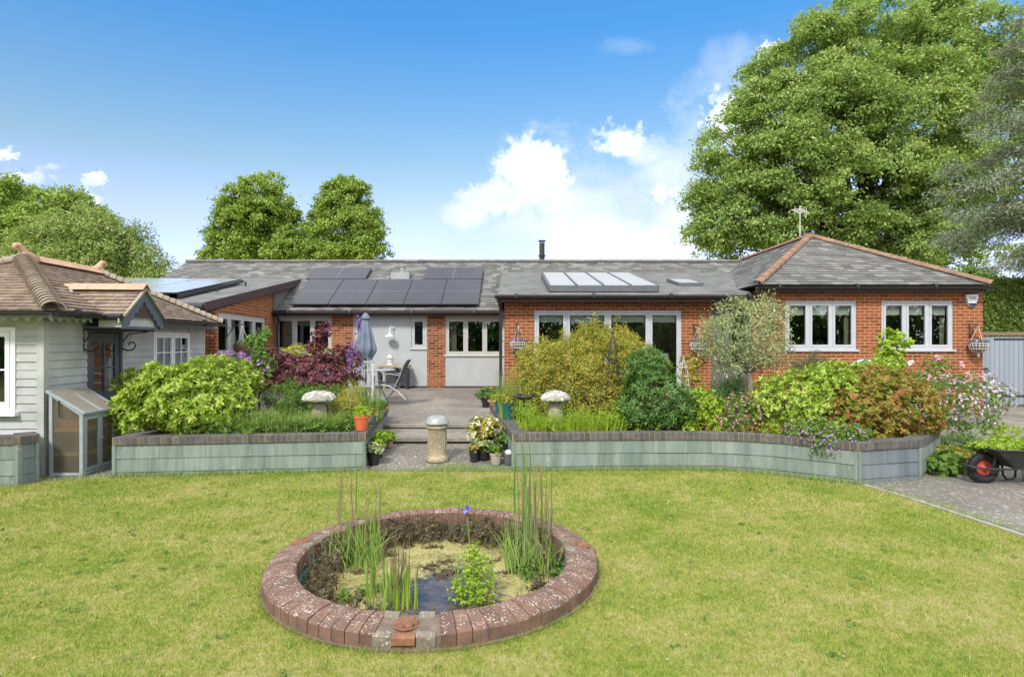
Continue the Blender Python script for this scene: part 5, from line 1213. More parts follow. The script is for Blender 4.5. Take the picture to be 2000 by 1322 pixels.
# ================================================================ POND
def pond():
    t = thing('pond', (PCX, PCY, 0), 'round garden pond with a lichen-spotted red brick rim sunk in the lawn', 'pond')
    rnd = random.Random(4); n = 84; mb = MB(); mort = MB()
    def P(a, k, z): return (PCX+(PA-k)*math.cos(a), PCY+(PB-k)*math.sin(a), z)
    prof = [(0, -.06), (0, .095), (.012, .108), (.075, .128), (.15, .140), (.215, .136), (.235, .118), (.238, -.20)]
    ros = [R(-91), R(168), R(8), R(90)]
    step = 2*PI/n
    def near(a, w): return any(abs((a-r+PI) % (2*PI)-PI) < w for r in ros[:3])
    for i in range(n):
        a0, a1 = i*step, (i+1)*step; am = (a0+a1)/2
        if near(am, step*1.95): continue
        g = .0022; dz = rnd.uniform(-.004, .004); dk = rnd.uniform(-.004, .004)
        vs = []
        for a in (a0+g, a1-g):
            for k, z in prof: 
                edge = 0 if z < 0 else rnd.uniform(-.0015, .0015)
                vs.append(P(a, k+dk+edge, z+(dz if z > 0 else 0)+edge))
        m = len(prof); mb.add(vs, [tuple(range(m)), tuple(range(m, 2*m))[::-1]] + [(j, m+j, m+(j+1) % m, (j+1) % m) for j in range(m)])
    rim = fixn(mb.build('brick_rim', mat['pondbrick'], t, bevel=.004, uv=False))
    prof2 = [(.007, -.06), (.007, .085), (.018, .097), (.078, .117), (.15, .129), (.209, .125), (.227, .109), (.231, -.20)]
    for i in range(96):
        a0, a1 = i*2*PI/96, (i+1)*2*PI/96; m = len(prof2)
        vs = [P(a, k, z) for a in (a0, a1) for k, z in prof2]; mort.add(vs, [(j, m+j, m+(j+1) % m, (j+1) % m) for j in range(m)])
    fixn(mort.build('mortar', mat['pondmortar'], t, uv=False))
    # stone footing course under the rim
    ft = MB()
    for i in range(96):
        a0, a1 = i*2*PI/96, (i+1)*2*PI/96; q = [(-.014, -.06), (-.014, .012), (.02, .02)]
        vs = [P(a, k, z) for a in (a0, a1) for k, z in q]; ft.add(vs, [(0, 3, 4, 1), (1, 4, 5, 2)])
    ft.build('footing', mat['pondmortar'], t, uv=False)
    # carved rosette blocks between two plain stones
    for r_ in ros[:3]:
        st = MB(); w = step*.95
        for c in (-1.35, 1.35):
            a0, a1 = r_+(c-.60)*step, r_+(c+.60)*step; vs = []
            pr2 = [(-.005, -.06), (-.005, .085), (.01, .098), (.22, .142), (.24, .13), (.242, -.2)]
            for a in (a0, a1):
                for k, z in pr2: vs.append(P(a, k, z))
            m = len(pr2); st.add(vs, [tuple(range(m)), tuple(range(m, 2*m))[::-1]] + [(j, m+j, m+(j+1) % m, (j+1) % m) for j in range(m)])
        fixn(st.build('stone_block', mat['lichen'], t, bevel=.005, uv=False))
        rb = MB(); a0, a1 = r_-.72*step, r_+.72*step; pr3 = [(-.022, .045), (-.022, .088), (-.008, .098), (.20, .118), (.23, .11), (.232, -.2), (.0, -.2), (.0, .04)]
        vs = [P(a, k, z) for a in (a0, a1) for k, z in pr3]; m = len(pr3)
        rb.add(vs, [tuple(range(m)), tuple(range(m, 2*m))[::-1]] + [(j, m+j, m+(j+1) % m, (j+1) % m) for j in range(m)])
        o = fixn(rb.build('rosette_block', mat['rosette'], t, bevel=.004, uv=False))
        fl_ = MB(); c = Vector(P(r_, .105, .112)); rad = Vector((math.cos(r_), math.sin(r_), 0)); tan = Vector((-rad.y, rad.x, 0)); up = Vector((-.1*rad.x, -.1*rad.y, 1)).normalized()
        def Q(x, y, z): return tuple(c+tan*x+rad*y+up*z)
        for k in range(6):
            a = k*PI/3; ca_, sa_ = math.cos(a), math.sin(a)
            ring = []
            for j in range(12):
                b = 2*PI*j/12; px, py = .034*math.cos(b)+.040, .024*math.sin(b); ring.append((px*ca_-py*sa_, px*sa_+py*ca_))
            m_ = len(ring); cx, cy = .040*ca_, .040*sa_
            vs = [Q(x, y, -.004) for x, y in ring]+[Q(x, y, .024) for x, y in ring]+[Q(cx+(x-cx)*.7, cy+(y-cy)*.7, .027) for x, y in ring]+[Q(cx, cy, .008)]
            fs_ = [(i, (i+1) % m_, m_+(i+1) % m_, m_+i) for i in range(m_)]+[(m_+i, m_+(i+1) % m_, 2*m_+(i+1) % m_, 2*m_+i) for i in range(m_)]+[(2*m_+i, 2*m_+(i+1) % m_, 3*m_) for i in range(m_)]
            fl_.add(vs, fs_)
        fl_.lathe([(.016, 0), (.016, .02), (.010, .026), (.002, .028)], (0, 0, 0), 10)
        k0 = len(fl_.v)-40
        for i in range(k0, len(fl_.v)): x, y, z = fl_.v[i]; fl_.v[i] = Q(x, y, z)
        tor = 18; vs, fs_ = [], []
        for i in range(tor):
            a = 2*PI*i/tor
            for j in range(6): b = 2*PI*j/6; rr = .078+.008*math.cos(b); vs.append(Q(rr*math.cos(a), rr*.98*math.sin(a), .004+.008*math.sin(b)))
        for i in range(tor):
            for j in range(6): fs_.append((i*6+j, i*6+(j+1) % 6, ((i+1) % tor)*6+(j+1) % 6, ((i+1) % tor)*6+j))
        fl_.add(vs, fs_); fixn(fl_.build('carved_flower', mat['rosette'], o, uv=False, smooth=True))
    li = MB(); q = [(.236, -.02), (.246, -.015), (.262, -.05), (.27, -.12), (.30, -.5)]
    for i in range(96):
        a0, a1 = i*2*PI/96, (i+1)*2*PI/96; m = len(q); vs = [P(a, k, z+.012*math.sin(a*9)*math.sin(a*5)) for a in (a0, a1) for k, z in q]
        li.add(vs, [(j, j+1, m+j+1, m+j) for j in range(m-1)])
    li.build('liner', mat['liner'], t, uv=False, smooth=True)
    w = MB(); w.add([P(2*PI*i/64, .262, -.085) for i in range(64)], [tuple(range(64))]); struct(w, 'water', mat['water'], uv=False)
pond()
WZ = -.09
def wy(v): return FPX*(HC-WZ)/(v-V0)
def water_plant(name, label, cat, pts, parts, group='plants growing in the pond'):
    t = thing(name, pts, label, cat, group)
    for nm, (V, F), m in parts: npmesh(nm, V, F, mat[m], t)
    return t
def quad(V): return V, qf(len(V)//4)
def uvpts(seed, n, u0, u1, v0, v1, z=WZ):
    rng = np.random.default_rng(seed); v = rng.uniform(v0, v1, n); y = FPX*(HC-z)/(v-V0); u = rng.uniform(u0, u1, n)
    P = np.stack([(u-1000)/FPX*y, y, np.full(n, z)], 1)
    q = ((P[:, 0]-PCX)/(PA-.30))**2+((P[:, 1]-PCY)/(PB-.30))**2; return P[q < 1]
water_plant('pond_reeds', 'tall reed clump with brown stems at the back left of the pond', 'reeds', (X(690, 5.5), 5.5, 0), [
    ('blade', blades(1, uvpts(1, 70, 640, 745, 1060, 1115), .50, .35, .018, 4), 'l_reed'), ('stem', blades(2, uvpts(2, 16, 650, 745, 1060, 1100), .98, .05, .015, 4, hj=.5), 'l_straw'),
    ('drooping_leaf', blades(3, uvpts(3, 260, 640, 745, 1060, 1120), .34, 1.3, .011, 4, .9), 'l_grass')])
rn = random.Random(77)
def stems(name, label, lst, m, r=.0075):
    t = thing(name, (lst[0][3], lst[0][4], WZ) if len(lst[0]) > 3 else (X(lst[0][0], wy(lst[0][1])), wy(lst[0][1]), WZ), label, 'reeds', 'plants growing in the pond')
    for i, (u, vb, vt) in enumerate(lst):
        y = wy(vb); x = X(u, y); h = Z(vt, y)-WZ; a, b = rn.uniform(-.05, .05), rn.uniform(-.04, .04); c = rn.uniform(-.03, .03)
        MB().tube([(x, y, WZ), (x+a*.3+c, y+b*.3, WZ+h*.4), (x+a*.7, y+b*.7, WZ+h*.75), (x+a, y+b, WZ+h)], [r, r*.9, r*.75, r*.35], 6).build('stem', mat[m[i % len(m)]], t, uv=False)
    return t
stems('reed_stems', 'bare upright brown and green reed stems at the back left of the pond', [(636, 1085, 985), (662, 1075, 915), (668, 1080, 905), (684, 1070, 925), (702, 1075, 880), (655, 1068, 930), (722, 1078, 970), (738, 1068, 958)], ['l_straw', 'l_mid', 'l_straw'])
stems('reed_stems', 'bare upright brown and green reed stems at the back right of the pond', [(1010, 1050, 862), (1018, 1062, 845), (1030, 1075, 870), (1038, 1085, 862), (1042, 1060, 850), (1050, 1095, 905), (1058, 1080, 895), (1065, 1070, 930), (1072, 1085, 900), (1028, 1058, 900), (1046, 1078, 940), (1080, 1090, 960), (1024, 1090, 885), (1062, 1100, 940)], ['l_dark', 'l_straw', 'l_mid', 'l_straw'], .0085)
stems('reed_stems', 'short bare brown stems among the rushes at the front of the pond', [(778, 1165, 1060), (788, 1170, 1068), (797, 1160, 1075), (806, 1172, 1100), (770, 1175, 1090), (784, 1180, 1080)], ['l_straw', 'l_brown'], .006)
water_plant('pond_reeds', 'tall dark horsetail stems and sedge at the back right of the pond', 'reeds', (X(1050, 5.6), 5.6, 0), [
    ('blade', blades(4, uvpts(4, 420, 985, 1105, 1035, 1130), .38, .75, .010, 4, .7), 'l_grass'), ('stem', blades(5, uvpts(5, 34, 1008, 1095, 1045, 1110), 1.08, .06, .016, 4, hj=.55), 'l_dark'),
    ('dry_stem', blades(6, uvpts(6, 34, 1000, 1105, 1045, 1120), .95, .10, .012, 4, hj=.6), 'l_straw')])
water_plant('pond_rushes', 'green rushes with brown tips at the front edge of the pond', 'rushes', (X(770, 4.4), 4.45, 0), [
    ('blade', blades(7, uvpts(7, 60, 715, 800, 1140, 1195), .30, .22, .018, 4), 'l_reed'), ('stem', blades(8, uvpts(8, 26, 745, 800, 1120, 1190), .46, .06, .009, 4, hj=.3), 'l_brown'),
    ('blade', blades(9, uvpts(9, 24, 770, 815, 1150, 1197), .26, .15, .018, 4), 'l_lime')])
def L3(u, v, y, ru, rv, ry=None):
    k = y/FPX; return (X(u, y), y, Z(v, y), ru*k, (ry if ry is not None else ru*k), rv*k)
lob = [L3(925, 1125, 4.65, 40, 52, .16), L3(905, 1155, 4.55, 28, 30, .12), L3(945, 1160, 4.5, 24, 26, .1), L3(925, 1085, 4.75, 18, 24, .08)]
t = thing('pond_cress', (X(925, 4.6), 4.6, 0), 'bushy yellow-green marginal plant in the front of the pond right of the rushes', 'pond plant', 'plants growing in the pond')
V = rosettes(12, lob, 620, 5, .022, .011, inner=.95, axup=.8); npmesh('foliage', V, qf(len(V)//4), mat['l_lime'], t)
V, F = blades(13, uvpts(13, 60, 890, 965, 1130, 1185), .34, .2, .007, 3); npmesh('stem', V, F, mat['l_reed'], t)
fy_ = 5.2; t = thing('blue_iris', (X(916, fy_), fy_, WZ), 'single blue iris flower on a tall stem standing in the pond', 'iris')
MB().tube([(X(918, fy_), fy_, WZ), (X(917, fy_), fy_, .15), (X(912, fy_), fy_, Z(1000, fy_))], [.006, .005, .004], 6).build('stem', mat['l_reed'], t, uv=False)
c = np.array([[X(912, fy_), fy_, Z(995, fy_)]]); out = []
for k in range(3):
    a = k*2*PI/3+.2; D = np.array([[math.cos(a), math.sin(a), -.25]]); out.append(leaves(c, nrm(D), np.array([[0, 0, 1.]]), .065, .042))
    D = np.array([[math.cos(a+1)*.4, math.sin(a+1)*.4, 1]]); out.append(leaves(c, nrm(D), np.array([[math.cos(a+1), math.sin(a+1), 0.]]), .05, .03))
V = np.concatenate(out); npmesh('flower', V, qf(len(V)//4), mat['f_blue'], t)
# dark water mint and dead weed round the margin
rng = np.random.default_rng(21)
a = np.concatenate([rng.uniform(.15, 2.9, 150), rng.uniform(-2.6, -.3, 26), rng.uniform(2.9, 3.6, 14)]); k = .30+.16*rng.random(len(a))
lob = [(PCX+(PA-kk)*math.cos(aa), PCY+(PB-kk)*math.sin(aa), WZ+.05, .07, .07, .07+.05*((i*7) % 3)) for i, (aa, kk) in enumerate(zip(a, k))]
V = rosettes(22, lob, 2100, 5, .032, .015, inner=.9, axup=.6)
Pm = np.stack([PCX+(PA-k)*np.cos(a), PCY+(PB-k)*np.sin(a), np.full(len(a), WZ)], 1)
Vb, Fb = blades(23, np.repeat(Pm, 9, 0)+rng.normal(size=(len(a)*9, 3))*np.array([.06, .06, 0]), .27, .7, .006, 4, .7)
t = thing('water_mint', (PCX, PCY+1, WZ), 'dark brownish water weeds round the margin of the pond', 'water weed'); t['kind'] = 'stuff'
npmesh('foliage', V, qf(len(V)//4), mat['l_brown'], t); npmesh('stems', Vb, Fb, mat['l_brown'], t)
lob = [L3(u, v-6, wy(v)-.0, 26, 20, .12) for u, v in ((1080, 1120), (1040, 1130), (1000, 1085), (1060, 1095), (985, 1065), (1015, 1110), (940, 1040), (860, 1035), (800, 1035), (740, 1045), (660, 1070), (690, 1055), (1090, 1075), (1060, 1045), (1075, 1075), (1040, 1050), (1030, 1080), (1005, 1045), (975, 1045), (1095, 1100), (640, 1085), (700, 1070), (1080, 1100), (1050, 1120), (990, 1060), (1020, 1030), (960, 1030), (1070, 1060), (620, 1100), (680, 1175), (700, 1165))]
V = rosettes(24, lob, 2200, 5, .030, .013, inner=.9, axup=.6); dw = [L3(u, v, wy(v), 22, 5, .07) for u, v in ((850, 1108), (868, 1100), (838, 1112), (880, 1120), (860, 1125), (845, 1070), (700, 1120), (650, 1135), (760, 1085), (800, 1068), (900, 1060), (740, 1150), (960, 1100), (990, 1120))]
Vd = rosettes(25, dw, 500, 5, .030, .010, inner=.9, axup=.4); td = thing('dead_weed', (PCX, PCY-.3, WZ), 'dark matted dead weed lying on the open water of the pond', 'water weed'); td['kind'] = 'stuff'
npmesh('foliage', Vd, qf(len(Vd)//4), mat['l_brown'], td)
t = thing('water_mint', (PCX+.6, PCY+.5, WZ), 'low green and brown weed mounds floating at both ends of the pond', 'water weed'); t['kind'] = 'stuff'
npmesh('foliage', V, qf(len(V)//4), mat['l_mid'], t)

# ================================================================ PLANTING IN THE BEDS
SO = .47
def bush(name, label, cat, lobes, style, m, n, k=6, Lf=.06, Wf=.024, seed=1, group=None, inner=.3, zmin=SO, stem=None, axup=.35, **kw):
    b = (sum(l[0] for l in lobes)/len(lobes), sum(l[1] for l in lobes)/len(lobes), zmin if zmin is not None else 0)
    V = rosettes(seed, lobes, n, k, Lf, Wf, inner=inner, zmin=zmin, axup=axup) if style == 'ros' else cloud(seed, lobes, n, k, kw.get('sig', .05), Lf, Wf, inner=inner, zmin=zmin, up=kw.get('up', .5))
    t = plant(name, label, cat, b, V, mat[m], group=group)
    if stem: limbs(seed, b, lobes, stem[0], stem[1]).build('stem', mat['bark'], t, uv=False, smooth=True)
    return t
G1 = 'shrubs in the raised beds'
bush('green_shrub', 'large bright green mounded shrub spilling over the left raised bed by the summerhouse door', 'shrub',
     [L3(345, 775, 9.35, 100, 62, .6), L3(280, 800, 9.3, 58, 45, .45), L3(425, 745, 9.8, 72, 45, .55), L3(300, 760, 9.6, 60, 42), L3(395, 800, 9.2, 80, 48, .45), L3(455, 775, 9.7, 45, 50), L3(265, 828, 9.1, 38, 25, .25)],
     'ros', 'l_pieris', 2600, 7, .085, .032, 31, G1, inner=.35, stem=(.035, 14))
t = bush('purple_acer', 'low spreading crimson-leaved acer with one taller shoot in the left raised bed', 'acer',
     [L3(585, 720, 11.2, 70, 26, .5), L3(650, 722, 11.0, 60, 28, .45), L3(530, 710, 11.4, 42, 26, .4), L3(625, 740, 10.8, 75, 22, .4), L3(675, 698, 11.0, 26, 24, .3), L3(555, 745, 10.8, 60, 20, .4),
      L3(628, 668, 11.1, 15, 14, .12), L3(612, 678, 11.1, 14, 10, .12), L3(637, 645, 11.1, 11, 14, .1), L3(622, 655, 11.1, 12, 10, .1)],
     'ros', 'l_acer', 1500, 7, .075, .026, 32, G1, inner=.6, stem=(.03, 16), axup=.8)
bush('golden_shrub', 'pale yellow-green variegated shrub behind the crimson acer', 'shrub', [L3(600, 688, 12.4, 45, 16, .35), L3(650, 700, 12.2, 35, 16, .3), L3(560, 700, 12.3, 30, 18, .3)], 'ros', 'l_gold', 380, 6, .06, .03, 33, G1)
t = bush('climbing_plant', 'thin leafy climber standing on a stake left of the crimson acer', 'climber', [L3(505, 680, 10.6, 20, 30, .15), L3(515, 720, 10.6, 26, 34, .18), L3(498, 740, 10.6, 24, 30, .16), L3(520, 655, 10.6, 10, 16, .08), L3(488, 662, 10.6, 9, 9, .08)],
     'ros', 'l_mid', 420, 5, .055, .028, 34, G1, inner=.9, stem=(.02, 8))
flowers(t, 35, [L3(490, 745, 10.4, 26, 26, .12), L3(508, 722, 10.4, 20, 20, .1), L3(530, 775, 10.3, 22, 16, .1)], 60, mat['f_mauve'], .035, 5, 'flower', inner=.5)
# alliums
for i, (u, v) in enumerate(((446, 692), (472, 694), (484, 703), (470, 719), (432, 693))):
    y = 10.3; t = thing('allium', (X(u, y), y, SO), ('pinkish purple allium ball, %s of five above green shrub' % ('second from the left', 'third from the left at the top', 'rightmost', 'lowest', 'leftmost')[i]), 'allium', 'alliums behind the green shrub')
    MB().tube([(X(u, y)+.03, y, SO), (X(u, y), y, Z(v, y))], .006, 5).build('stem', mat['l_reed'], t, uv=False)
    V = rosettes(40+i, [(X(u, y), y, Z(v, y), .055, .055, .055)], 90, 5, .022, .012, inner=.05, tilt=(10, 50)); npmesh('flower_head', V, qf(len(V)//4), mat['f_mauve'], t)
bush('dwarf_conifer', 'golden green dwarf conifer left of the staddle stone', 'conifer', [L3(590, 795, 9.9, 45, 32, .3), L3(555, 815, 9.8, 30, 22, .25), L3(630, 775, 10.3, 50, 22, .3), L3(560, 775, 10.3, 40, 28, .3)], 'cloud', 'l_mid', 420, 22, .06, .012, 36, G1, sig=.04)
bush('rusty_shrub', 'feathery orange-green shrub between the right of the staddle stone and the terracotta pot', 'shrub', [L3(672, 800, 9.8, 26, 30, .2), L3(690, 780, 10.3, 26, 32, .25), L3(655, 830, 9.5, 30, 16, .2)], 'cloud', 'l_gold', 260, 20, .045, .010, 37, G1, sig=.04)
V, F = blades(38, discpts(38, 2600, X(500, 9.25), 9.25, SO, 1.15, .36), .40, 1.1, .010, 4, .8)
tag(npmesh('tall_grass', V, F, mat['l_grass'], loc=(X(500, 9.3), 9.3, SO)), 'long arching grass filling the front of the left raised bed', 'grass', kind='stuff')
V, F = blades(39, discpts(39, 750, X(650, 9.3), 9.4, SO, .48, .30), .34, .6, .010, 4, .6)
tag(npmesh('tall_grass', V, F, mat['l_reed'], loc=(X(650, 9.3), 9.3, SO)), 'upright green seed stems in front of and beside the left staddle stone', 'grass', kind='stuff')
bush('ground_weeds', 'leafy weeds at the foot of the planting behind the long grass', 'weeds', [L3(480, 820, 9.3, 60, 20, .25), L3(560, 828, 9.15, 60, 14, .2), L3(620, 832, 9.1, 50, 12, .2), L3(690, 822, 9.3, 22, 20, .2), L3(440, 828, 9.2, 40, 14, .2)], 'ros', 'l_mid', 900, 5, .05, .022, 41, None, inner=.8)['kind'] = 'stuff'
t = thing('salvia', (X(694, 10.4), 10.4, SO), 'upright purple flower spikes beside the parasol', 'flowers')
Ps = discpts(42, 12, X(693, 10.4), 10.4, SO, .17, .12); V, F = blades(42, Ps, 1.15, .12, .012, 4, hj=.35); npmesh('stem', V, F, mat['l_reed'], t)
V = cloud(43, [L3(u, v, 10.4, 4, 26, .04) for u, v in ((686, 690), (694, 668), (700, 640), (706, 720), (682, 715))], 60, 8, .015, .028, .018, inner=.9); npmesh('flower', V, qf(len(V)//4), mat['f_purple'], t)
t = thing('seed_stalks', (X(720, 10.3), 10.3, SO), 'clump of tall green flower stalks right of the crimson acer', 'plant')
V, F = blades(44, discpts(44, 160, X(715, 10.3), 10.3, SO, .25, .3), .70, .25, .016, 4, hj=.5); npmesh('stem', V, F, mat['l_reed'], t)
# right bed
t = bush('golden_shrub', 'broad golden orange-tipped shrub in front of the extension windows', 'shrub',
     [L3(1110, 735, 10.6, 85, 55, .7), L3(1190, 720, 10.8, 75, 62, .7), L3(1065, 715, 10.8, 55, 45, .5), L3(1150, 690, 11.0, 70, 42, .6), L3(1230, 700, 11.0, 40, 40, .5), L3(1160, 770, 10.3, 85, 45, .5), L3(1085, 770, 10.3, 55, 35, .4), L3(1165, 665, 11.0, 26, 24, .3), L3(1210, 670, 11.0, 22, 24, .3)],
     'cloud', 'l_gold', 2300, 26, .050, .014, 51, G1, sig=.045, inner=.3, stem=(.03, 20))
V = cloud(52, [L3(u, v, 10.9, 6, 22, .1) for u, v in ((1130, 640), (1162, 632), (1185, 640), (1205, 648), (1222, 655), (1100, 655), (1060, 668), (1240, 668), (1146, 648))], 120, 14, .03, .045, .012, inner=.9)
npmesh('shoot', V, qf(len(V)//4), mat['l_gold'], t)
bush('green_shrub', 'dark grey-green upright leafy shrub in the middle of the right raised bed', 'shrub',
     [L3(1280, 780, 9.5, 62, 55, .5), L3(1265, 725, 9.7, 42, 36, .35), L3(1245, 800, 9.4, 42, 34, .35), L3(1320, 800, 9.5, 40, 34, .35), L3(1268, 700, 9.75, 24, 20, .2)], 'ros', 'l_dark', 1300, 7, .095, .020, 53, G1, inner=.45, stem=(.025, 14), axup=.9)
bush('lime_shrub', 'lime green mounded perennial right of the dark upright shrub', 'plant', [L3(1365, 795, 9.6, 40, 38, .35), L3(1340, 815, 9.4, 26, 22, .2), L3(1400, 815, 9.5, 22, 22, .2)], 'ros', 'l_lime', 620, 6, .055, .036, 54, G1)
t = bush('pink_shrub', 'low shrub of small reddish pink flowers behind the curved coping', 'shrub', [L3(1445, 805, 9.4, 42, 32, .35), L3(1490, 800, 9.5, 40, 30, .3), L3(1420, 825, 9.2, 28, 16, .2)], 'ros', 'l_mid', 620, 5, .04, .02, 55, G1)
flowers(t, 56, [L3(1445, 803, 9.38, 44, 34, .37), L3(1490, 798, 9.48, 42, 32, .32), L3(1425, 822, 9.15, 30, 18, .2)], 430, mat['f_redpink'], .020, 5)
bush('green_shrub', 'bright yellow-green mounded shrub in the middle of the curved bed', 'shrub',
     [L3(1590, 775, 9.5, 90, 55, .6), L3(1660, 755, 9.8, 65, 42, .5), L3(1530, 795, 9.4, 60, 40, .45), L3(1630, 735, 10.0, 60, 26, .4), L3(1600, 815, 9.1, 80, 34, .35), L3(1480, 790, 9.8, 32, 22, .2), L3(1720, 720, 10.1, 34, 20, .25)],
     'ros', 'l_pieris', 2300, 7, .070, .028, 57, G1, stem=(.03, 14))
bush('red_shrub', 'large red-tipped green shrub at the angled end of the curved bed', 'shrub',
     [L3(1740, 795, 9.1, 85, 58, .6), L3(1700, 755, 9.5, 70, 40, .5), L3(1785, 815, 9.0, 48, 42, .4), L3(1665, 800, 9.0, 55, 42, .45), L3(1755, 760, 9.4, 50, 30, .4), L3(1700, 838, 8.75, 60, 24, .25)],
     'ros', 'l_red', 2100, 7, .062, .026, 58, G1, stem=(.03, 14))
t = bush('trailing_flowers', 'trailing plant with tiny lilac flowers hanging over the curved green wall', 'plant',
     [L3(1600, 845, 8.45, 60, 24, .22), L3(1640, 865, 8.22, 42, 30, .16), L3(1610, 873, 8.22, 26, 22, .1), L3(1560, 840, 8.6, 30, 20, .2), L3(1668, 848, 8.2, 30, 22, .16), L3(1640, 892, 8.12, 20, 10, .07)],
     'ros', 'l_mid', 1300, 5, .030, .016, 59, G1, inner=.5, zmin=.12)
flowers(t, 60, [L3(1600, 845, 8.42, 62, 25, .24), L3(1640, 865, 8.18, 44, 32, .18), L3(1615, 873, 8.18, 28, 24, .12), L3(1560, 840, 8.58, 32, 22, .22), L3(1668, 850, 8.16, 30, 24, .16)], 380, mat['f_mauve'], .015, 5)
t = bush('lilac_bush', 'airy shrub covered in pale pink blossom at the right end of the beds', 'shrub',
     [L3(1870, 790, 10.2, 70, 42, .6), L3(1920, 775, 10.3, 45, 38, .5), L3(1830, 770, 10.4, 40, 32, .4), L3(1880, 820, 10.0, 55, 24, .4)], 'ros', 'l_mid', 850, 5, .045, .024, 61, G1, inner=.6, zmin=.35, stem=(.03, 16))
flowers(t, 62, [L3(1870, 786, 10.15, 74, 44, .62), L3(1920, 770, 10.2, 50, 42, .5), L3(1830, 765, 10.3, 42, 34, .4)], 620, mat['f_lilac'], .026, 6, inner=.3)
MB().tube([(X(1882, 9.9), 9.9, .0), (X(1880, 9.9), 9.9, .3), (X(1872, 10.1), 10.1, .8)], [.035, .03, .02], 8).build('trunk', mat['barkp'], t, uv=False)
t = bush('rose_bush', 'rose bush with pink and coral blooms against the brick wall of the right wing', 'rose', [L3(1810, 735, 12.2, 34, 32, .3), L3(1835, 715, 12.3, 26, 26, .25), L3(1870, 745, 12.0, 40, 18, .3), L3(1795, 765, 11.9, 34, 20, .25)], 'ros', 'l_mid', 420, 5, .05, .03, 63, G1, inner=.9, stem=(.015, 18))
flowers(t, 64, [L3(u, v, 12.0, 5, 4, .04) for u, v in ((1829, 700), (1837, 698), (1838, 721), (1808, 730), (1825, 742), (1892, 729), (1897, 743), (1905, 742), (1916, 738), (1856, 762), (1880, 712))], 45, mat['f_pink'], .045, 6, inner=.9)
V = cloud(65, [L3(1420, 770, 12.0, 30, 34, .3), L3(1440, 755, 12.2, 22, 30, .25), L3(1400, 780, 11.8, 22, 24, .2)], 260, 12, .05, .06, .018, inner=.9, zmin=SO)
plant('green_shrub', 'dark green feathery plant at the foot of the olive tree', 'plant', (X(1420, 12), 12, SO), V, mat['l_dark'], group=G1)
V = cloud(66, [L3(1590, 712, 13.0, 40, 20, .35), L3(1560, 718, 13.0, 22, 18, .25), L3(1625, 722, 13.0, 30, 14, .3), L3(1590, 695, 13.0, 8, 10, .1)], 300, 18, .05, .07, .008, inner=.9, zmin=.8)
t = plant('fennel', 'misty dark green fennel below the first window of the right wing', 'plant', (X(1590, 13), 13, SO), V, mat['l_fennel'], group=G1)
V, F = blades(66, discpts(66, 60, X(1590, 13), 13, SO, .3, .2), .75, .2, .008, 3); npmesh('stem', V, F, mat['l_fennel'], t)
bush('variegated_shrub', 'yellow-green variegated shrub against the brick below the second basket', 'shrub', [L3(1348, 712, 14.2, 18, 18, .2), L3(1352, 738, 14.2, 16, 14, .18), L3(1500, 752, 13.5, 30, 12, .25), L3(1518, 742, 13.5, 14, 12, .2)], 'ros', 'l_gold', 330, 6, .07, .032, 67, G1, stem=(.012, 6))
V, F = blades(68, discpts(68, 260, X(1012, 10.6), 10.6, SO, .32, .3), .95, .22, .014, 4, hj=.5)
plant('crocosmia', 'tall upright pale green blades at the near corner of the extension', 'plant', (X(1012, 10.6), 10.6, SO), V, mat['l_reed'], F=F, group=G1)
bush('ground_weeds', 'feathery pale green foliage in front of and around the right staddle stone', 'weeds', [L3(1030, 805, 9.4, 40, 24, .25), L3(1130, 812, 9.2, 60, 20, .25), L3(1190, 812, 9.2, 40, 24, .25), L3(1070, 822, 9.1, 50, 12, .2)], 'cloud', 'l_lime', 420, 14, .035, .007, 69, None, sig=.04, inner=.9)['kind'] = 'stuff'
V, F = blades(70, discpts(70, 700, X(1120, 9.15), 9.25, SO, .80, .28), .30, .4, .012, 4, .5)
tag(npmesh('tall_grass', V, F, mat['l_lime'], loc=(X(1120, 9.2), 9.2, SO)), 'upright pale green stems behind the coping of the right raised bed', 'grass', kind='stuff')
V, F = blades(71, discpts(71, 900, X(1090, 9.05), 9.02, SO, .70, .09), .08, 1.0, .010, 3, .7)
tag(npmesh('red_sedum', V, F, mat['l_acer'], loc=(X(1090, 9.0), 9.0, SO)), 'low reddish brown ground cover along the back of the coping', 'ground cover', kind='stuff')
# plants at the foot of the angled face
bush('yellow_ground_cover', 'yellow-green low spreading plant beside the wheelbarrow wheel', 'plant', [L3(1868, 900, 8.75, 46, 20, .25), L3(1890, 912, 8.6, 30, 16, .18), L3(1850, 885, 8.9, 26, 14, .2)], 'ros', 'l_gold', 520, 5, .035, .022, 72, None, zmin=.02)
bush('hosta', 'dark rounded-leaf plant in front of the angled grey slate face', 'plant', [L3(1835, 915, 8.45, 24, 22, .18), L3(1850, 902, 8.6, 24, 20, .18)], 'ros', 'l_mid', 130, 5, .075, .055, 73, None, zmin=.02)
V = cloud(74, [L3(1890, 870, 9.3, 45, 22, .35), L3(1860, 868, 9.4, 25, 20, .25)], 260, 14, .04, .04, .012, inner=.9, zmin=.03)
plant('green_shrub', 'dark green low plant under the pink blossom shrub', 'plant', (X(1890, 9.3), 9.3, 0), V, mat['l_dark'])
bush('low_weeds', 'pale green weeds on the path behind the wheelbarrow', 'weeds', [L3(1960, 845, 10.2, 30, 14, .3), L3(1995, 850, 10.0, 26, 12, .3)], 'ros', 'l_lime', 240, 5, .04, .02, 75, None, zmin=.02)
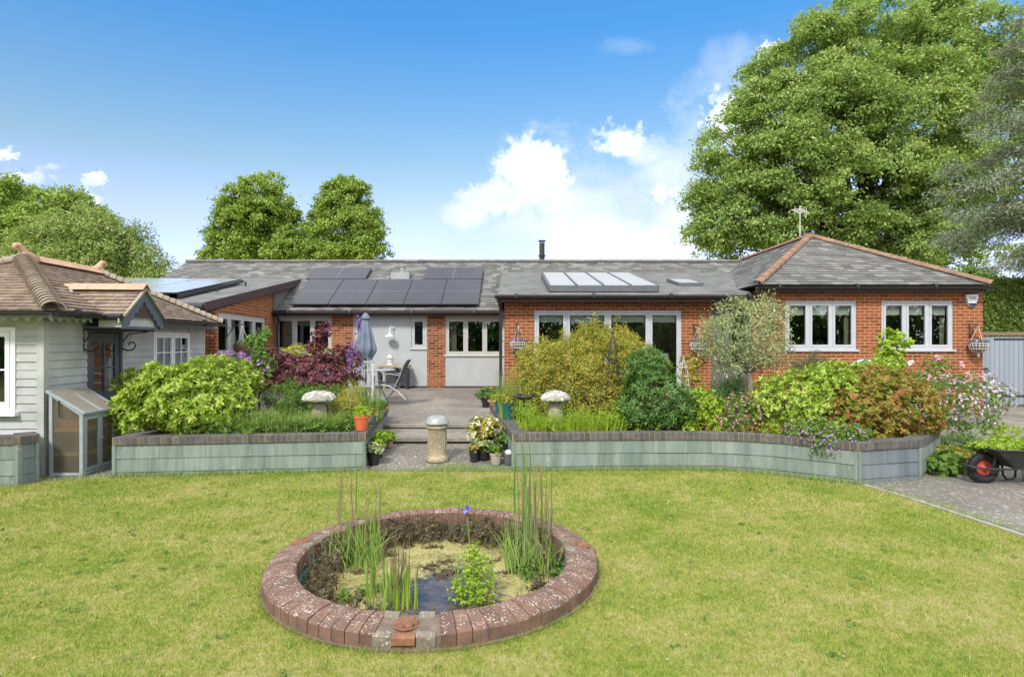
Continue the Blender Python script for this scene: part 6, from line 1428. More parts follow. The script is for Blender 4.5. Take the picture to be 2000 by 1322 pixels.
# sprigs of weed and self-sown seedlings knitting the planting together along the coping
rng = np.random.default_rng(160)
def sprigs(name, label, xs, yf, m, seed, n=9, L=.055, W=.016, h=.16):
    lob = []
    for x in xs: lob.append((x, yf(x)+rng.uniform(.16, .55), SO+rng.uniform(.04, h), rng.uniform(.06, .14), .08, rng.uniform(.06, h)))
    V = rosettes(seed, lob, n*len(xs), 5, L, W, inner=.9, zmin=SO-.02, axup=.7); t = thing(name, (float(np.mean(xs)), float(yf(np.mean(xs)))+.3, SO), label, 'weeds'); t['kind'] = 'stuff'; npmesh('foliage', V, qf(len(V)//4), mat[m], t)
yl = lambda x: 8.75+(x+2.06)*.1235; yr = lambda x: float(np.interp(x, [.02, 2.47, 3.09, 3.56, 3.95, 4.37, 5.3], [8.73, 8.83, 8.75, 8.55, 8.26, 7.93, 8.2]))
sprigs('bed_weeds', 'mid green seedlings and weeds between the shrubs of the left raised bed', rng.uniform(-4.6, -2.3, 40), yl, 'l_mid', 161)
sprigs('bed_weeds', 'lime green seedlings along the coping of the right raised bed', rng.uniform(.3, 4.6, 46), yr, 'l_lime', 162, 7)
sprigs('bed_weeds', 'reddish low plants along the coping of the curved bed', rng.uniform(2.6, 5.0, 24), yr, 'l_red', 163, 8, .04, .018, .10)
# ---- olive tree
ol = [L3(1455, 655, 11.6, 55, 45, .5), L3(1420, 640, 11.6, 42, 45, .4), L3(1500, 650, 11.6, 38, 45, .4), L3(1440, 610, 11.6, 30, 28, .3), L3(1480, 608, 11.6, 34, 28, .3), L3(1520, 610, 11.6, 16, 22, .2), L3(1400, 680, 11.6, 38, 26, .35), L3(1505, 700, 11.6, 28, 18, .3), L3(1385, 672, 11.6, 20, 14, .2), L3(1450, 590, 11.6, 12, 12, .1), L3(1490, 588, 11.6, 12, 14, .1)]
t = thing('olive_tree', (X(1467, 11.6), 11.6, SO), 'small grey-green olive tree with a pale slender trunk beside the dark doorway', 'tree')
ol += [L3(1420, 715, 11.5, 30, 16, .25), L3(1395, 650, 11.5, 22, 18, .2), L3(1525, 680, 11.6, 18, 20, .2), L3(1535, 625, 11.7, 10, 12, .1), L3(1470, 700, 11.4, 40, 16, .2)]
BUMP = .42; V = cloud(81, ol, 430, 24, .065, .066, .014, inner=.75, up=.2); BUMP = .19; npmesh('crown', V, qf(len(V)//4), mat['l_olive'], t)
mb = MB(); y = 11.6; mb.tube([(X(1467, y), y, SO), (X(1465, y), y, Z(745, y)), (X(1461, y), y, Z(728, y))], [.06, .048, .046], 10)
for (u1, v1, u2, v2, dy) in ((1450, 700, 1430, 640, -.1), (1480, 705, 1500, 650, .1), (1462, 690, 1465, 620, .15), (1440, 715, 1400, 690, -.15), (1490, 712, 1515, 690, .0)):
    mb.tube([(X(1461, y), y, Z(729, y)), (X(u1, y), y+dy*.5, Z(v1, y)), (X(u2, y), y+dy, Z(v2, y))], [.035, .022, .008], 7)
mb.build('trunk', mat['barkp'], t, uv=False, smooth=True)
# ================================================================ OBELISKS AND CLIMBER
def obelisk(name, label, u, y, z0, z1, w, m, nr=4):
    x = X(u, y); t = thing(name, (x, y, z0), label, 'plant support')
    mb = MB()
    for a in range(4):
        c, s = math.cos(PI/4+a*PI/2), math.sin(PI/4+a*PI/2); mb.tube([(x+w*c, y+w*s, z0), (x+w*.55*c, y+w*.55*s, z0+(z1-z0)*.75), (x, y, z1)], .007, 5)
    mb.build('upright', mat[m], t, uv=False)
    mb = MB()
    for k in range(1, nr+1):
        f = k/(nr+1); ww = w*(1-f*.5); zz = z0+(z1-z0)*f; mb.tube([(x+ww*math.cos(2*PI*i/16), y+ww*math.sin(2*PI*i/16), zz) for i in range(17)], .005, 5)
    mb.build('ring', mat[m], t, uv=False); MB().ball((x, y, z1+.02), .02, 8, 6).build('finial', mat[m], t, uv=False, smooth=True); return t
obelisk('obelisk', 'slim black wire obelisk rising from the golden shrub', 1197, 10.1, .9, Z(652, 10.1), .14, 'blackm')
obelisk('obelisk', 'white wire obelisk behind the dark upright shrub', 1335, 12.2, .45, Z(700, 12.2), .16, 'white_w', 5)
obelisk('obelisk', 'rusty obelisk carrying a leafy climber in front of the right-hand window', 1742, 11.0, .4, Z(648, 11.0), .17, 'wicker', 4)
t = bush('climbing_plant', 'leafy green climber with a bushy top on the obelisk by the right-hand window', 'climber', [L3(1742, 662, 10.95, 22, 18, .18), L3(1728, 690, 10.95, 14, 22, .12), L3(1752, 705, 10.95, 16, 26, .12), L3(1735, 730, 10.95, 16, 20, .12), L3(1775, 672, 10.95, 12, 6, .08)], 'ros', 'l_lime', 260, 5, .075, .045, 85, None, inner=.9)
flowers(t, 86, [L3(u, v, 10.8, 6, 5, .04) for u, v in ((1712, 733), (1730, 725), (1778, 708), (1738, 745), (1700, 742), (1768, 752))], 26, mat['f_white'], .05, 5, inner=.8)
y = 10.2; t = thing('clematis', (X(1225, y), y, .9), 'single deep pink clematis flower in front of the golden shrub', 'flower')
V = np.concatenate([leaves(np.array([[X(1220, y), y-.28, Z(722, y)]]), nrm(np.array([[math.cos(a), -.35, math.sin(a)*.7]])), np.array([[0, -1., .3]]), .065, .04) for a in np.arange(6)*PI/3+.2]); npmesh('petals', V, qf(6), mat['f_pink'], t)
MB().tube([(X(1220, y), y-.27, Z(722, y)), (X(1216, y), y-.1, Z(745, y)), (X(1212, y), y, .9)], .004, 5).build('stem', mat['l_reed'], t, uv=False)
# ================================================================ STONES, BIRD BATH, PEDESTAL
def staddle(label, u, y, vt, vb, ru, z0, seed, green=False):
    x = X(u, y); k = y/FPX; r = ru*k; zt = Z(vt, y); zb = Z(vb, y); t = thing('staddle_stone', (x, y, z0), label, 'staddle stone', 'staddle stones in the raised beds')
    mb = MB(); mb.lathe([(.14, 0), (.135, (zb-z0)*.3), (.10, (zb-z0)*.85), (.095, zb-z0+.01)], (x, y, z0), 10, .06, seed)
    mb.build('stem', mat['stone'], t, uv=False, smooth=True, bevel=0)
    h = zt-zb; mb = MB(); mb.lathe([(.05, .0), (r*.62, -.004), (r*.95, .012), (r*1.0, h*.28), (r*.93, h*.5), (r*.72, h*.8), (r*.4, h*.97), (.02, h)], (x, y, zb), 28, .07, seed+5)
    o = mb.build('cap', mat['cap'], t, uv=False, smooth=True)
    tx = bpy.data.textures.new('rough', 'CLOUDS'); tx.noise_scale = .06; s_ = o.modifiers.new('sub', 'SUBSURF'); s_.levels = s_.render_levels = 2; d_ = o.modifiers.new('disp', 'DISPLACE'); d_.texture = tx; d_.strength = .022; d_.mid_level = .5
staddle('mushroom-shaped staddle stone among the stalks in the left raised bed', 623, 9.45, 763, 784, 34, .47, 1)
staddle('mushroom-shaped staddle stone beside the bird bath in the right raised bed', 1085, 9.55, 763, 784, 30, .47, 2)
y = 9.6; x = X(1023, y); t = thing('bird_bath', (x, y, .50), 'small dark metal bird bath on a thin post in the right raised bed', 'bird bath')
mb = MB(); mb.lathe([(.075, 0), (.07, .012), (.03, .022), (.016, .05), (.014, .17), (.024, .18), (.024, .19), (.013, .20), (.012, .40), (.03, .415)], (x, y, .50), 14); mb.build('post', mat['blackm'], t, uv=False, smooth=True)
mb = MB(); zb = Z(781, y); mb.lathe([(.03, 0), (.10, .015), (.155, .05), (.162, .062), (.15, .056), (.09, .028), (.01, .02)], (x, y, zb), 26); bo = mb.build('bowl', mat['blackm'], t, uv=False, smooth=True)
for dx, dy, s_ in ((-.06, -.02, 1), (.15, .0, -1)):
    mb = MB(); mb.ball((x+dx, y+dy, zb+.085), (.03, .018, .02), 10, 7); mb.ball((x+dx-.025*s_, y+dy, zb+.105), .013, 8, 6); mb.tube([(x+dx-.036*s_, y+dy, zb+.105), (x+dx-.05*s_, y+dy, zb+.102)], [.004, .001], 5); mb.tube([(x+dx+.02*s_, y+dy, zb+.09), (x+dx+.06*s_, y+dy, zb+.10)], [.010, .004], 5); mb.tube([(x+dx, y+dy, zb+.04), (x+dx, y+dy, zb+.08)], .004, 5)
    mb.build('bird_ornament', mat['blackm'], t, uv=False, smooth=True)
y = 9.2; x = X(854, y); zb = .055; zt = Z(826, y); t = thing('chimney_pot', (x, y, zb), 'old buff clay chimney pot standing on the path under a domed zinc lid', 'chimney pot')
h = zt-zb; mb = MB()
mb.lathe([(.165, 0), (.175, .02), (.170, .055), (.15, .085), (.138, .11), (.138, h*.35), (.133, h*.55), (.137, h*.78), (.142, h*.86), (.160, h*.88), (.160, h*.93), (.148, h*.94), (.148, h), (.10, h), (.09, .3)], (x, y, zb), 30, .015, 3)
mb.build('pot', G('buff_clay', (.44, .34, .20), (.22, .17, .11), 5, .9, .8, spots=(.55, .52, .44), spotth=.60, spotscale=30), t, uv=False, smooth=True)
mb = MB()
for k in range(22):
    a = 2*PI*k/22; c_, s_ = math.cos(a), math.sin(a); mb.tube([(x+.137*c_, y+.137*s_, zb+h*.84), (x+.134*c_, y+.134*s_, zb+.12)], .006, 5)
mb.build('fluting', mat['stone'], t, uv=False)
mb = MB(); mb.lathe([(.175, -.012), (.18, 0), (.168, .018), (.155, .055), (.13, .09), (.08, .112), (.02, .118), (.02, .10), (.07, .09), (.14, .03), (.16, -.005)], (x, y, zt), 32); mb.build('lid', mat['zinc'], t, uv=False, smooth=True)
# ================================================================ POTS
def pot(u, vt, vb, wpx, y, m, label, pl=None, name='plant_pot', z=None, leaf='l_mid', ps=None, seed=1, lf=(.05, .02), n=60, group='potted plants around the steps', hgt=.5, bowl=False, cat='plant pot'):
    x = X(u, y); k = y/FPX; r = wpx*k/2; h = (vb-vt)*k; z0 = Z(vb, y) if z is None else z; t = thing(name, (x, y, z0), label, cat, group)
    mb = MB(); rb = r*(.45 if bowl else .72)
    mb.lathe([(rb*.9, 0), (rb, .004), (r*.94, h*.80), (r*1.0, h*.82), (r*1.03, h*.98), (r*.98, h), (r*.90, h*.97), (r*.86, h*.86), (rb*.6, h*.80)], (x, y, z0), 24); mb.build('pot', mat[m], t, uv=False, smooth=False)
    MB().lathe([(.005, 0), (r*.88, 0)], (x, y, z0+h*.88), 20).build('compost', mat['soil'], t, uv=False)
    if pl:
        H = hgt*h if hgt < 5 else hgt
        if pl == 'bush': V = rosettes(seed, [(x, y, z0+h+ps[1]*.7, ps[0], ps[0], ps[1])], n, 6, lf[0], lf[1], inner=.8, axup=.8); F = qf(len(V)//4)
        else: V, F = blades(seed, discpts(seed, n, x, y, z0+h*.88, r*.8, r*.8), ps[1], ps[0], lf[1], 4, .7)
        npmesh('plant', V, F, mat[leaf], t)
    return t
CO = .532
pot(706, 812, 841, 30, 9.02, 'orange', 'terracotta-coloured pot of green succulents on the corner of the left coping', 'bush', z=CO, leaf='l_lime', ps=(.10, .07), seed=101, lf=(.07, .012), n=70)
pot(724, 807, 824, 24, 9.75, 'greypot', 'grey pot of reddish succulents behind the corner pot on the left coping', 'bush', z=CO, leaf='l_red', ps=(.10, .06), seed=102, lf=(.06, .02), n=50)
pot(740, 790, 806, 22, 10.5, 'cream_pot', 'pale grey pot third along the left coping', 'bush', z=CO, leaf='l_mid', ps=(.12, .10), seed=103, lf=(.06, .014), n=60)
pot(748, 775, 786, 26, 11.3, 'terra', 'shallow terracotta bowl of orange succulents at the far end of the left coping', 'bush', z=CO, leaf='l_red', ps=(.11, .04), seed=104, lf=(.05, .02), n=60, bowl=True)
pot(730, 893, 918, 26, 9.0, 'black', 'black pot of pale round-leaved plant nearest the lawn on the left of the path', 'bush', z=.045, leaf='l_olive', ps=(.13, .06), seed=105, lf=(.07, .045), n=45)
pot(738, 884, 907, 22, 9.35, 'black', 'black pot second from the lawn on the left of the path', 'bush', z=.085, leaf='l_lime', ps=(.12, .08), seed=106, lf=(.05, .03), n=60)
pot(746, 874, 893, 20, 9.7, 'navy', 'navy blue pot with leafy green plant on the left of the path', 'bush', z=.12, leaf='l_lime', ps=(.13, .10), seed=107, lf=(.05, .03), n=60)
pot(761, 858, 870, 13, 9.95, 'terra', 'small terracotta pot of green leaves nearest the steps on the left', 'bush', z=.13, leaf='l_lime', ps=(.10, .10), seed=108, lf=(.045, .02), n=60)
pot(926, 890, 912, 20, 9.15, 'black', 'black pot with brown foliage at the left of the group right of the chimney pot', 'bush', z=.06, leaf='l_red', ps=(.09, .05), seed=109, lf=(.04, .025), n=30)
pot(944, 890, 913, 30, 9.25, 'black', 'wide black pot of grey-green rosettes right of the chimney pot', 'bush', z=.07, leaf='l_olive', ps=(.15, .05), seed=110, lf=(.07, .035), n=45)
pot(969, 894, 917, 25, 9.0, 'cream_pot', 'beige pot with a rolled rim in front of the group right of the chimney pot', 'bush', z=.045, leaf='l_mid', ps=(.10, .06), seed=111, lf=(.05, .025), n=40)
t = pot(993, 896, 917, 22, 9.02, 'greypot', 'dark grey pot holding a white bag beside the right planter wall', None, z=.045)
MB().ball((X(993, 9.02), 9.02, .045+.165), (.06, .05, .045), 9, 6).build('white_bag', mat['white'], t, uv=False)
pot(985, 880, 903, 24, 9.5, 'black', 'black pot of leafy green plant against the right planter wall', 'bush', z=.10, leaf='l_mid', ps=(.15, .09), seed=112, lf=(.05, .025), n=80)
t = pot(948, 870, 898, 34, 9.65, 'black', 'large pot of cream-flowered variegated shrub beside the steps', 'bush', z=.115, leaf='l_gold', ps=(.24, .17), seed=113, lf=(.07, .032), n=240)
flowers(t, 114, [L3(945, 832, 9.6, 32, 20, .2), L3(925, 845, 9.55, 18, 16, .15)], 110, mat['f_cream'], .035, 5, inner=.3)
pot(966, 778, 790, 28, 12.4, 'terra', 'terracotta bowl with pale lilac flowers at the far end of the right coping', 'bush', z=CO, leaf='l_lime', ps=(.11, .06), seed=115, lf=(.05, .02), n=50, bowl=True)
pot(976, 790, 810, 20, 11.3, 'teal', 'teal pot with yellow-green plant on the right coping', 'bush', z=CO, leaf='l_gold', ps=(.12, .09), seed=116, lf=(.05, .02), n=60)
pot(992, 792, 822, 24, 10.4, 'teal', 'tall teal green pot on the right coping behind the bird bath', 'bush', z=CO, leaf='l_gold', ps=(.13, .09), seed=117, lf=(.05, .018), n=60)
pot(948, 768, 786, 16, 13.9, 'black', 'black pot of bushy green leaves on the patio by the downpipe', 'bush', z=pz(13.9), leaf='l_mid', ps=(.20, .14), seed=118, lf=(.05, .02), n=160)
pot(960, 766, 784, 16, 14.1, 'black', 'black pot of golden leaves on the patio closest to the downpipe', 'bush', z=pz(14.1), leaf='l_gold', ps=(.18, .13), seed=119, lf=(.05, .02), n=130)
y = 14.6; x = X(968, y); t = thing('black_bin', (x, y, pz(y)), 'low black lidded bin on the patio against the downpipe', 'bin')
mb = MB(); mb.lathe([(.16, 0), (.19, .30), (.20, .32), (.20, .34), (.15, .37), (.02, .38)], (x-.02, y, pz(y)), 20); mb.build('body', mat['black'], t, uv=False, smooth=False)
# wire ball ornament by the left pots
y = 11.9; x = X(742, y); t = thing('wire_ball', (x, y, CO), 'rusty wire ball ornament behind the pots on the left coping', 'ornament')
mb = MB()
for k in range(7):
    a = PI*k/7; mb.tube([(x+.12*math.cos(b)*math.cos(a), y+.12*math.cos(b)*math.sin(a), CO+.12+.12*math.sin(b)) for b in np.linspace(0, 2*PI, 21)], .004, 4)
for zz in (-.07, 0, .07):
    rr = math.sqrt(.0144-zz*zz); mb.tube([(x+rr*math.cos(b), y+rr*math.sin(b), CO+.12+zz) for b in np.linspace(0, 2*PI, 21)], .004, 4)
mb.build('wire', mat['white_w'], t, uv=False)
# ================================================================ PATIO FURNITURE
yt = 14.5; gz = pz(yt)
x = X(733, yt); zt = Z(722, yt); t = thing('garden_table', (x, yt, gz), 'oval grey garden table on the patio', 'table')
mb = MB(); mb.lathe([(.02, -.02), (.44, -.02), (.46, -.012), (.46, .0), (.44, .008), (.02, .008)], (x, yt, zt), 36); o = mb.build('tabletop', mat['teak'], t, uv=False)
for a in range(4):
    c, s = math.cos(PI/4+a*PI/2), math.sin(PI/4+a*PI/2); MB().tube([(x+.12*c, yt+.12*s, zt-.02), (x+.16*c, yt+.16*s, gz+.35), (x+.36*c, yt+.36*s, gz)], .018, 8).build('leg', mat['metal'], t, uv=False)
x = X(714, 14.5); y = 14.5; t = thing('parasol', (x, y, gz), 'closed blue-grey parasol standing on the patio in front of the white wall', 'parasol')
mb = MB(); ztp = Z(612, y); zbt = Z(700, y); n, m_ = 40, 14; vs, fs_ = [], []
for i in range(m_+1):
    f = i/m_; z = ztp-(ztp-zbt)*f
    r = (.03 + .055*min(1, f*5) if f < .2 else .085+(f-.2)*.235) if f < .82 else .232-(f-.82)*.55
    for k in range(n):
        a = 2*PI*k/n; fold = 1+.20*math.cos(8*a+1.5*f)*min(1, f*2.5); rag = .05*math.sin(3*a+1)*max(0, f-.75)*4*(ztp-zbt)*.6
        vs.append((x+r*fold*math.cos(a)*1.03, y+r*fold*math.sin(a), z-rag+.02*math.cos(8*a)*max(0, f-.8)*5))
for i in range(m_): fs_ += [(i*n+k, (i+1)*n+k, (i+1)*n+(k+1) % n, i*n+(k+1) % n) for k in range(n)]
fs_.append(tuple(range(n))); mb.add(vs, fs_); mb.build('canopy', mat['canvas'], t, uv=False, smooth=True)
mb = MB(); mb.lathe([(.105, -.13), (.10, -.11), (.075, -.05), (.045, -.005), (.012, .01)], (x, y, ztp), 16, .05, 2); mb.build('vent_cap', mat['canvas'], t, uv=False, smooth=True)
MB().tube([(x, y, gz), (x, y, ztp-.02)], .022, 10).build('pole', mat['black'], t, uv=False); MB().lathe([(.22, 0), (.22, .05), (.06, .07), (.03, .25)], (x, y, gz), 20).build('base', mat['blackm'], t, uv=False)
# folding chair seen from the side
y = 14.35; t = thing('folding_chair', (X(772, y), y, pz(y)), 'reclining folding garden chair with a dark back and curved metal legs right of the table', 'chair')
S = lambda u, v, dy=0: (X(u, y), y+dy, Z(v, y))
for dy in (-.26, .26):
    mb = MB(); mb.tube([S(741, 750, dy), S(752, 750, dy), S(766, 753, dy), S(780, 762, dy), S(796, 778, dy)], .013, 6); mb.build('leg', mat['white_w'], t, uv=False)
    mb = MB(); mb.tube([S(799, 702, dy), S(792, 712, dy), S(784, 735, dy), S(774, 755, dy), S(757, 774, dy)], .014, 6); mb.build('leg', mat['metal'], t, uv=False)
    mb = MB(); mb.tube([S(783, 732, dy), S(765, 729, dy), S(750, 731, dy)], .014, 6); mb.tube([S(757, 731, dy), S(757, 750, dy)], .010, 6); mb.build('armrest', mat['metal'], t, uv=False)
mb = MB(); mb.plate([S(744, 748, -.25), S(776, 751, -.25), S(776, 751, .25), S(744, 748, .25)], (0, 0, .02)); mb.build('seat', mat['sling'], t, uv=False)
mb = MB(); mb.plate([S(776, 749, -.25), S(797, 703, -.25), S(797, 703, .25), S(776, 749, .25)], (.03, 0, .01)); mb.build('backrest', mat['sling'], t, uv=False)
def slat_chair(u, y, rot, label, vtop):
    x = X(u, y); g = pz(y); zt = Z(vtop, y); t = thing('slatted_chair', (x, y, g), label, 'chair', 'slatted garden chairs at the table')
    f = Fr((x, y, g), rot); h = zt-g; w = .26
    for (a, b) in ((-w, -.24), (w, -.24)): MB(f).box(a-.022, a+.022, b-.022, b+.022, 0, h-.001).build('leg', mat['white_w'], t, uv=False)
    for (a, b) in ((-w, .24), (w, .24)): MB(f).box(a-.022, a+.022, b-.022, b+.022, 0, .64).build('leg', mat['white_w'], t, uv=False)
    mb = MB(f)
    for k in range(6): mb.box(-w+.02, w-.02, -.20+k*.075, -.145+k*.075, .42, .44)
    mb.build('seat', mat['teak'], t, uv=False)
    mb = MB(f); mb.box(-w-.022, w+.022, -.262, -.215, h-.05, h); mb.box(-w+.022, w-.022, -.255, -.225, .46, .50)
    for k in range(8): xx = -w+.05+k*(2*w-.1)/7; mb.box(xx-.014, xx+.014, -.252, -.232, .50, h-.05)
    mb.build('backrest', mat['teak'], t, uv=False)
    for a in (-w, w): MB(f).box(a-.03, a+.03, -.20, .28, .64, .665).build('armrest', mat['teak'], t, uv=False)
slat_chair(706, 14.0, .15, 'slatted garden chair with its back to the lawn under the parasol', 704)
slat_chair(722, 15.6, PI*.5+2.6, 'second slatted garden chair further back behind the table', 698)
y = 18.15; gzz = pz(y); t = thing('side_table', (X(770, y), y, gzz), 'narrow table with a thick pale top and black legs against the grey wall', 'table')
za = Z(713, y); MB().box(X(738, y), X(800, y), 18.0, 18.45, za-.07, za).build('tabletop', mat['stone'], t, uv=False, bevel=.006)
for u in (743, 774, 795): MB().box(X(u, y)-.03, X(u, y)+.03, 18.05, 18.4, gzz, za-.07).build('leg', mat['blackm'], t, uv=False)
t = thing('lantern', (X(761, y), 18.2, za), 'small white domed lantern on the narrow table', 'lantern')
mb = MB(); mb.lathe([(.11, 0), (.11, .02), (.085, .03), (.085, .19), (.11, .20), (.10, .23), (.05, .29), (.015, .31), (.02, .34), (.005, .36)], (X(761, y), 18.2, za), 8); mb.build('body', mat['white_w'], t, uv=False)
t = thing('tea_pot_ornament', (X(811, 18.8), 18.8, 1.665), 'small white ornament on the sill inside the narrow window', 'ornament')
mb = MB(); mb.lathe([(.05, 0), (.075, .03), (.07, .07), (.03, .10), (.012, .13), (.004, .14)], (X(811.5, 18.72), 18.72, 1.665), 14); mb.build('body', mat['white'], t, uv=False, smooth=True)
# chairs and crate by the right wing
def round_chair(u, y, label, vt):
    x = X(u, y); t = thing('arched_chair', (x, y, .35), label, 'chair'); zt = Z(vt, y); mb = MB(); w = .30
    pts = [(x-w, y, .35)] + [(x+w*math.cos(a), y, zt-.22+.22*math.sin(a)) for a in np.linspace(PI, 0, 13)] + [(x+w, y, .35)]
    mb.tube(pts, .030, 8); mb.build('back_frame', mat['palewood'], t, uv=False, smooth=True)
    mb = MB()
    for f in (-.6, -.3, 0, .3, .6): mb.box(x+w*f-.018, x+w*f+.018, y-.012, y+.012, .85, zt-.22+.2*math.sqrt(1-f*f))
    mb.box(x-w, x+w, y-.015, y+.015, .83, .88); mb.box(x-w, x+w, y-.016, y+.016, zt-.20, zt-.15); mb.build('backrest', mat['palewood'], t, uv=False)
    MB().box(x-w, x+w, y-.5, y, .76, .80).build('seat', mat['palewood'], t, uv=False)
    for a in (-w, w): MB().box(x+a-.02, x+a+.02, y-.5, y-.45, .35, .76).build('leg', mat['palewood'], t, uv=False)
    for a in (-w, w): MB().box(x+a-.03, x+a+.03, y-.5, y, .98, 1.01).build('armrest', mat['palewood'], t, uv=False)
round_chair(1688, 13.2, 'pale blue chair with an arched back under the gap between the right wing windows', 704)
y = 12.6; x = X(1722, y); t = thing('garden_table', (x, y, .35), 'small white round-topped table beside the pale blue chair', 'table')
MB().lathe([(.02, 0), (.30, 0), (.31, .015), (.30, .03), (.02, .03)], (x, y, Z(716, y)), 28).build('tabletop', mat['white'], t, uv=False); MB().tube([(x, y, .35), (x, y, Z(716, y))], .03, 10).build('leg', mat['white'], t, uv=False)
y = 11.6; x = X(1769, y); t = thing('wooden_crate', (x, y, .47), 'pale blue slatted crate on a stand behind the red-tipped shrub', 'crate')
mb = MB(); zt = Z(738, y); zz = zt
for k in range(4):
    for (a, b, c, d) in ((-.16, .16, -.11, -.10), (-.16, .16, .10, .11), (-.16, -.15, -.10, .10), (.15, .16, -.10, .10)): mb.box(x+a, x+b, y+c, y+d, zt-.20+k*.05, zt-.165+k*.05)
for a in (-.145, .145):
    for b in (-.095, .095): mb.box(x+a-.012, x+a+.012, y+b-.006, y+b+.006, .47, zt-.005)
mb.build('slats', mat['palewood'], t, uv=False); MB().box(x-.15, x+.15, y-.10, y+.10, zt-.21, zt-.20).build('bottom', mat['palewood'], t, uv=False)
V = rosettes(130, [(x, y, zt, .12, .09, .08)], 60, 5, .05, .03, inner=.8); npmesh('plant', V, qf(len(V)//4), mat['l_mid'], t)
# ================================================================ WHEELBARROW
def barrow():
    y = 7.98; cx, r = X(1920, y), .197; k = y/FPX
    t = thing('wheelbarrow', (cx+.5, y, 0), 'black wheelbarrow with a red-hubbed wheel heaped with green weeds on the path', 'wheelbarrow')
    mb = MB(); fr = Fr((cx, y, r+.012), 0)
    n, m = 40, 12; vs, fs_ = [], []
    for i in range(n):
        a = 2*PI*i/n; c, s = math.cos(a), math.sin(a)
        for j in range(m): b = 2*PI*j/m; rr = r-.052+.052*math.cos(b); ww = .048*math.sin(b); lug = .0; vs.append((cx+(rr+lug)*c, y+ww, r+.006+(rr+lug)*s))
    for i in range(n):
        for j in range(m): fs_.append((i*m+j, i*m+(j+1) % m, ((i+1) % n)*m+(j+1) % m, ((i+1) % n)*m+j))
    mb.add(vs, fs_); 
    for i in range(36): a = 2*PI*i/36; mb.obox((cx+(r-.002)*math.cos(a), y-.03, r+.006+(r-.002)*math.sin(a)), (cx+(r-.002)*math.cos(a), y+.03, r+.006+(r-.002)*math.sin(a)), .008, .018, (math.cos(a), 0, math.sin(a)))
    wh_ = mb.build('wheel', mat['rubber'], t, uv=False, smooth=False)
    mb = MB(); prof = [(.118, .030), (.112, .022), (.085, .012), (.035, .018), (.025, .045), (.0, .045)]
    vs, fs_ = [], []; nn_ = 32
    for sgn in (-1, 1):
        b0 = len(vs)
        for (rr, ww) in prof:
            for i in range(nn_): a = 2*PI*i/nn_; vs.append((cx+rr*math.cos(a), y+sgn*ww, r+.006+rr*math.sin(a)))
        for q in range(len(prof)-1):
            for i in range(nn_): fs_.append((b0+q*nn_+i, b0+q*nn_+(i+1) % nn_, b0+(q+1)*nn_+(i+1) % nn_, b0+(q+1)*nn_+i))
    mb.add(vs, fs_); mb.build('rim', mat['redrim'], wh_, uv=False, smooth=True)
    mb = MB(); mb.tube([(cx, y-.11, r+.006), (cx, y+.11, r+.006)], .012, 8); mb.build('axle', mat['metal'], wh_, uv=False)
    # tubular frame, from the loop before the wheel back to the handles
    zf = r+.012; mb = MB()
    for s in (-1, 1):
        mb.tube([(cx-.235, y+s*.02, zf+.035), (cx-.20, y+s*.10, zf+.02), (cx, y+s*.125, zf-.0), (cx+.30, y+s*.15, zf+.005), (cx+.52, y+s*.20, zf+.03), (cx+.95, y+s*.26, zf+.18), (cx+1.35, y+s*.29, zf+.30)], .015, 8)
        mb.tube([(cx+.02, y+s*.125, zf), (cx+.065, y+s*.12, zf+.12), (cx+.07, y+s*.11, zf+.17)], .011, 7)
        mb.tube([(cx+.37, y+s*.165, zf), (cx+.385, y+s*.17, .08), (cx+.43, y+s*.17, .022), (cx+.50, y+s*.18, .014), (cx+.56, y+s*.19, .04), (cx+.58, y+s*.20, zf+.03)], .014, 8)
    mb.tube([(cx-.235, y-.02, zf+.035), (cx-.235, y+.02, zf+.035)], .015, 8)
    mb.build('frame', mat['barrow'], t, uv=False, smooth=True)
    # tray: open pan with sloping nose
    T = [(cx-.06, y-.30, .475), (cx+.95, y-.34, .44), (cx+.95, y+.34, .44), (cx-.06, y+.30, .475)]
    B = [(cx+.27, y-.17, .225), (cx+.72, y-.20, .235), (cx+.72, y+.20, .235), (cx+.27, y+.17, .225)]
    mb = MB(); ins = lambda q, c, f: tuple(c[i]+(q[i]-c[i])*f for i in range(3))
    cT = [sum(p[i] for p in T)/4 for i in range(3)]; cB = [sum(p[i] for p in B)/4 for i in range(3)]
    Ti = [ins(p, cT, .985) for p in T]; Bi = [(ins(p, cB, .98)[0], ins(p, cB, .98)[1], p[2]+.006) for p in B]
    mb.add(T+B+Ti+Bi, [(0, 1, 5, 4), (1, 2, 6, 5), (2, 3, 7, 6), (3, 0, 4, 7), (4, 5, 6, 7), (9, 8, 12, 13), (10, 9, 13, 14), (11, 10, 14, 15), (8, 11, 15, 12), (15, 14, 13, 12), (1, 0, 8, 9), (2, 1, 9, 10), (3, 2, 10, 11), (0, 3, 11, 8)])
    fixn(mb.build('tray', mat['barrow'], t, uv=False, bevel=.012)); mb = MB(); mb.tube(T+[T[0]], .010, 6); mb.build('tray_rim', mat['barrow'], t, uv=False)
    wd = thing('pulled_weeds', (cx+.45, y, .45), 'heap of pulled green weeds and leaves lying in the black wheelbarrow', 'weeds')
    lob = [(cx+.25, y-.02, .47, .30, .26, .05), (cx+.65, y, .46, .30, .28, .07), (cx+.35, y+.1, .52, .15, .15, .07), (cx+.0, y+.05, .47, .10, .2, .03)]
    V = rosettes(140, lob, 520, 5, .045, .022, inner=.9); npmesh('leaves', V, qf(len(V)//4), mat['l_lime'], wd)
    rng = np.random.default_rng(5); P = np.stack([rng.uniform(cx, cx+.9, 200), rng.uniform(y-.28, y+.28, 200), np.full(200, .46)], 1); V, F = blades(141, P, .14, 1.2, .007, 3, .8); npmesh('stems', V, F, mat['l_grass'], wd)
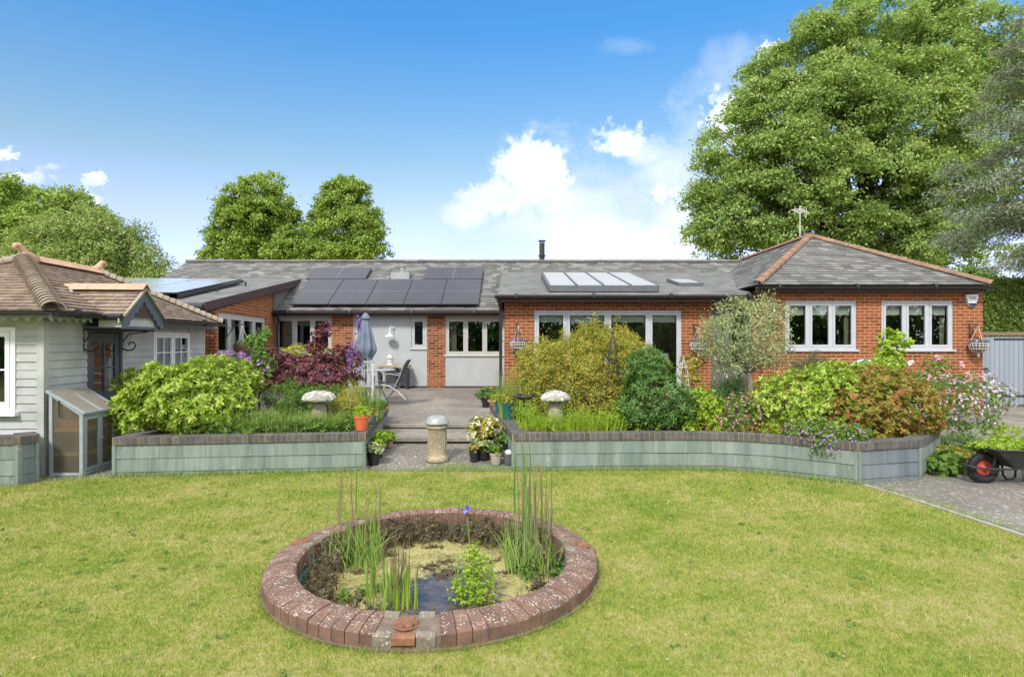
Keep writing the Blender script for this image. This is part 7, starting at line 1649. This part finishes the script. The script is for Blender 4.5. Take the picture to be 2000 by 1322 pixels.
    b0 = [(cx+.0, y-.27, .465), (cx+.92, y-.31, .435), (cx+.92, y+.31, .435), (cx+.0, y+.27, .465)]; MB().plate(b0, (0, 0, -.02)).build('soil_heap', mat['soil'], wd, uv=False)
barrow()
# ================================================================ GATE, HEDGE
yg = 16.8; t = thing('garden_gate', (13.6, yg, 0), 'tall grey boarded gate with black iron strap hinges right of the house', 'gate')
gx0, gx1, gz0, gz1 = 11.2, 15.4, .13, Z(657, yg)
mb = MB(); x = gx0+.06
while x < gx1-.05: mb.box(x+.003, min(x+.125, gx1-.05)-.003, yg-.012, yg+.012, gz0, gz1); x += .128
mb.build('boards', mat['gate'], t, bevel=.003, uv=False)
mb = MB(); mb.box(gx0, gx0+.055, yg-.03, yg+.03, gz0-.1, gz1+.02); mb.box(gx0+.06, gx1, yg+.013, yg+.05, gz0+.15, gz0+.28); mb.box(gx0+.06, gx1, yg+.013, yg+.05, gz1-.3, gz1-.17); mb.build('frame', mat['gate'], t, uv=False)
mb = MB(); mb.box(gx0-.05, gx1, yg-.06, yg+.08, gz1+.03, gz1+.12); mb.build('coping', mat['wicker'], t, uv=False)
mb = MB(); mb.box(gx1-2.5, gx1-.2, yg-.022, yg-.013, gz0+.20, gz0+.255); mb.box(gx1-2.5, gx1-.2, yg-.022, yg-.013, gz1-.10, gz1-.05); mb.build('strap_hinge', mat['blackm'], t, uv=False)
mb = MB(); hx, hz = X(1925, yg), Z(720, yg); mb.tube([(hx-.10, yg-.02, hz), (hx+.02, yg-.03, hz)], .012, 6); mb.tube([(hx+.05*math.cos(a), yg-.035, hz-.03+.05*math.sin(a)) for a in np.linspace(0, 2*PI, 15)], .009, 5); mb.build('ring_latch', mat['blackm'], t, uv=False)
hz1 = Z(545, 19.2); t = thing('hedge', (18, 20, 0), 'tall clipped green hedge behind the gate at the right edge', 'hedge')
MB().box(14.55, 26, 19.4, 20.8, 0, hz1-.12).build('core', mat['l_hedge'], t, uv=False)
rng = np.random.default_rng(150); n = 42000
P = np.stack([rng.uniform(14.4, 26, n), np.full(n, 19.33)+rng.normal(size=n)*.05, rng.uniform(.1, hz1, n)], 1); P[:, 1] += .06*np.sin(P[:, 0]*4)*np.sin(P[:, 2]*5)
k = rng.random(n) < .3; P[k, 1] = rng.uniform(19.3, 20.8, k.sum()); P[k, 2] = hz1+rng.normal(size=k.sum())*.05 
k2 = rng.random(n) < .12; P[k2, 0] = 14.45+rng.normal(size=k2.sum())*.05; P[k2, 1] = rng.uniform(19.3, 20.8, k2.sum())
D = nrm(rng.normal(size=(n, 3))+np.array([0, -.6, -.3])); U = nrm(np.array([0, -.6, .8])+rng.normal(size=(n, 3))*.4)
V = leaves(P, D, U, .11*(.7+.6*rng.random(n)), .055); npmesh('foliage', V, qf(n), mat['l_hedge'], t)
# ================================================================ TREES
# the belt of trees behind the viewer that the windows mirror
rng = np.random.default_rng(300); n = 26000
P = np.stack([rng.uniform(-45, 45, n), -16+rng.normal(size=n)*.8, np.zeros(n)], 1)
P[:, 2] = rng.random(n)*(5.5+1.6*np.sin(P[:, 0]*.45)+1.1*np.sin(P[:, 0]*1.3+1))
D = nrm(rng.normal(size=(n, 3))); U = nrm(rng.normal(size=(n, 3))+np.array([0, .8, .6])); V = leaves(P, D, U, .55*(.6+.8*rng.random(n)), .36)
tag(npmesh('tree_belt', V, qf(n), mat['l_mid'], loc=(0, -16, 0)), 'belt of garden trees and shrubs behind the viewer, mirrored in the windows', 'trees', kind='stuff')
def tree(name, label, lobes, n1, R1, nsub, per, sig, Lf, Wf, m, base, trunk, nl, seed, inner=.5, bark='bark', top=None, group='trees behind the house', zmin=None, up=.5):
    t = thing(name, base, label, 'tree', group); V = tree_cloud(seed, lobes, n1, R1, nsub, per, sig, Lf, Wf, inner=inner, up=up, zmin=zmin); npmesh('crown', V, qf(len(V)//4), mat[m], t)
    limbs(seed, base, lobes, trunk, nl, top).build('trunk', mat[bark], t, uv=False, smooth=True); return t
y = 30
big = [L3(u, v, yy, a, b, a*yy/FPX*.9) for u, v, a, b, yy in ((1468, 405, 85, 75, 30), (1445, 310, 60, 62, 30), (1525, 225, 75, 75, 30), (1590, 130, 75, 80, 30), (1700, 85, 90, 72, 30), (1830, 85, 95, 80, 30), (1925, 150, 70, 80, 30), (1640, 240, 100, 95, 28.5), (1780, 230, 110, 100, 28.5),
      (1560, 335, 90, 80, 28.5), (1690, 370, 110, 85, 28), (1830, 370, 100, 90, 28.5), (1420, 440, 55, 42, 30), (1440, 485, 45, 26, 30), (1930, 300, 80, 110, 30), (1900, 470, 75, 40, 30), (1600, 455, 110, 55, 29.5), (1750, 470, 110, 50, 29.5), (1525, 480, 70, 40, 30), (1500, 150, 26, 30, 30), (1650, 40, 40, 26, 30), (1990, 120, 40, 60, 30), (1415, 385, 45, 35, 30), (1850, 20, 40, 26, 30), (1400, 260, 20, 22, 30), (1650, 150, 60, 60, 29), (1770, 150, 60, 60, 29), (1540, 420, 60, 60, 29), (1700, 520, 120, 26, 30))]
tree('maple_tree', 'very large leafy green tree towering behind the right wing roof', big, 760, .85, 15, 34, .16, .145, .09, 'l_maple', (X(1690, 30), 30, 0), .55, 46, 201, inner=.35, top=(X(1700, 30), 30, Z(150, 30)))
y = 46
pa = [L3(u, v, y, a, b) for u, v, a, b in ((500, 385, 42, 28), (545, 408, 26, 32), (460, 418, 28, 24), (505, 430, 55, 32), (442, 462, 26, 20), (540, 462, 34, 28), (470, 485, 45, 20), (418, 495, 16, 10), (520, 368, 24, 13), (562, 440, 12, 20), (520, 495, 50, 16), (560, 490, 24, 18))]
tree('lime_tree', 'rounded green tree behind the roof, left of the pair', pa, 170, .75, 13, 30, .17, .19, .125, 'l_ash', (X(505, y), y, 0), .4, 24, 202, inner=.4)
pb = [L3(u, v, y, a, b) for u, v, a, b in ((675, 377, 30, 16), (700, 410, 28, 30), (645, 408, 22, 22), (628, 440, 22, 20), (680, 450, 54, 28), (722, 470, 24, 22), (645, 485, 34, 18), (712, 490, 38, 16), (738, 456, 10, 12), (606, 472, 12, 22), (665, 410, 26, 26), (660, 500, 60, 12), (600, 497, 22, 12), (735, 495, 14, 12))]
tree('lime_tree', 'rounded green tree behind the roof, right of the pair', pb, 170, .75, 13, 30, .17, .19, .125, 'l_ash', (X(675, y), y, 0), .4, 24, 203, inner=.4)
y = 38
pc = [L3(u, v, y, a, b) for u, v, a, b in ((60, 405, 75, 38), (140, 425, 45, 35), (10, 440, 70, 60), (90, 460, 90, 50), (30, 500, 70, 40), (170, 455, 22, 28), (-60, 420, 60, 60), (-40, 500, 80, 50))]
tree('lime_tree', 'dense green tree at the left edge behind the summerhouse', pc, 260, .8, 13, 28, .17, .19, .12, 'l_ash', (X(60, y), y, 0), .45, 26, 204, inner=.4)
y = 27
pd = [L3(u, v, y, a, b) for u, v, a, b in ((170, 470, 60, 40), (100, 500, 60, 38), (220, 500, 50, 42), (150, 530, 80, 36), (265, 520, 30, 30), (240, 545, 50, 26), (300, 545, 24, 16), (60, 535, 50, 30), (290, 505, 10, 6), (255, 470, 12, 16))]
tree('willow_tree', 'paler feathery tree between the summerhouse roof and the house', pd, 210, .75, 13, 24, .16, .17, .05, 'l_wil', (X(170, y), y, 0), .3, 30, 205, inner=.5)
y = 44
tree('round_tree', 'small round tree above the hedge behind the gate', [L3(1905, 536, y, 20, 9), L3(1890, 545, y, 14, 8), L3(1916, 545, y, 14, 8)], 20, .6, 10, 20, .15, .2, .12, 'l_mid', (X(1905, y), y, 0), .2, 6, 206)
# grey-green conifer reaching in from the right edge
y = 19; t = thing('cedar_tree', (X(2150, y), y, 0), 'grey-green conifer with sparse bare twigs reaching in at the right edge', 'tree', 'trees behind the house')
tips = [(1835, 378, .2), (1848, 432, -.6), (1872, 330, .5), (1885, 270, -.4), (1905, 215, .4), (1935, 160, .1), (1960, 110, -.2), (1985, 50, .2), (1890, 490, .4), (1925, 520, -.4), (1865, 465, .6), (1930, 360, -.8), (1960, 300, -.9), (1960, 430, -1), (1990, 220, -.8), (1985, 500, 0), (1975, 390, .8), (2010, 130, .5), (2020, 330, -.6), (2030, 450, .4), (1900, 400, .9), (1940, 250, -1.1), (1975, 170, 1), (1920, 445, 1.2), (1950, 345, 1.1), (1990, 290, .9), (1955, 480, -1.2), (1880, 370, -1), (2000, 80, -.8), (1995, 400, -1.3)]
rnd = random.Random(9); mb = MB(); mb.tube([(X(2150, y), y, 0), (X(2148, y), y, 4), (X(2140, y), y, 9), (X(2135, y), y, 14)], [.35, .3, .2, .05], 10); CC, NNl = [], []
for (u, v, dy) in tips:
    e = Vector((X(u, y), y+dy, Z(v, y))); s_ = Vector((X(2142, y), y, e.z+rnd.uniform(-.6, 1.1))); mid = s_.lerp(e, .5)+Vector((0, dy*.2, rnd.uniform(.1, .5)))
    pts = [s_, s_.lerp(mid, .5)+Vector((0, 0, .1)), mid, mid.lerp(e, .5)+Vector((0, 0, .06)), e]; mb.tube(pts, [.06, .045, .032, .02, .006], 6)
    for k in range(24):
        f = rnd.uniform(.22, 1); a = s_.lerp(mid, f*2) if f < .5 else mid.lerp(e, f*2-1)
        d = Vector((rnd.uniform(-.55, .1), rnd.uniform(-.45, .45), rnd.uniform(-.32, .16)))*(1.25-f*.6); b = a+d; mb.tube([a, a.lerp(b, .5)+Vector((0, 0, .05)), b], [.012, .008, .003], 4)
        for q in range(3): g = .45+.55*rnd.random(); CC.append(tuple(a.lerp(b, g))); NNl.append(tuple(d.normalized()))
mb.build('trunk', mat['barkp'], t, uv=False, smooth=True)
CC = np.array(CC); NNl = np.array(NNl); per = 26; rng = np.random.default_rng(210); n = len(CC)*per
P = np.repeat(CC, per, 0)+rng.normal(size=(n, 3))*np.array([.15, .15, .10]); D = nrm(np.repeat(NNl, per, 0)+rng.normal(size=(n, 3))*.7+np.array([0, 0, .25])); U = nrm(rng.normal(size=(n, 3))+np.array([0, 0, .8]))
V = leaves(P, D, U, .11*(.6+.8*rng.random(n)), .028); npmesh('crown', V, qf(n), mat['l_fir'], t)
